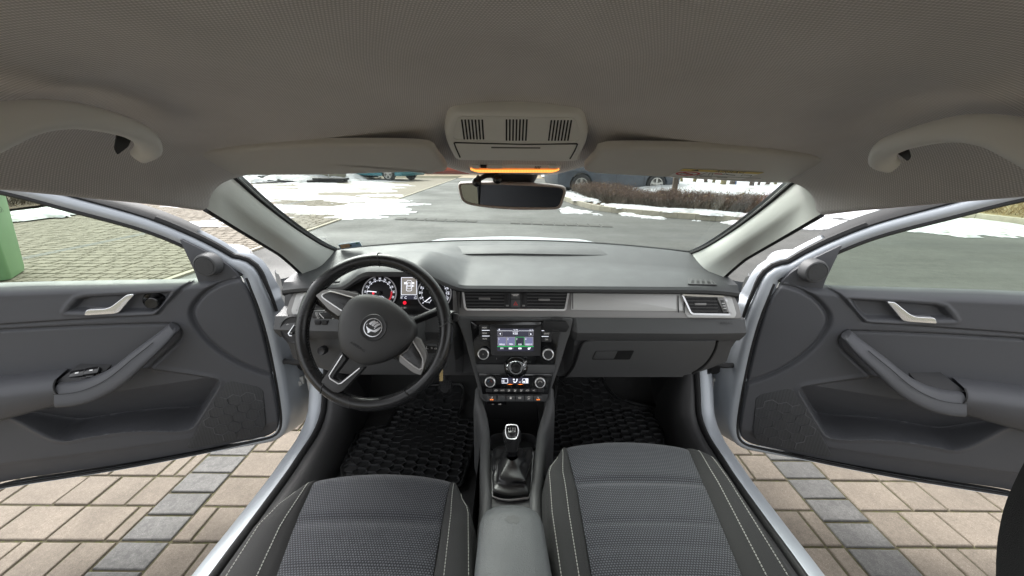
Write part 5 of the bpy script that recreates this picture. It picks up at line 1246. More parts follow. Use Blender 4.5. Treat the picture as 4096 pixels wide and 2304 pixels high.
for kk, (x, y), ms in ((ka, (455, 608), ('blue_mark', 'red_mark')), (kb, (1985, 628), ('lit_grey', 'lit_grey'))):
    for q, mname in zip((0, 1), ms):
        M.setdefault('blue_mark', mat('blue mark', (.05, .2, .4), .5)); M.setdefault('red_mark', mat('red mark', (.4, .05, .04), .5))
        tm = MB(); pline(tm, PR, cK, [(x + (1 if q else -1) * 62 * math.cos(w_), y - 62 * math.sin(w_)) for w_ in np.linspace(.1, 1.5, 7)], 9, .0337, .0002); tm.build('mark', M[mname], kk, smooth=False)
for k, (s, x0, x1) in enumerate((('', 330, 530), ('~', 548, 735), ('AUTO', 740, 935), ('L', 942, 1125), ('L', 1132, 1310), ('L', 1318, 1500), ('o', 1508, 1695), ('A/C', 1702, 1890), ('', 1905, 2110))):
    b_ = slab('climate_button', roundpoly(prect(PR, cK, x0, 800, x1, 905, .0185), .002), PR.n, .004, M['dark'], clim, bevel=.0006)
    tm = MB()
    if s in ('AUTO', 'A/C'): ptext(tm, PR, cK, s, (x0 + x1) / 2, 852, 40, .0190, 118 if s == 'AUTO' else 76)
    elif s == 'L':
        xm = (x0 + x1) / 2; pline(tm, PR, cK, [(xm - 30, 875), (xm + 12, 872), (xm + 30, 825)], 15, .0190, .0001); addslab(tm, prect(PR, cK, xm - 30, 826, xm - 8, 848, .0190), PR.n, .0002)
    elif s in ('~', 'o'):
        xm = (x0 + x1) / 2; pline(tm, PR, cK, [(xm - 52, 860), (xm - 22, 834), (xm + 25, 832), (xm + 52, 858), (xm + 25, 868), (xm - 52, 866)], 7, .0190, .0001)
    if tm.v: tm.build('symbol', M['lit_grey'], b_, smooth=False)
for k, (x0, x1) in enumerate(((372, 650), (688, 930), (955, 1222), (1240, 1500), (1516, 1775), (1790, 2070))):
    b_ = slab('row_button', roundpoly(prect(PR, cK, x0, 1012, x1, 1160, .024), .002), PR.n * .9 + V(0, 0, .3), .02, M['dash2'], clim, bevel=.001)
    tm = MB(); xm = (x0 + x1) / 2
    if k in (0, 5):
        pline(tm, PR, cK, [(xm - 22, 1088), (xm + 8, 1092), (xm + 22, 1040)] if k == 0 else [(xm - 10, 1045), (xm, 1092), (xm + 28, 1090)], 16, .0250, .0002); tm.build('symbol', M['lit_grey'], b_, smooth=False)
        tm = MB(); addslab(tm, prect(PR, cK, xm - 52, 1122, xm - 12, 1148, .0250), PR.n, .0003); addslab(tm, prect(PR, cK, xm + 6, 1122, xm + 46, 1148, .0250), PR.n, .0003); tm.build('amber_lamp', M['lit_amber'], b_, smooth=False)
    elif k == 2:
        addslab(tm, prect(PR, cK, xm - 26, 1072, xm + 26, 1112, .0250), PR.n, .0002); pline(tm, PR, cK, [(xm - 18, 1072), (xm - 16, 1050), (xm + 16, 1050), (xm + 18, 1072)], 8, .0250, .0002); tm.build('symbol', M['lit_grey'], b_, smooth=False)
    elif k == 3:
        pline(tm, PR, cK, [(xm - 40, 1060), (xm + 36, 1060), (xm + 30, 1102), (xm - 40, 1100), (xm - 40, 1060)], 7, .0250, .0002); ptext(tm, PR, cK, '=', xm - 2, 1080, 26, .0250); tm.build('symbol', M['lit_grey'], b_, smooth=False)
    elif k == 4:
        pline(tm, PR, cK, [(xm + 34 * math.cos(q), 1062 + 30 * math.sin(q)) for q in np.linspace(.4, 5.9, 14)], 7, .0250, .0002); ptext(tm, PR, cK, 'OFF', xm - 8, 1114, 36, .0250, 72); tm.build('symbol', M['lit_grey'], b_, smooth=False)
tm = MB(); au = slab('aux_socket', roundpoly(pq(PR, cK, [(345, 1185), (960, 1185), (955, 1285), (365, 1285)], .008), .002), PR.n, .02, M['gloss'], clim); ptext(tm, PR, cK, 'AUX', 758, 1272, 34, .0085, 86); ptext(tm, PR, cK, '<-', 548, 1272, 26, .0085, 60); tm.build('lettering', M['lit_grey'], au, smooth=False)
# ================================================================== INSTRUMENTS
PC = Plane((-.325, 1.10, .915), (1, 0, 0), (0, -.93, .37))
cI = crop(1350, 1050, 5.152)
clu = thing('instrument_cluster', 'black instrument cluster with two round lit dials and a display between them', 'instruments', PC.hit(D(1030, 735)))
slab('panel', roundpoly([PC.o + V(x, 0, 0) + PC.ey * y for x, y in ((-.185, -.085), (.168, -.085), (.165, -.01), (.12, .035), (.07, .058), (-.09, .058), (-.185, .01))], .03), PC.n, .01, M['black'], clu)
v, f = loft([[PC.o + V(x, 0, 0) + PC.ey * y + PC.n * o_ for x, y in ((-.185, -.085), (-.18, .0), (-.12, .040), (0, .054), (.07, .050), (.125, .022), (.162, -.02), (.168, -.085))] for o_ in (0, .028)], closed=False); mk('surround', v, f, M['dark'], clu, sharp=50)
def gauge(cx, cy, rad, a0, a1, nums, name, needle_px, maj, parent, red=None):
    c = PC.uv(cI(cx, cy), .004); R_ = np.linalg.norm(PC.uv(cI(cx + rad, cy), .004) - c)
    P3 = lambda r_, a_, off: PC.w(c + V(math.cos(a_), math.sin(a_)) * r_ * R_, off)
    g = slab(name, [P3(1.0, q, .004) for q in np.linspace(0, 2 * math.pi, 48, endpoint=False)], PC.n, .003, M['lit_dial'], parent)
    v, f = lathe(PC.w(c, .004), PC.n, [(R_ * .965, 0), (R_ * .985, .004), (R_ * 1.01, .004), (R_ * 1.02, 0)], 56); v, f = loft([[P3(k_, q, h_) for q in np.linspace(0, 2 * math.pi, 56, endpoint=False)] for k_, h_ in ((.965, .004), (.975, .008), (1.01, .008), (1.02, .002))], caps=False); mk('ring', v, f, M['chrome_lit'], g)
    tm = MB(); n_ = len(nums)
    for i, s in enumerate(nums):
        a_ = a0 + (a1 - a0) * i / (n_ - 1); p = P3(.845, a_, .0046); rt = V(math.cos(a_ - math.pi / 2), math.sin(a_ - math.pi / 2))
        add_text(tm, s, p, PC.ex * rt[0] + PC.ey * rt[1], PC.ex * math.cos(a_) + PC.ey * math.sin(a_), R_ * .105)
        for j in range(maj):
            if i == n_ - 1 and j: break
            b_ = a0 + (a1 - a0) * (i + j / maj) / (n_ - 1); d = (PC.ex * math.cos(b_) + PC.ey * math.sin(b_)); w_ = (.075 if j == 0 else .04)
            tm.box(P3(.735 if j else .72, b_, .0046), d * R_ * w_ * .5, np.cross(PC.n, d) * R_ * (.018 if j == 0 else .009), PC.n * .0002)
    tm.build('scale', M['lit_white'], g, smooth=False)
    if red:
        tm = MB()
        for b_ in np.linspace(red[0], red[1], 18):
            d = (PC.ex * math.cos(b_) + PC.ey * math.sin(b_)); tm.box(P3(.72, b_, .0049), d * R_ * .05, np.cross(PC.n, d) * R_ * .022, PC.n * .0002)
        tm.build('red_zone', M['lit_reddim'], g, smooth=False)
    tm = MB(); pline(tm, PC, cI, needle_px, 16, .010, .0006); tm.build('needle', M['lit_white'], g, smooth=False)
    v, f = lathe(PC.w(c, .005), PC.n, [(0, 0), (R_ * .125, 0), (R_ * .12, .008), (R_ * .09, .010), (0, .010)], 20); mk('hub', v, f, M['dark'], g, sharp=30)
    return g
M['lit_dial'] = mat('dial face', (.012, .012, .016), .4); M['chrome_lit'] = mat('lit dial ring', (.6, .6, .6), .3, metal=.6, emit=(.55, .55, .6), estr=.06); M['lit_reddim'] = mat('lit dim red', (.25, .02, .02), .4, emit=(.35, .02, .03), estr=.35)
g1 = gauge(865, 625, 348, math.radians(218), math.radians(-38), ['0', '5', '10', '15', '20', '25', '30', '35', '40', '45', '50', '55', '60'], 'rev_counter', [(625, 590), (865, 615)], 5, clu, (math.radians(6), math.radians(-36)))
g2 = gauge(1993, 640, 350, math.radians(221), math.radians(-41), ['0', '20', '40', '60', '80', '100', '120', '140', '160', '180', '200', '220', '240'], 'speedometer', [(1805, 805), (1950, 690)], 4, clu)
tm = MB(); pline(tm, PC, cI, [(835, 720), (850, 745)], 10, .0052, .0002)
for q in np.linspace(-.2, 1.4, 7): pline(tm, PC, cI, [(890 + 95 * math.sin(q), 800 - 95 * math.cos(q)), (890 + 115 * math.sin(q), 800 - 115 * math.cos(q))], 9, .0052, .0002)
ptext(tm, PC, cI, 'km/h', 1855, 815, 24, .0052, 58); pline(tm, PC, cI, [(1955, 745), (1990, 810)], 14, .0052, .0002)
for q in (0, 1, 2): pline(tm, PC, cI, [(1935 - 20 * q, 768 + 26 * q), (1918 - 14 * q, 790 + 24 * q)], 9, .0052, .0002)
tm.build('small_scale', M['lit_white'], clu, smooth=False)
for cx, cy, r_ in ((735, 635, 22), (1383, 830, 34)):
    slab('warning_lamp', [PC.hit(cI(cx + r_ * math.cos(q), cy + r_ * math.sin(q)), .006) for q in a], PC.n, .001, M['lit_red'], clu, smooth=False)
M['lit_disp'] = mat('lit display', (.1, .1, .1), .4, emit=(.17, .155, .14), estr=.42)
dp = slab('display', prect(PC, cI, 1300, 285, 1648, 760, .006), PC.n, .003, M['lit_black'], clu)
slab('display_field', prect(PC, cI, 1318, 312, 1630, 664, .0066), PC.n, .0004, M['lit_disp'], dp)
tm = MB(); pline(tm, PC, cI, [(1318, 310), (1632, 310), (1630, 664), (1314, 664), (1318, 310)], 8, .007, .0002)
carp = [(1425, 395), (1445, 368), (1510, 368), (1532, 395), (1536, 440), (1532, 500), (1528, 575), (1500, 588), (1440, 588), (1418, 575), (1420, 500), (1424, 440)]
pline(tm, PC, cI, carp + carp[:1], 7, .0072, .0002); pline(tm, PC, cI, [(1440, 420), (1516, 420), (1510, 480), (1444, 480), (1440, 420)], 7, .0072, .0002); pline(tm, PC, cI, [(1436, 490), (1520, 490), (1514, 540), (1438, 540), (1436, 490)], 5, .0072, .0002)
for pts in ([(1370, 410), (1430, 400), (1432, 440), (1378, 450)], [(1525, 405), (1582, 410), (1580, 450), (1540, 440)], [(1522, 465), (1590, 482), (1545, 500)]): addslab(tm, pq(PC, cI, pts, .0072), PC.n, .0002)
ptext(tm, PC, cI, 'km/h', 1328, 692, 22, .0072, 52); pline(tm, PC, cI, [(1300, 730), (1336, 730)], 12, .0072, .0002); ptext(tm, PC, cI, 'C', 1403, 722, 50, .0072); ptext(tm, PC, cI, 'MIL', 1608, 694, 20, .0072, 38); ptext(tm, PC, cI, '7.6', 1602, 735, 36, .0072, 54)
tm.build('display_text', M['lit_white'], dp, smooth=False)
tm = MB(); ptext(tm, PC, cI, '0.0 / SET', 1352, 932, 30, .0042, 140); tm.build('lettering', M['lit_grey'], clu, smooth=False)
lwr = slab('lower_bezel', roundpoly(pq(PC, cI, [(1100, 880), (2080, 885), (2080, 990), (1200, 985)], .003), .004), PC.n, .01, M['dark'], clu, bevel=.002)

# ================================================================== STEERING WHEEL
WA = math.radians(26)
PW = Plane(CAMP + D(941, 831) * .918, (1, 0, 0), (0, -math.cos(WA), math.sin(WA)))
whl = thing('steering_wheel', 'black leather three-spoke steering wheel turned to the right, with round winged emblem', 'steering wheel', PW.o)
RW = .1715
ang_ = np.linspace(0, 2 * math.pi, 96, endpoint=False); rings = []
ROT = math.radians(-31)
for q in ang_:
    d = PW.ex * math.cos(q) + PW.ey * math.sin(q)
    fl = sum(math.exp(-(((q - ROT - c_ + math.pi) % (2 * math.pi) - math.pi) / .30) ** 2) for c_ in (math.radians(8), math.radians(172)))
    r_ = .0158 + .0022 * fl
    rings.append([PW.o + d * (RW + (r_ * .98 - .003 * fl * (1 if math.cos(t) < 0 else 0)) * math.cos(t)) + PW.n * (r_ * 1.06 * math.sin(t)) for t in np.linspace(0, 2 * math.pi, 20, endpoint=False)])
v = np.vstack([np.array(r_) for r_ in rings]); f = grid_faces(96, 20, True, True); mk('rim', v, f, M['leather'], whl)
for q in (math.radians(88), math.radians(5), math.radians(231), math.radians(-58)):
    d = PW.ex * math.cos(q) + PW.ey * math.sin(q); tq = -PW.ex * math.sin(q) + PW.ey * math.cos(q)
    v, f = tube(np.array([PW.o + d * (RW + .0163 * math.cos(t)) + PW.n * .0175 * math.sin(t) + tq * .004 * math.sin(t * 2) for t in np.linspace(0, 2 * math.pi, 30)]), .0011, 5); mk('rim_joint', v, f, M['black'], whl)
mb = MB()
for q in np.linspace(0, 2 * math.pi, 150, endpoint=False):
    if math.cos(q - math.radians(125)) > .9: continue
    d = PW.ex * math.cos(q) + PW.ey * math.sin(q); tq = -PW.ex * math.sin(q) + PW.ey * math.cos(q)
    mb.box(PW.o + d * (RW - .0156) + PW.n * .004, tq * .0018 + PW.n * .0012, d * .0009, np.cross(tq, d) * .0006)
mb.build('rim_stitching', M['rubber'], whl, smooth=False)
def dome(name, fn, out, ctr, off0, hgt, depth, mt, parent, n=72, PL=None):
    PL = PL or PW
    o = resample(spl([PL.uv(fn(*p), off0) for p in out], 6, True), n, True); c = PL.uv(fn(*ctr), off0)
    prof = [(.96, -depth), (1.0, -depth * .55), (1.0, -.003), (.985, .001), (.95, .004), (.90, .0065), (.78, .0095), (.6, .012), (.4, .0138), (.2, .0147), (.02, .015)]
    v, f = loft([[PL.w(c + (q - c) * s, off0 + (h * hgt / .015 if h > -.0029 else h)) for q in o] for s, h in prof]); return mk(name, v, f, mt, parent, sharp=50)
ab = dome('airbag_cover', c6, [(865, 310), (1000, 312), (1110, 345), (1230, 425), (1330, 520), (1392, 610), (1400, 680), (1375, 745), (1290, 835), (1150, 935), (1010, 985), (900, 995), (820, 965), (735, 905), (678, 835), (655, 720), (655, 600), (670, 520), (705, 440), (765, 360)], (990, 640), .030, .018, .045, M['airbag'], whl)
# emblem: recessed disc, chrome ring and winged arrow
ec = PW.uv(c6(993, 628), .050); er = np.linalg.norm(PW.uv(c6(1083, 628), .050) - ec)
E3 = lambda x, y, off: PW.w(ec + V(x * math.cos(ROT) - y * math.sin(ROT), x * math.sin(ROT) + y * math.cos(ROT)) * er, off)
v, f = loft([[E3(k_ * math.cos(q), k_ * math.sin(q), o_) for q in np.linspace(0, 2 * math.pi, 40, endpoint=False)] for k_, o_ in ((1.46, .040), (1.46, .0475), (1.40, .0488), (1.05, .0470), (1.0, .0455), (.02, .0455))]); em = mk('emblem', v, f, M['dark'], whl, sharp=30)
v, f = loft([[E3(k_ * math.cos(q), k_ * math.sin(q), o_) for q in np.linspace(0, 2 * math.pi, 40, endpoint=False)] for k_, o_ in ((1.03, .0475), (1.0, .0500), (.93, .0500), (.89, .0470))], caps=False); mk('emblem_ring', v, f, M['chrome'], em)
mb = MB()
# feathered wing: three curved feathers, then the arrow shaft and head
for k, (x0, y0, x1, y1, x2, y2) in enumerate(((-.62, .10, -.50, .48, -.28, .74), (-.30, .12, -.22, .50, .02, .80), (.0, .12, .10, .46, .32, .74))):
    up_ = spl([(x0, y0), (x1, y1), (x2, y2)], 5); dn = spl([(x2 + .20, y2 - .06), (x1 + .24, y1 - .06), (x0 + .24, y0 - .02)], 5)
    addslab(mb, [E3(*q, .0485) for q in np.vstack([up_, dn])], PW.n, .002)
addslab(mb, [E3(*q, .0484) for q in spl([(-.72, .05), (-.74, -.22), (-.2, -.30), (.28, -.12), (.62, .48), (.72, .30), (.50, -.28), (.05, -.44), (-.05, -.62), (-.18, -.80), (-.30, -.60), (-.55, -.42), (-.80, -.15)], 4, True)], PW.n, .002)
mb.build('winged_arrow', M['chrome'], em, smooth=False)
addm = MB(); addslab(addm, [E3(.20 + .07 * math.cos(q), .02 + .07 * math.sin(q), .0490) for q in a], PW.n, .001); addm.build('wing_eye', M['chrome'], em, smooth=False)
tm = MB(); rx_, ry_ = PW.ex * math.cos(ROT) + PW.ey * math.sin(ROT), -PW.ex * math.sin(ROT) + PW.ey * math.cos(ROT)
add_text(tm, 'AIRBAG', PW.hit(c6(845, 812), .0462), rx_, ry_, .0062, .040); tm.build('lettering', M['black'], ab, smooth=False)
# spokes: body, silver inlays, black centre fields
def wslab(name, pts, off, th, mt, parent=whl, r=.004, bev=.002): return slab(name, roundpoly(pq(PW, c6, pts, off), r), PW.n, th, mt, parent, bevel=bev)
sp1 = wslab('spoke', [(438, 318), (520, 262), (600, 256), (720, 270), (860, 306), (760, 400), (690, 500), (660, 520), (560, 450)], .016, .022, M['satin_dark'])
wslab('spoke_field', [(500, 322), (560, 284), (620, 282), (810, 340), (745, 400), (700, 462), (560, 375)], .0185, .006, M['leather'], sp1)
sp2 = wslab('spoke', [(1395, 712), (1440, 740), (1500, 860), (1512, 920), (1478, 1040), (1455, 1090), (1380, 1065), (1245, 960), (1250, 895), (1330, 830)], .016, .022, M['satin_dark'])
wslab('spoke_field', [(1380, 770), (1470, 930), (1440, 1030), (1262, 900), (1330, 850)], .0185, .006, M['leather'], sp2)
sp3 = slab('spoke', roundpoly(pq(PW, c6, [(690, 860), (735, 930), (615, 1085), (605, 1120), (670, 1150), (690, 1145), (860, 1010), (910, 1012), (700, 1240), (660, 1258), (600, 1250), (500, 1195), (495, 1150)], .014), .003), PW.n, .02, M['airbag'], whl, bevel=.003)
for sp_, pts in ((sp1, [(810, 340), (620, 286), (565, 284), (500, 322), (560, 375), (695, 466)]), (sp2, [(1380, 762), (1474, 928), (1444, 1034), (1258, 896)]), (sp3, [(700, 892), (572, 1092), (580, 1122), (660, 1172), (690, 1166), (868, 1020)])):
    v, f = tube(spl(pq(PW, c6, pts, .0195 if sp_ != sp3 else .016), 3) if sp_ is not sp3 else np.array(pq(PW, c6, pts, .016)), .0016, 6); mk('chrome_edge', v, f, M['chrome_trim'], sp_)
# dark hub behind
v, f = lathe(PW.o - PW.n * .05, PW.n, [(0, -.04), (.055, -.04), (.065, .02), (.06, .06), (0, .06)], 32); mk('hub', v, f, M['dark'], whl)
for (x0, y0, x1, y1) in ((600, 340, 440, 290), (1380, 880, 1480, 960)):
    v, f = tube(np.array([PW.hit(c6(800 if x0 < 900 else 1250, 500 if x0 < 900 else 820), -.022), PW.hit(c6(x1, y1), -.012)]), [.026, .018], 10, up=PW.n, flat=1.2); mk('spoke_root', v, f, M['leather'], whl)
# column shroud and stalks
v, f = loft([[PW.o + V(0, .07 + k * .18, -.045 - k * .06) + V(x * (1 - .1 * k), 0, z * (1 - .1 * k)) for x, z in roundpoly([(-.075, -.06), (.075, -.06), (.085, .05), (-.085, .05)], .03)] for k in (0, 1)]); shr = mk('column_shroud', v, f, M['dash2'], dash, sharp=50)
st = thing('indicator_stalk', 'black stalk left of the steering wheel with printed light symbols', 'stalk', PW.o + V(-.12, .08, -.02), 'steering column stalks')
PS = Plane(PW.o + V(-.13, .075, -.02), (1, 0, .02), (0, -.95, .3))
slab('lever', roundpoly(pq(PS, c6, [(392, 462), (655, 462), (652, 548), (398, 545)], .0), .008), PS.n, .022, M['dark'], st, bevel=.006)
tm = MB(); ptext(tm, PS, c6, 'ID', 450, 495, 16, .0006, 24); ptext(tm, PS, c6, 'ID', 455, 514, 16, .0006, 24); ptext(tm, PS, c6, 'ID', 465, 533, 16, .0006, 24); ptext(tm, PS, c6, '<>', 612, 508, 22, .0006, 40); ptext(tm, PS, c6, 'pi', 610, 540, 14, .0006, 20); ptext(tm, PS, c6, 'on/cancel off', 490, 478, 10, .0006, 110); pline(tm, PS, c6, [(475, 492), (500, 520), (520, 540)], 8, .0006, .0002); tm.build('symbol', M['white_print'], st, smooth=False)
st2 = thing('wiper_stalk', 'black stalk right of the steering wheel with squared tip', 'stalk', PW.o + V(.14, .08, 0), 'steering column stalks')
v, f = tube(np.array([PW.o + V(.06, .09, -.02), PW.o + V(.14, .075, .02), PW.hit(c6(1770, 520), -.03)]), [.010, .011, .013], 10); mk('lever', v, f, M['dark'], st2)
slab('tip', roundpoly(pq(PW, c6, [(1765, 485), (1815, 495), (1815, 565), (1768, 570)], -.02), .004), PW.n, .025, M['dark'], st2, bevel=.004)
PQ = Plane(PW.hit(c6(1555, 830), -.10), (1, 0, 0), (0, -.95, .3))
ig = thing('ignition_switch_cover', 'small black pod with white pictograms behind the wheel rim', 'switch', PQ.o)
slab('pod', roundpoly(pq(PQ, c6, [(1490, 800), (1640, 805), (1640, 880), (1500, 880)], 0), .006), PQ.n, .03, M['dark'], ig, bevel=.004)
tm = MB(); ptext(tm, PQ, c6, 'L', 1520, 822, 26, .0006, 22); ptext(tm, PQ, c6, 's', 1562, 826, 26, .0006, 18); ptext(tm, PQ, c6, 'o', 1600, 832, 24, .0006, 24); tm.build('symbol', M['white_print'], ig, smooth=False)
ky = thing('key_tag', 'golden beaded key tag hanging below the steering column', 'key tag', PW.hit(c6(1655, 1090), -.09))
slab('fob', roundpoly(pq(PW, c6, [(1640, 930), (1712, 935), (1705, 1025), (1650, 1030)], -.09), .005), PW.n, .014, M['dark'], ky, bevel=.003)
gm = mat('brass', (.55, .42, .20), .35, metal=.8)
for i in range(2):
    for j in range(9):
        c_ = PW.hit(c6(1645 + i * 16 + (j % 2) * 3, 1042 + j * 12), -.09); mk('bead', *lathe(c_, PW.n, [(0, -.0028), (.002, -.002), (.0029, 0), (.002, .002), (0, .0028)], 7), gm, ky)
# brake pedal
PP = Plane((-.17, 1.24, .46), (1, 0, 0), (0, -.8, .6))
pd = thing('brake_pedal', 'black rubber brake pedal with criss-cross tread', 'pedal', PP.hit(c6(1690, 1190)))
pad = slab('pad', roundpoly(pq(PP, c6, [(1640, 1125), (1690, 1110), (1755, 1150), (1740, 1235), (1690, 1270), (1635, 1225)], 0), .012), PP.n, .015, M['rubber'], pd, bevel=.003)
mb = MB()
for k in range(6): pline(mb, PP, c6, [(1638 + k * 22, 1130 + k * 4), (1600 + k * 28, 1215 + k * 9)] if k else [(1645, 1140), (1640, 1215)], 5, .001, .001)
for k in range(5): pline(mb, PP, c6, [(1640, 1150 + k * 22), (1748, 1140 + k * 26)], 5, .001, .001)
mb.build('tread', M['dark'], pad, smooth=False)
v, f = tube(np.array([PP.hit(c6(1690, 1150), -.01), PP.hit(c6(1690, 1150), -.01) + V(0, .12, .16)]), .012, 8); mk('arm', v, f, M['dark'], pd)
# ================================================================== CENTRE CONSOLE, GEAR LEVER, ARMREST
cS = crop(1850, 1550, 2.634); c8 = crop(1200, 1500, 1.61)
con = thing('centre_console', 'dark centre console between the seats with storage well and cup holders', 'centre console', (0, .8, .27))
for s, pts in ((-1, [(182, 140, .585), (215, 260, .56), (243, 430, .532), (248, 600, .520), (250, 900, .515), (252, 1215, .515)]), (1, [(910, 140, .585), (885, 260, .56), (835, 430, .532), (815, 600, .520), (785, 900, .515), (757, 1215, .515)])):
    p3 = [atZ(cS(x, y), z) for x, y, z in pts]; p3 = [p3[0] + V(0, .03, .03)] + p3 + [p3[-1] + V(0, -.25, -.01)]
    path = spl(p3, 6); rings = []
    for p in path: rings.append([p + V(s * x, 0, z) for x, z in ((.022, -.25), (.020, -.05), (.0165, -.012), (.010, -.002), (0, 0), (-.009, -.003), (-.0115, -.010), (-.012, -.06))])
    v, f = loft(rings, closed=False); mk('side_rail', v, f, M['dash2'], con, sharp=60)
wl_ = [atZ(cS(x, y), .50) for x, y in ((290, 662), (772, 662), (740, 1215), (292, 1215))]
slab('gear_plate', [p + V(0, 0, 0) for p in wl_[:2]] + [wl_[2] + V(0, -.1, 0), wl_[3] + V(0, -.1, 0)], (0, 0, 1), .03, M['dark'], con, bevel=.002)
v, f = loft([[(-.085, y, z), (-.075, y, z), (.075, y, z), (.085, y, z)] for y, z in ((.885, .497), (.888, .455), (1.02, .452), (1.06, .47), (1.07, .60))], closed=False); mk('storage_well', v, f, M['black'], con)
for x in (400, 660):
    c_ = atZ(cS(x, 572), .478); v, f = lathe(c_ - V(0, 0, .03), (0, 0, 1), [(.030, 0), (.036, .03), (.0375, .0315), (.0385, .030), (.038, -.02)], 32); v, f = loft([[c_ + V(r_ * math.cos(q), r_ * math.sin(q), h_) for q in np.linspace(0, 2 * math.pi, 32, endpoint=False)] for r_, h_ in ((.030, -.03), (.0365, 0), (.0378, .001), (.0385, -.002), (.0385, -.03))], caps=False); mk('cup_holder', v, f, M['dark'], con)
v, f = loft([[(s_ * .088, y, .27), (s_ * .088, y, .50)] for s_, y in ((-1, .2), (-1, 1.02), (-1, 1.12), (1, 1.12), (1, 1.02), (1, .2))], closed=False); mk('tunnel_side', v, f, M['dark'], con, smooth=False)

gear = thing('gear_lever', 'gear lever with black leather boot, chrome frame and shift pattern on the knob', 'gear lever', atZ(cS(525, 900), .5))
fo = [(325, 725), (345, 692), (430, 684), (620, 684), (715, 692), (737, 720), (702, 1125), (668, 1162), (500, 1182), (350, 1158), (322, 1100)]
fr = resample(spl([atZ(cS(*p), .503) for p in fo], 6, True), 64, True)
v, f = tube(np.vstack([fr, fr[:2]]), .0034, 6, up=(0, 0, 1)); mk('boot_frame', v, f, M['chrome_trim'], gear)
top0, bot0 = atY(cS(520, 472), .8245), atY(cS(523, 712), .80)
axis = (top0 - bot0); AL = np.linalg.norm(axis); axis /= AL
xk = V(1, 0, 0); yk = np.cross(axis, xk); yk = yk if yk[2] > 0 or yk[1] < 0 else -yk
rnd = np.random.default_rng(4); rings = []; cf = fr.mean(0)
for i, t in enumerate(np.linspace(0, 1, 22)):
    ring = []
    for j, q in enumerate(fr):
        ang = math.atan2(q[1] - cf[1], q[0] - cf[0]); tgt = bot0 + V(.0145 * math.cos(ang), .0145 * math.sin(ang), -.004)
        s_ = t ** 2.1; p = q * (1 - s_) + tgt * s_ ; p[2] = q[2] * (1 - t) + tgt[2] * t
        fold = .0075 * math.sin(math.pi * min(1, t * 1.15)) * (2 * vnoise(np.array(ang * 1.6 + 20), np.array(t * 6 + .8 * ang), 3) - .9) + .0035 * math.sin(t * 16 + ang * 2.0) * math.sin(math.pi * t)
        d = V(math.cos(ang), math.sin(ang), .25); ring.append(p + d * float(fold))
    rings.append(ring)
v, f = loft(rings, caps=False); mk('boot', v, f, M['leather2'], gear, sharp=80)
prof = [(0, .0135), (.08, .0135), (.16, .0135), (.20, .0150), (.34, .0165), (.55, .0205), (.75, .0236), (.92, .0245), (1.06, .0230), (1.14, .0185), (1.18, .008)]
v, f = loft([[bot0 + axis * AL * t + r_ * (math.cos(q) * xk + 1.08 * math.sin(q) * yk) for q in np.linspace(0, 2 * math.pi, 32, endpoint=False)] for t, r_ in prof]); kb_ = mk('gear_knob', v, f, M['leather'], gear)
v, f = loft([[bot0 + axis * AL * t + r_ * (math.cos(q) * xk + 1.05 * math.sin(q) * yk) for q in np.linspace(0, 2 * math.pi, 28, endpoint=False)] for t, r_ in ((-.02, .012), (0, .0142), (.16, .0146), (.19, .0150), (.20, .012))]); mk('collar', v, f, M['gloss'], gear)
PK = Plane(top0 + axis * AL * .05 + V(0, -.014, .008), (1, 0, 0), (0, -.62, .78))
cap = [(462, 408), (500, 398), (550, 399), (578, 412), (588, 465), (575, 520), (552, 545), (492, 544), (466, 522), (453, 465)]
cp_ = resample(spl(pq(PK, cS, cap, .0), 5, True), 48, True)
sc_ = slab('shift_plate', cp_ + PK.n * .004, PK.n, .012, M['gloss'], kb_, bevel=.001); v, f = tube(np.vstack([cp_, cp_[:2]]) + PK.n * .0042, .0013, 6, up=PK.n); mk('chrome_ring', v, f, M['chrome_trim'], sc_)
tm = MB(); of = .0046
for s_, x, y in (('R', 487, 432), ('1', 508, 430), ('3', 531, 430), ('5', 554, 432), ('2', 508, 500), ('4', 531, 500)): ptext(tm, PK, cS, s_, x, y, 15, of)
pline(tm, PK, cS, [(487, 444), (488, 464), (554, 464), (554, 444)], 3, of, .0001)
for x in (508, 531): pline(tm, PK, cS, [(x, 443), (x, 487)], 3, of, .0001)
tm.build('shift_pattern', M['white_print'], sc_, smooth=False)

arm = thing('armrest', 'grey grained centre armrest with a scuffed worn patch', 'armrest', (0, .4, .45))
AZ = .615; fl_, fr_ = atZ(D(1206, 1290), AZ), atZ(D(1366, 1290), AZ); y0 = atZ(D(1288, 1262), AZ)[1]
rl, rrt = atZ(D(1189, 1449), AZ), atZ(D(1394, 1449), AZ)
rings = []
for t in np.linspace(0, 1, 26):
    y = y0 - (y0 + .15) * (t ** 1.2); k = (y - fl_[1]) / (rl[1] - fl_[1]); k = min(max(k, -.2), 1.2)
    x0 = fl_[0] + (rl[0] - fl_[0]) * k; x1 = fr_[0] + (rrt[0] - fr_[0]) * k; rd = .03 * max(0, 1 - (y0 - y) / .035) ** 2
    x0 += rd * .6; x1 -= rd * .6; zz = AZ - rd * .5; c_ = (x0 + x1) / 2; w_ = (x1 - x0) / 2
    rings.append([(c_ + w_ * a_, y, zz + b_) for a_, b_ in ((-.98, -.15), (-1, -.035), (-.985, -.018), (-.93, -.007), (-.82, -.001), (-.5, .0045), (0, .006), (.5, .0045), (.82, -.001), (.93, -.007), (.985, -.018), (1, -.035), (.98, -.15))])
fr0 = [(p[0] * .97, p[1] + .004, p[2] - .012) for p in rings[0]]; fr1 = [(p[0] * .97, p[1] + .001, min(p[2], AZ - .06)) for p in rings[0]]
v, f = loft([fr1, fr0] + rings, closed=False); pad_ = mk('pad', v, f, M['armrest'], arm, sharp=60)
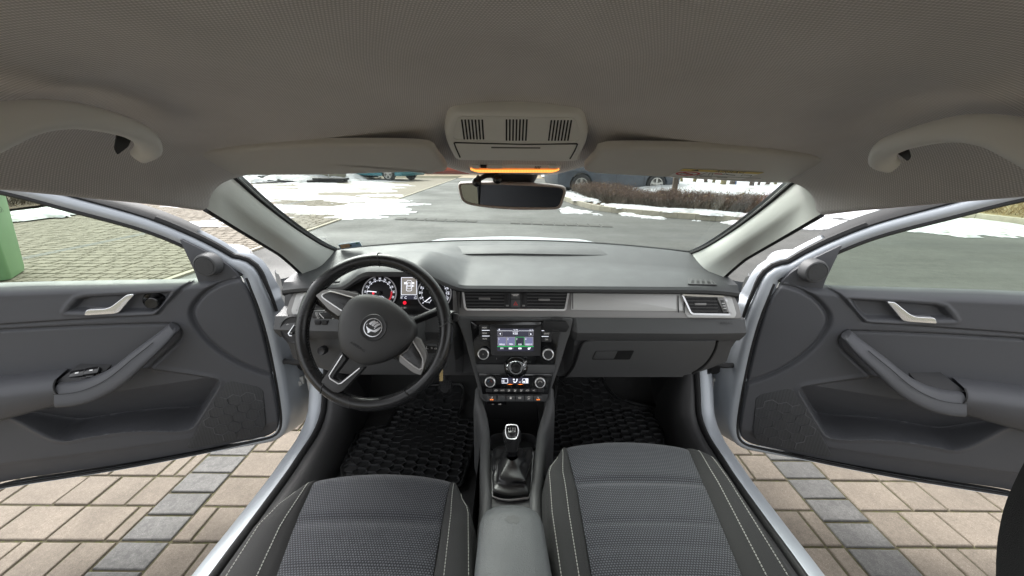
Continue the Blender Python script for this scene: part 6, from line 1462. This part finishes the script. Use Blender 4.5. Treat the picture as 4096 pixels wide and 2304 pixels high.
scf = [(450, 1395), (478, 1345), (505, 1362), (520, 1338), (548, 1340), (562, 1362), (585, 1358), (600, 1385), (590, 1420), (560, 1440), (540, 1420), (505, 1432), (480, 1420)]
slab('scuff', [atZ(cS(530 + (x - 530) * 1.0, y), AZ + .0062) for x, y in scf], (0, 0, 1), .0003, mat('scuffed patch', (.085, .088, .088), .7, var=.2, vscale=60), pad_, smooth=False)

# ================================================================== SEATS
def make_seat(name, label, edges, zt, yfront, crease_y, seams, sx):
    """edges: four lists of (X, Y) - outer left, insert left, insert right, outer right"""
    st = thing(name, label, 'car seat', (sx, .4, .28), 'front seats'); st['kind'] = 'thing'
    E = [np.array(sorted([(p[1], p[0]) for p in e])) for e in edges]
    def ex(i, y): t = E[i]; 
    def exv(i, y):
        t = E[i]
        if y > t[-1, 0]: return t[-1, 1] + (t[-1, 1] - t[-2, 1]) / (t[-1, 0] - t[-2, 0]) * (y - t[-1, 0]) * .5
        if y < t[0, 0]: return t[0, 1] + (t[1, 1] - t[0, 1]) / (t[1, 0] - t[0, 0]) * (y - t[0, 0])
        return np.interp(y, t[:, 0], t[:, 1])
    T = np.r_[np.linspace(0, 1, 120)]
    def ypath(u_):                                            # arc-length along the top, then over the front roll
        L1 = .80
        if u_ < .82: return yfront - .055 - L1 * (1 - u_ / .82), 0.0
        q = (u_ - .82) / .18; a_ = q * 2.0
        if a_ < math.pi / 2: return yfront - .055 + .055 * math.sin(a_), -.055 * (1 - math.cos(a_))
        return yfront - .004 * (a_ - math.pi / 2), -.055 - .16 * (a_ - math.pi / 2)
    def grd(fn, ns, nm, mt):
        rows = []
        for u_ in T:
            y, dz = ypath(u_); rows.append([fn(s_, y, dz, u_) for s_ in np.linspace(0, 1, ns)])
        v, f = loft(rows, closed=False); return mk(nm, v, f, mt, st, sharp=80)
    def gro(y, u_):
        if u_ > .83: return 0
        return sum(-d_ * math.exp(-((y - c_) / w_) ** 2) for c_, d_, w_ in crease_y)
    def ins(s_, y, dz, u_):
        a_, b_ = exv(1, y), exv(2, y); x = a_ + (b_ - a_) * s_; cr = 1 - (2 * s_ - 1) ** 2
        fy = .018 * (1 - cr) * (1 if dz < 0 or y > yfront - .08 else 0) * max(0, (y - yfront + .08) / .08)
        return (x, y - fy, zt + .010 * cr ** .6 + dz + gro(y, u_) * (.35 + .65 * cr ** .3))
    def bol(i0, i1):
        def fn(s_, y, dz, u_):
            a_, b_ = exv(i0, y), exv(i1, y); sg = 1 if b_ > a_ else -1; q = min(s_ / .72, 1)
            x = a_ + (b_ - a_) * q; z = zt + (.004 + .016 * min(1, max(0, (yfront - .03 - y) / .14))) * math.sin(min(q, 1) * math.pi * .78) + .006 * (1 - q) * min(1, max(0, (y - yfront + .14) / .14)) - .004 * math.exp(-(q / .08) ** 2)
            if s_ > .72: w_ = (s_ - .72) / .28; x = b_ + sg * .012 * math.sin(w_ * math.pi); z = z - .20 * w_ ** 1.1 - .01 * w_ ** .3
            fy = .018 + .05 * q ** 2; fy *= max(0, (y - yfront + .12) / .12) if y > yfront - .12 else 0
            return (x, y - fy, z + dz)
        return fn
    grd(ins, 40, 'cushion', M['seat']); b1, b2 = bol(1, 0), bol(2, 3)
    grd(b1, 26, 'bolster', M['seat_side']); grd(b2, 26, 'bolster', M['seat_side'])
    for bb, qs in ((b1, seams[0]), (b2, seams[1])):
        for q in qs:
            mb = MB(); us = np.linspace(.15, .86, 210)
            for k in range(0, 208, 2):
                y, dz = ypath(us[k]); p0 = V(*bb(q, y, dz, us[k])); y, dz = ypath(us[k + 1]); p1 = V(*bb(q, y, dz, us[k + 1])); d = (p1 - p0) / 2 * 1.25
                w_ = np.cross(d, V(0, 0, 1)); w_ /= np.linalg.norm(w_) + 1e-9; mb.box((p0 + p1) / 2 + V(0, 0, .0006), d, w_ * .0007, V(0, 0, .0008))
            mb.build('stitching', M['thread'], st, smooth=False)
    # base under the cushion
    cx = (exv(0, .4) + exv(3, .4)) / 2
    MB().box((cx, yfront - .40, .36), (.19, 0, 0), (0, .30, 0), (0, 0, .08)).build('base', M['dark'], st, smooth=False)
    return st
zt = .565
Zt = lambda pts: [atZ(fn(x, y), zt + .008) for fn, x, y in pts]
drv = [Zt([(c8, -10, 690), (D, 640, 1330), (D, 560, 1449)]), Zt([(c8, 95, 655), (D, 745, 1300), (D, 690, 1449)]), Zt([(c8, 965, 680), (c8, 925, 850), (c8, 850, 1294)]), Zt([(c8, 1060, 740), (c8, 1098, 900), (c8, 1108, 1294)])]
yD = atZ(D(980, 1185), zt)[1]; yP = atZ(D(1600, 1106), zt)[1]
cy = lambda x, y: atZ(D(x, y), zt)[1]
make_seat('seat', 'driver seat with dotted grey cloth cushion and dark stitched bolsters', drv, zt, yD + .012, [(cy(930, 1311), .007, .007), (cy(930, 1326), .004, .006), (cy(930, 1441), .004, .005)], ((.22, .62), (.22, .66)), -.33)
pas = [Zt([(c8, 1640, 480), (c8, 1590, 640), (c8, 1605, 900), (c8, 1660, 1294)]), Zt([(c8, 1722, 470), (c8, 1790, 740), (c8, 1885, 1294)]), Zt([(D, 1735, 1130), (D, 1785, 1240), (D, 1872, 1449)]), Zt([(D, 1800, 1150), (D, 1850, 1230), (D, 1990, 1449)])]
make_seat('seat', 'passenger seat with dotted grey cloth cushion, set further forward', pas, zt, yP + .012, [(cy(1600, 1216), .008, .008), (cy(1600, 1319), .003, .004), (cy(1600, 1380), .003, .004)], ((.30, .66), (.30, .62)), .34)

# ================================================================== FLOOR MATS
PTB = Plane((0, 1.36, .284), (1, 0, 0), (0, -.62, .78))
def floor_uv(r):                                   # (X, arc length along floor and toe-board)
    p = atZ(r, .284)
    if p[1] <= 1.36 and r[2] < 0: return V(p[0], p[1])
    q = PTB.uv(r); return V(q[0], 1.36 + q[1])
def floor_w(uv, h=0):
    if uv[1] <= 1.36: return V(uv[0], uv[1], .284 + h)
    return PTB.w(V(uv[0], uv[1] - 1.36), h)
def make_mat(name, label, outline, R_, cat_r, worn=None):
    uv = [tuple(floor_uv(r)) for r in outline]; mt = thing('floor_mat', label, 'floor mat', floor_w(V(*np.mean(uv, 0))), 'rubber floor mats')
    P = np.array(uv); x0, y0 = P.min(0); x1, y1 = P.max(0); step = .008
    X, Y = np.meshgrid(np.arange(x0, x1 + step, step), np.arange(y0, y1 + step, step), indexing='ij'); d = sdf(uv, X, Y); keep = d < .002
    idx = -np.ones(X.shape, int); fc = keep[:-1, :-1] & keep[1:, :-1] & keep[:-1, 1:] & keep[1:, 1:]; use = np.zeros(X.shape, bool)
    use[:-1, :-1] |= fc; use[1:, :-1] |= fc; use[:-1, 1:] |= fc; use[1:, 1:] |= fc; idx[use] = np.arange(use.sum()); I, J = np.nonzero(fc)
    v = np.array([floor_w(V(a_, b_), .006 - .003 * fbm(np.array(a_ * 9), np.array(b_ * 9), 4, 3)) for a_, b_ in zip(X[use], Y[use])])
    mk('sheet', v, np.stack([idx[I, J], idx[I + 1, J], idx[I + 1, J + 1], idx[I, J + 1]], 1).tolist(), M['mat'], mt)
    rim = resample(np.array(uv), 120, True); v, f = tube(np.array([floor_w(q, .009) for q in np.vstack([rim, rim[:2]])]), .006, 6); mk('rim', v, f, M['mat'], mt)
    mb = MB(); pad = MB(); done = set()
    hw, hh = R_ * 1.0, R_ * .62
    for i in range(-2, int((x1 - x0) / (hw * 1.5)) + 3):
        for j in range(-2, int((y1 - y0) / (hh * 2)) + 3):
            c_ = V(x0 + i * hw * 1.5, y0 + (j + (i % 2) * .5) * hh * 2)
            if sdf(uv, np.array([c_[0]]), np.array([c_[1]]))[0] > -.004: continue
            wv = worn(c_) if worn else 0
            cor = [c_ + V(hw * x_, hh * y_) for x_, y_ in ((1, 0), (.5, 1), (-.5, 1), (-1, 0), (-.5, -1), (.5, -1))]
            for q in range(6):
                A_, B_ = cor[q], cor[(q + 1) % 6]; m_ = (A_ + B_) / 2; ky_ = (round(m_[0], 3), round(m_[1], 3))
                if ky_ in done or sdf(uv, np.array([m_[0]]), np.array([m_[1]]))[0] > -.004: continue
                done.add(ky_); hgt = .0085 * (1 - .75 * wv)
                a3, b3 = floor_w(A_, hgt), floor_w(B_, hgt); d_ = (b3 - a3) / 2; up_ = V(0, 0, 1) if m_[1] <= 1.36 else PTB.n
                s_ = np.cross(up_, d_); s_ = s_ / np.linalg.norm(s_) * .0011; mb.box((a3 + b3) / 2, d_, s_, up_ * .0035)
    o = mb.build('hexagon_ribs', M['rib'], mt, smooth=False); o['kind'] = 'stuff'
    return mt
make_mat('floor_mat', 'black rubber floor mat with hexagon ribs in the passenger footwell', [D(1404, 945), D(1512, 945), D(1524, 975), D(1548, 1000), D(1590, 1016), D(1640, 1026), D(1662, 1040), D(1668, 1120), D(1668, 1175), D(1378, 1175), D(1378, 1100)], .026, 0)
wc = floor_uv(D(1055, 1100))
make_mat('floor_mat', 'black rubber floor mat with a worn heel pad in the driver footwell', [c8(270, 615), c8(375, 385), c8(430, 360), c8(560, 338), c8(605, 260), c8(650, 190), c8(760, 110), c8(840, 70), c8(1040, 62), c8(1056, 90), c8(1020, 270), c8(1030, 295), c8(1140, 300), c8(1135, 420), c8(1040, 720), c8(900, 800), c8(300, 780)], .026, 0,
         worn=lambda c_: float(np.clip(1.6 - np.hypot((c_[0] - wc[0]) / .10, (c_[1] - wc[1]) / .10), 0, 1)))
# ================================================================== OVERHEAD: console, lamp, mirror, visors, handles
cO, cM, cH = crop(1600, 350, 2.634), crop(1600, 650, 3.22), crop(3300, 350, 3.22)
PO = Plane((0, .70, 1.3135), (1, 0, 0), (0, -.503, -.864))
ohc = thing('overhead_console', 'grey overhead console with three groups of slots and a drawer', 'overhead console', PO.o)
oo = resample(spl([PO.hit(cO(*p), .006) for p in [(520, 290), (560, 250), (640, 240), (1200, 240), (1820, 254), (1890, 268), (1925, 310), (1960, 450), (1966, 520), (1940, 600), (1880, 715), (1825, 758), (1200, 752), (640, 745), (575, 715), (515, 600), (482, 500), (490, 400)]], 4, True), 80, True)
ohc_c = oo.mean(0); v, f = loft([[ohc_c + (q - ohc_c) * k_ + PO.n * h_ for q in oo] for k_, h_ in ((1.02, -.03), (1.02, -.008), (1.0, .001), (.975, .004), (.93, .0055), (.5, .006), (.02, .006))]); mk('housing', v, f, M['oh_plastic'], ohc, sharp=60)
fo_ = .0128
v, f = frame_ring(roundpoly(pq(PO, cO, [(550, 555), (575, 420), (610, 320), (650, 306), (1800, 322), (1850, 340), (1890, 470), (1890, 570), (1300, 583)], fo_), .01), roundpoly(pq(PO, cO, [(556, 550), (581, 423), (616, 325), (652, 312), (1798, 328), (1846, 345), (1884, 472), (1884, 564), (1300, 577)], fo_), .01), PO.n, .003); mk('grille_edge', v, f, M['oh_plastic'], ohc)
for g0, (tx, bx_, ty, by_) in enumerate((((650, 866), (678, 880), 340, 548), ((1122, 1337), (1122, 1325), 338, 562), ((1595, 1806), (1566, 1768), 346, 562))):
    for k in range(7):
        xt = tx[0] + (tx[1] - tx[0]) * k / 6; xb_ = bx_[0] + (bx_[1] - bx_[0]) * k / 6; w_ = 8.5
        slab('slot', roundpoly(pq(PO, cO, [(xt - w_, ty), (xt + w_, ty), (xb_ + w_, by_), (xb_ - w_, by_)], .0122), .0035, 3), PO.n, .002, M['black'], ohc, smooth=False)
dr = slab('drawer', roundpoly(pq(PO, cO, [(572, 585), (1300, 605), (1868, 598), (1795, 750), (640, 738)], .0128), .006), PO.n, .002, M['oh_plastic'], ohc, bevel=.001)
for pts in ([(570, 585), (590, 640), (632, 735)], [(1870, 598), (1845, 660), (1792, 750)], [(575, 581), (1300, 600), (1868, 594)]):
    v, f = tube(np.array(pq(PO, cO, pts, .0126)), .0012, 5); mk('gap', v, f, M['dark'], dr)
slab('finger_slot', roundpoly(pq(PO, cO, [(960, 628), (1480, 634), (1478, 645), (962, 640)], .0134), .001), PO.n, .0008, mat('shadow gap grey', (.12, .12, .115), .6), dr, smooth=False)
# reading lamp below it
PL_ = Plane(atY(cO(1210, 870), .835), (1, 0, 0), (0, -.62, -.78))
lamp = thing('reading_lamp', 'amber-lit reading lamp in the roof lining above the mirror', 'lamp', PL_.o)
slab('housing', roundpoly(pq(PL_, cO, [(712, 812), (1700, 818), (1690, 870), (1640, 903), (1500, 905), (900, 900), (790, 890), (735, 862)], .004), .006), PL_.n, .02, M['oh_plastic'], lamp, bevel=.002)
x_ = np.linspace(742, 1678, 58); mb = MB(); mb2 = MB()
def yb(x): return 897 - 30 * max(0, (860 - x) / 120) ** 2 - 28 * max(0, (x - 1580) / 100) ** 2
def yt_(x): return 873 - 16 * max(0, (800 - x) / 60) - 10 * max(0, (x - 1640) / 40)
for k in range(57):
    xa, xb2 = x_[k] + 1.5, x_[k + 1] - 1.5
    addslab(mb, pq(PL_, cO, [(xa, yt_(xa)), (xb2, yt_(xb2)), (xb2, yb(xb2)), (xa, yb(xa))], .0065), PL_.n, .003)
M['lamp_amber'] = mat('glowing amber lens', (.8, .35, .1), .3, emit=(1.0, .34, .07), estr=.62)
mb.build('lens', M['lamp_amber'], lamp, smooth=False)
slab('lens_back', pq(PL_, cO, [(742, 856), (1678, 860), (1660, 880), (1560, 898), (850, 896), (770, 880)], .0052), PL_.n, .002, mat('amber lens back', (.4, .15, .04), .4, emit=(.7, .16, .02), estr=.3), lamp, smooth=False)
for x0, x1 in ((762, 842), (918, 1082), (1565, 1655)):
    slab('lamp_button', roundpoly(pq(PL_, cO, [(x0, 822), (x1, 824), (x1, 858), (x0, 856)], .009), .003), PL_.n, .006, M['oh_plastic'], lamp, bevel=.0015)
slab('lamp_switch', pq(PL_, cO, [(850, 826), (912, 826), (912, 850), (850, 850)], .0066), PL_.n, .003, M['dark'], lamp, smooth=False)
for k in range(4): slab('mic_slot', pq(PL_, cO, [(1424 + 16 * k, 832), (1432 + 16 * k, 832), (1426 + 16 * k, 858), (1418 + 16 * k, 858)], .0046), PL_.n, .001, M['dark'], lamp, smooth=False)
# interior mirror
PM = Plane(CAMP + D(1288, 490) * .86, (1, -.10, 0), (-.10, -.985, -.08))
mir = thing('rear_view_mirror', 'interior rear view mirror with grey-brown rim hanging from the windscreen', 'mirror', PM.o)
mo = resample(spl([PM.hit(cM(*p)) for p in [(748, 275), (800, 252), (1200, 248), (1600, 262), (1900, 282), (2080, 305), (2135, 335), (2142, 380), (2110, 480), (2075, 570), (2030, 600), (1940, 610), (1500, 612), (1150, 588), (920, 552), (820, 515), (778, 455), (752, 350)]], 4, True), 84, True)
mi = resample(spl([PM.hit(cM(*p)) for p in [(780, 300), (815, 285), (1200, 284), (1600, 298), (1900, 313), (2060, 328), (2100, 352), (2104, 390), (2080, 470), (2048, 550), (2005, 576), (1920, 580), (1500, 576), (1150, 555), (930, 525), (845, 495), (808, 445), (788, 360)]], 4, True), 84, True)
mc_ = mo.mean(0)
v, f = loft([[mc_ + (q - mc_) * .55 - PM.n * .045 for q in mo], [mc_ + (q - mc_) * .9 - PM.n * .03 for q in mo], mo - PM.n * .014, mo - PM.n * .002, mo * .6 + mi * .4 + PM.n * .002, mi + PM.n * .0015, mi - PM.n * .0015]); mk('rim', v, f, M['mirror_rim'], mir, sharp=50)
slab('glass', mi - PM.n * .0008, PM.n, .003, M['mirror'], mir, smooth=False)
st_t = atY(cM(1470, 150), .90); st_b = PM.hit(cM(1470, 270), -.03)
v, f = loft([[c_ + V(w_ * math.cos(q), .02 * math.sin(q), 0) for q in np.linspace(0, 2 * math.pi, 20, endpoint=False)] for c_, w_ in ((st_t + V(0, .01, .02), .056), (st_t, .054), ((st_t + st_b) / 2, .050), (st_b, .044))]); mk('stem', v, f, M['dark'], mir)
mic = thing('microphone', 'black two-ball hands-free microphone clipped to the mirror', 'microphone', PM.hit(cM(1120, 220)))
b1_, b2_ = PM.hit(cM(988, 252), .012), PM.hit(cM(1255, 212), .012)
for c_, r_ in ((b1_, .0105), (b2_, .0110)):
    v, f = lathe(c_ - PM.n * r_, PM.n, [(r_ * math.sin(t), r_ - r_ * math.cos(t)) for t in np.linspace(.05, math.pi - .05, 12)], 18); mk('capsule', v, f, M['gloss'], mic)
v, f = tube(spl([b1_ + V(0, .004, .01), PM.hit(cM(1030, 205), .008), PM.hit(cM(1110, 172), .006), PM.hit(cM(1190, 168), .006), b2_ + V(0, .004, .008)], 5), [.006, .005, .005, .006], 8); mk('arm', v, f, M['rubber'], mic)
# sun visors
def visor(pts, label, s):
    PVs = Plane((s * .33, .775, 1.2600), (1, 0, -s * .035), (0, -.325, -.945))
    t = thing('sun_visor', label, 'sun visor', PVs.o, 'sun visors')
    o = resample(spl(pq(PVs, D, pts), 4, True), 80, True); c_ = o.mean(0)
    ins = lambda d: shrink(o, d)
    v, f = loft([ins(.01) - PVs.n * .016, o - PVs.n * .012, o - PVs.n * .004, ins(.002) - PVs.n * .001, ins(.006) + PVs.n * .0005, ins(.012) + PVs.n * .001, c_ + (o - c_) * .02 + PVs.n * .001]); mk('panel', v, f, M['visor'], t, sharp=60)
    return t, PVs
vl, PVL = visor([(462, 398), (480, 390), (640, 374), (820, 366), (1000, 366), (1082, 372), (1100, 392), (1124, 424), (1118, 432), (1098, 434), (1080, 430), (1050, 433), (900, 438), (750, 441), (620, 441), (560, 438), (500, 422)], 'grey sun visor folded up on the driver side', -1)
vr, PVRr = visor([(2125, 418), (2100, 405), (1950, 387), (1780, 376), (1600, 372), (1512, 376), (1500, 390), (1470, 422), (1476, 432), (1500, 437), (1550, 440), (1680, 447), (1830, 456), (1950, 461), (2010, 459), (2090, 437)], 'grey sun visor on the passenger side with an airbag warning sticker', 1)
cZ = crop(2600, 620, 4.293)
stk = slab('warning_sticker', pq(PVRr, cZ, [(580, 238), (1955, 302), (1560, 424), (328, 362)], .0022), PVRr.n, .0008, M['white_print'], vr, smooth=False)
slab('yellow_band', pq(PVRr, cZ, [(580, 240), (1953, 303), (1860, 330), (505, 272)], .0026), PVRr.n, .0003, M['yellow_print'], stk, smooth=False)
exs = PVRr.hit(cZ(1600, 300)) - PVRr.hit(cZ(1100, 278)); eys = PVRr.hit(cZ(1420, 270)) - PVRr.hit(cZ(1320, 302)); eys -= exs * (eys @ exs) / (exs @ exs)
tm = MB(); ctr = PVRr.hit(cZ(1372, 292), .003); add_text(tm, 'AIRBAG', ctr, exs, eys, .011, np.linalg.norm(exs) * 1.02); addslab(tm, pq(PVRr, cZ, [(705, 272), (845, 278), (820, 252)], .003), PVRr.n, .0002); tm.build('lettering', M['grey_print'], stk, smooth=False)
q_ = np.linspace(0, 2 * math.pi, 32, endpoint=False)
v, f = frame_ring(pq(PVRr, cZ, [(652 + 212 * math.cos(t), 323 + 33 * math.sin(t)) for t in q_], .003), pq(PVRr, cZ, [(652 + 168 * math.cos(t), 323 + 24 * math.sin(t)) for t in q_], .003), PVRr.n, .0004)
tm = MB(); tm.add(v, f); addslab(tm, pq(PVRr, cZ, [(545, 300), (600, 300), (765, 346), (710, 346)], .003), PVRr.n, .0004); addslab(tm, pq(PVRr, cZ, [(1105, 318), (1240, 325), (1240, 336), (1105, 326)], .003), PVRr.n, .0004); tm.build('prohibition_sign', M['red_print'], stk, smooth=False)
tm = MB(); pline(tm, PVRr, cZ, [(990, 296), (770, 378)], 7, .0028, .0002); pline(tm, PVRr, cZ, [(800, 352), (1900, 402)], 5, .0028, .0002)
pline(tm, PVRr, cZ, [(1000, 348), (1030, 310), (1085, 312), (1060, 350)], 7, .0028, .0002); pline(tm, PVRr, cZ, [(1240, 338), (1300, 325), (1340, 340), (1460, 348)], 14, .0028, .0002); pline(tm, PVRr, cZ, [(1560, 362), (1590, 342), (1750, 350), (1720, 368)], 6, .0028, .0002); pline(tm, PVRr, cZ, [(850, 368), (1060, 378)], 9, .0028, .0002); pline(tm, PVRr, cZ, [(1150, 382), (1330, 390)], 10, .0028, .0002); pline(tm, PVRr, cZ, [(520, 330), (560, 315), (640, 335), (740, 325)], 8, .0028, .0002); tm.build('pictogram', M['grey_print'], stk, smooth=False)
# grab handles
def handle(fn, pts, wpx, kx, label, s):
    X0 = s * .472; p3 = [atX(fn(x, y), X0 + s * dx) for x, y, dx in pts]
    t = thing('grab_handle', label, 'grab handle', p3[3], 'roof grab handles')
    path = spl(p3, 6); wr = np.interp(np.linspace(0, 1, len(path)), np.linspace(0, 1, len(wpx)), wpx) / kx / 1540 * .49
    P_, T_, N_, B_ = frames(path, None); rings = []
    for i in range(len(P_)):
        vd = CAMP - P_[i]; vd /= np.linalg.norm(vd); sd = np.cross(T_[i], vd); sd /= np.linalg.norm(sd); fd = np.cross(sd, T_[i])
        rings.append([P_[i] + sd * wr[i] * math.copysign(abs(math.cos(q)) ** .8, math.cos(q)) + fd * wr[i] * .8 * math.copysign(abs(math.sin(q)) ** .8, math.sin(q)) for q in np.linspace(0, 2 * math.pi, 18, endpoint=False)])
    v, f = loft(rings); mk('bar', v, f, M['handle'], t, sharp=60)
    return t, p3
hl_, hp_ = handle(cC, [(-700, 700, .0), (-350, 540, -.01), (0, 365, -.015), (250, 300, -.02), (500, 290, -.02), (750, 332, -.02), (930, 385, -.015), (1045, 450, -.005), (1075, 530, .015), (1010, 590, .035)], [85, 92, 95, 82, 76, 70, 68, 76, 80, 58], 1.811, 'grey grab handle in the roof lining above the driver door', -1)
slab('hinge_recess', roundpoly([atX(cC(x, y), -.475) for x, y in ((850, 430), (960, 450), (930, 520), (850, 580), (830, 545))], .004), (.6, -.5, -.4), .004, M['dark'], hl_, smooth=False)
hr_, hp2 = handle(cH, [(3700, 1300, .0), (3150, 1020, -.01), (2560, 690, -.015), (2150, 560, -.02), (1750, 530, -.02), (1350, 590, -.02), (1020, 680, -.015), (800, 780, -.005), (740, 920, .015), (860, 1010, .035)], [148, 158, 165, 145, 134, 122, 118, 134, 140, 100], 3.22, 'grey grab handle in the roof lining above the passenger door', 1)
slab('hinge_recess', roundpoly([atX(cH(x, y), .475) for x, y in ((915, 790), (1060, 760), (1100, 920), (1060, 950), (920, 840))], .004), (-.6, -.5, -.4), .004, M['dark'], hr_, smooth=False)

# ================================================================== SMALL THINGS STUCK ON
PHd = Plane(PR.hit(cR(2200, 200), .03), (1, 0, 0), (0, -.97, .2))
hf = thing('hands_free_display', 'small black hands-free display stuck over the radio corner', 'display', PHd.o)
slab('screen_unit', roundpoly(pq(PHd, cR, [(1930, 75), (2440, 95), (2515, 205), (2440, 335), (1960, 325), (1882, 200)], 0), .003), PHd.n, .014, M['black'], hf, bevel=.003)
slab('bracket', pq(PHd, cR, [(2118, 10), (2360, 12), (2360, 80), (2110, 70)], -.004), PHd.n, .012, M['dark'], hf, bevel=.002)
tm = MB(); ptext(tm, PHd, cR, 'Parrot', 2200, 288, 40, .0006, 135); tm.build('lettering', M['grey_print3'], hf, smooth=False)
PHk = Plane(PR.hit(cR(1310, 1110), .02), (1, 0, 0), (0, -.93, .36))
hk = thing('hands_free_control', 'round black control knob in clear wrap stuck below the radio', 'control knob', PHk.o)
kc_ = PHk.hit(cR(1310, 1110), 0); v, f = lathe(kc_ - PHk.n * .012, PHk.n, [(0, 0), (.034, 0), (.035, .010), (.031, .016), (.022, .019), (.016, .018), (0, .018)], 28); mk('base', v, f, M['gloss'], hk, sharp=40)
v, f = lathe(kc_ + V(0, 0, .0) + PHk.n * .004, PHk.n, [(0, 0), (.0135, 0), (.013, .012), (.0105, .016), (.008, .015), (0, .011)], 24); mk('knob', v, f, M['rubber'], hk, sharp=30)
rg = [PHk.hit(cR(1310 + 205 * math.cos(q), 1125 - 140 * math.sin(q)), .012) + PHk.n * .002 * math.sin(9 * q) for q in np.linspace(-.3, math.pi + .3, 40)]
v, f = tube(np.array(rg), .0012, 5); mk('wrap', v, f, M['chrome'], hk)
v, f = tube(np.array(pq(PHk, cR, [(1480, 1080), (1510, 1010), (1550, 980)], .014)), [.0015, .003, .002], 5); mk('wrap', v, f, M['chrome'], hk)
def ws_pt(q, t):
    lo = V(q * .66, 1.475 - .175 * abs(q) ** 2.2, .955 - .005 * q * q); hi = V(q * .62, .925 - .045 * q * q, 1.275 - .02 * q * q)
    p = lo + (hi - lo) * t; p[2] += .035 * math.sin(math.pi * t); return p
def ws_plane(r):                                   # tangent plane of the windscreen where the ray meets it
    best = min(((np.linalg.norm(np.cross(ws_pt(q, t) - CAMP, r / np.linalg.norm(r))), q, t) for q in np.linspace(-1, 1, 81) for t in np.linspace(0, 1, 81)))
    q, t = best[1:]; n_ = np.cross(ws_pt(q + .02, t) - ws_pt(q - .02, t), ws_pt(q, t + .02) - ws_pt(q, t - .02)); n_ /= np.linalg.norm(n_); p = ws_pt(q, t)
    if n_ @ (CAMP - p) < 0: n_ = -n_
    return Plane(p + n_ * .004, ws_pt(q + .02, t) - ws_pt(q - .02, t), n_)
PWs = ws_plane(D(880, 618))
sticker = thing('toll_sticker', 'blue and orange toll sticker at the lower left of the windscreen', 'sticker', PWs.o)
c9 = crop(900, 600, 2.342)
slab('sheet', pq(PWs, c9, [(1060, 888), (1260, 862), (1283, 900), (1085, 932)], 0), PWs.n, .0006, mat('sticker blue', (.33, .48, .62), .6, var=.2, vscale=60), sticker, smooth=False)
slab('orange_field', pq(PWs, c9, [(1075, 890), (1165, 878), (1175, 912), (1090, 925)], .0006), PWs.n, .0005, mat('sticker orange', (.62, .40, .22), .6, var=.3, vscale=80), sticker, smooth=False)
slab('star', [PWs.hit(c9(1178 + 9 * math.cos(q), 895 + 8 * math.sin(q)), .001) for q in a], PWs.n, .0004, M['grey_print'], sticker, smooth=False); slab('seal', [PWs.hit(c9(1237 + 14 * math.cos(q), 873 + 9 * math.sin(q)), .0008) for q in a], PWs.n, .0004, mat('sticker green', (.10, .30, .22), .6), sticker, smooth=False)
PWs = ws_plane(D(805, 602)); th = thing('ticket_clip', 'clear parking ticket clip on the left windscreen edge', 'ticket clip', PWs.hit(c9(890, 845)))
tm = MB(); pline(tm, PWs, c9, [(805, 850), (940, 822), (948, 842), (815, 866), (805, 850)], 5, 0, .0004); pline(tm, PWs, c9, [(918, 826), (928, 846)], 4, 0, .0004); tm.build('clip', M['white_print'], th, smooth=False)
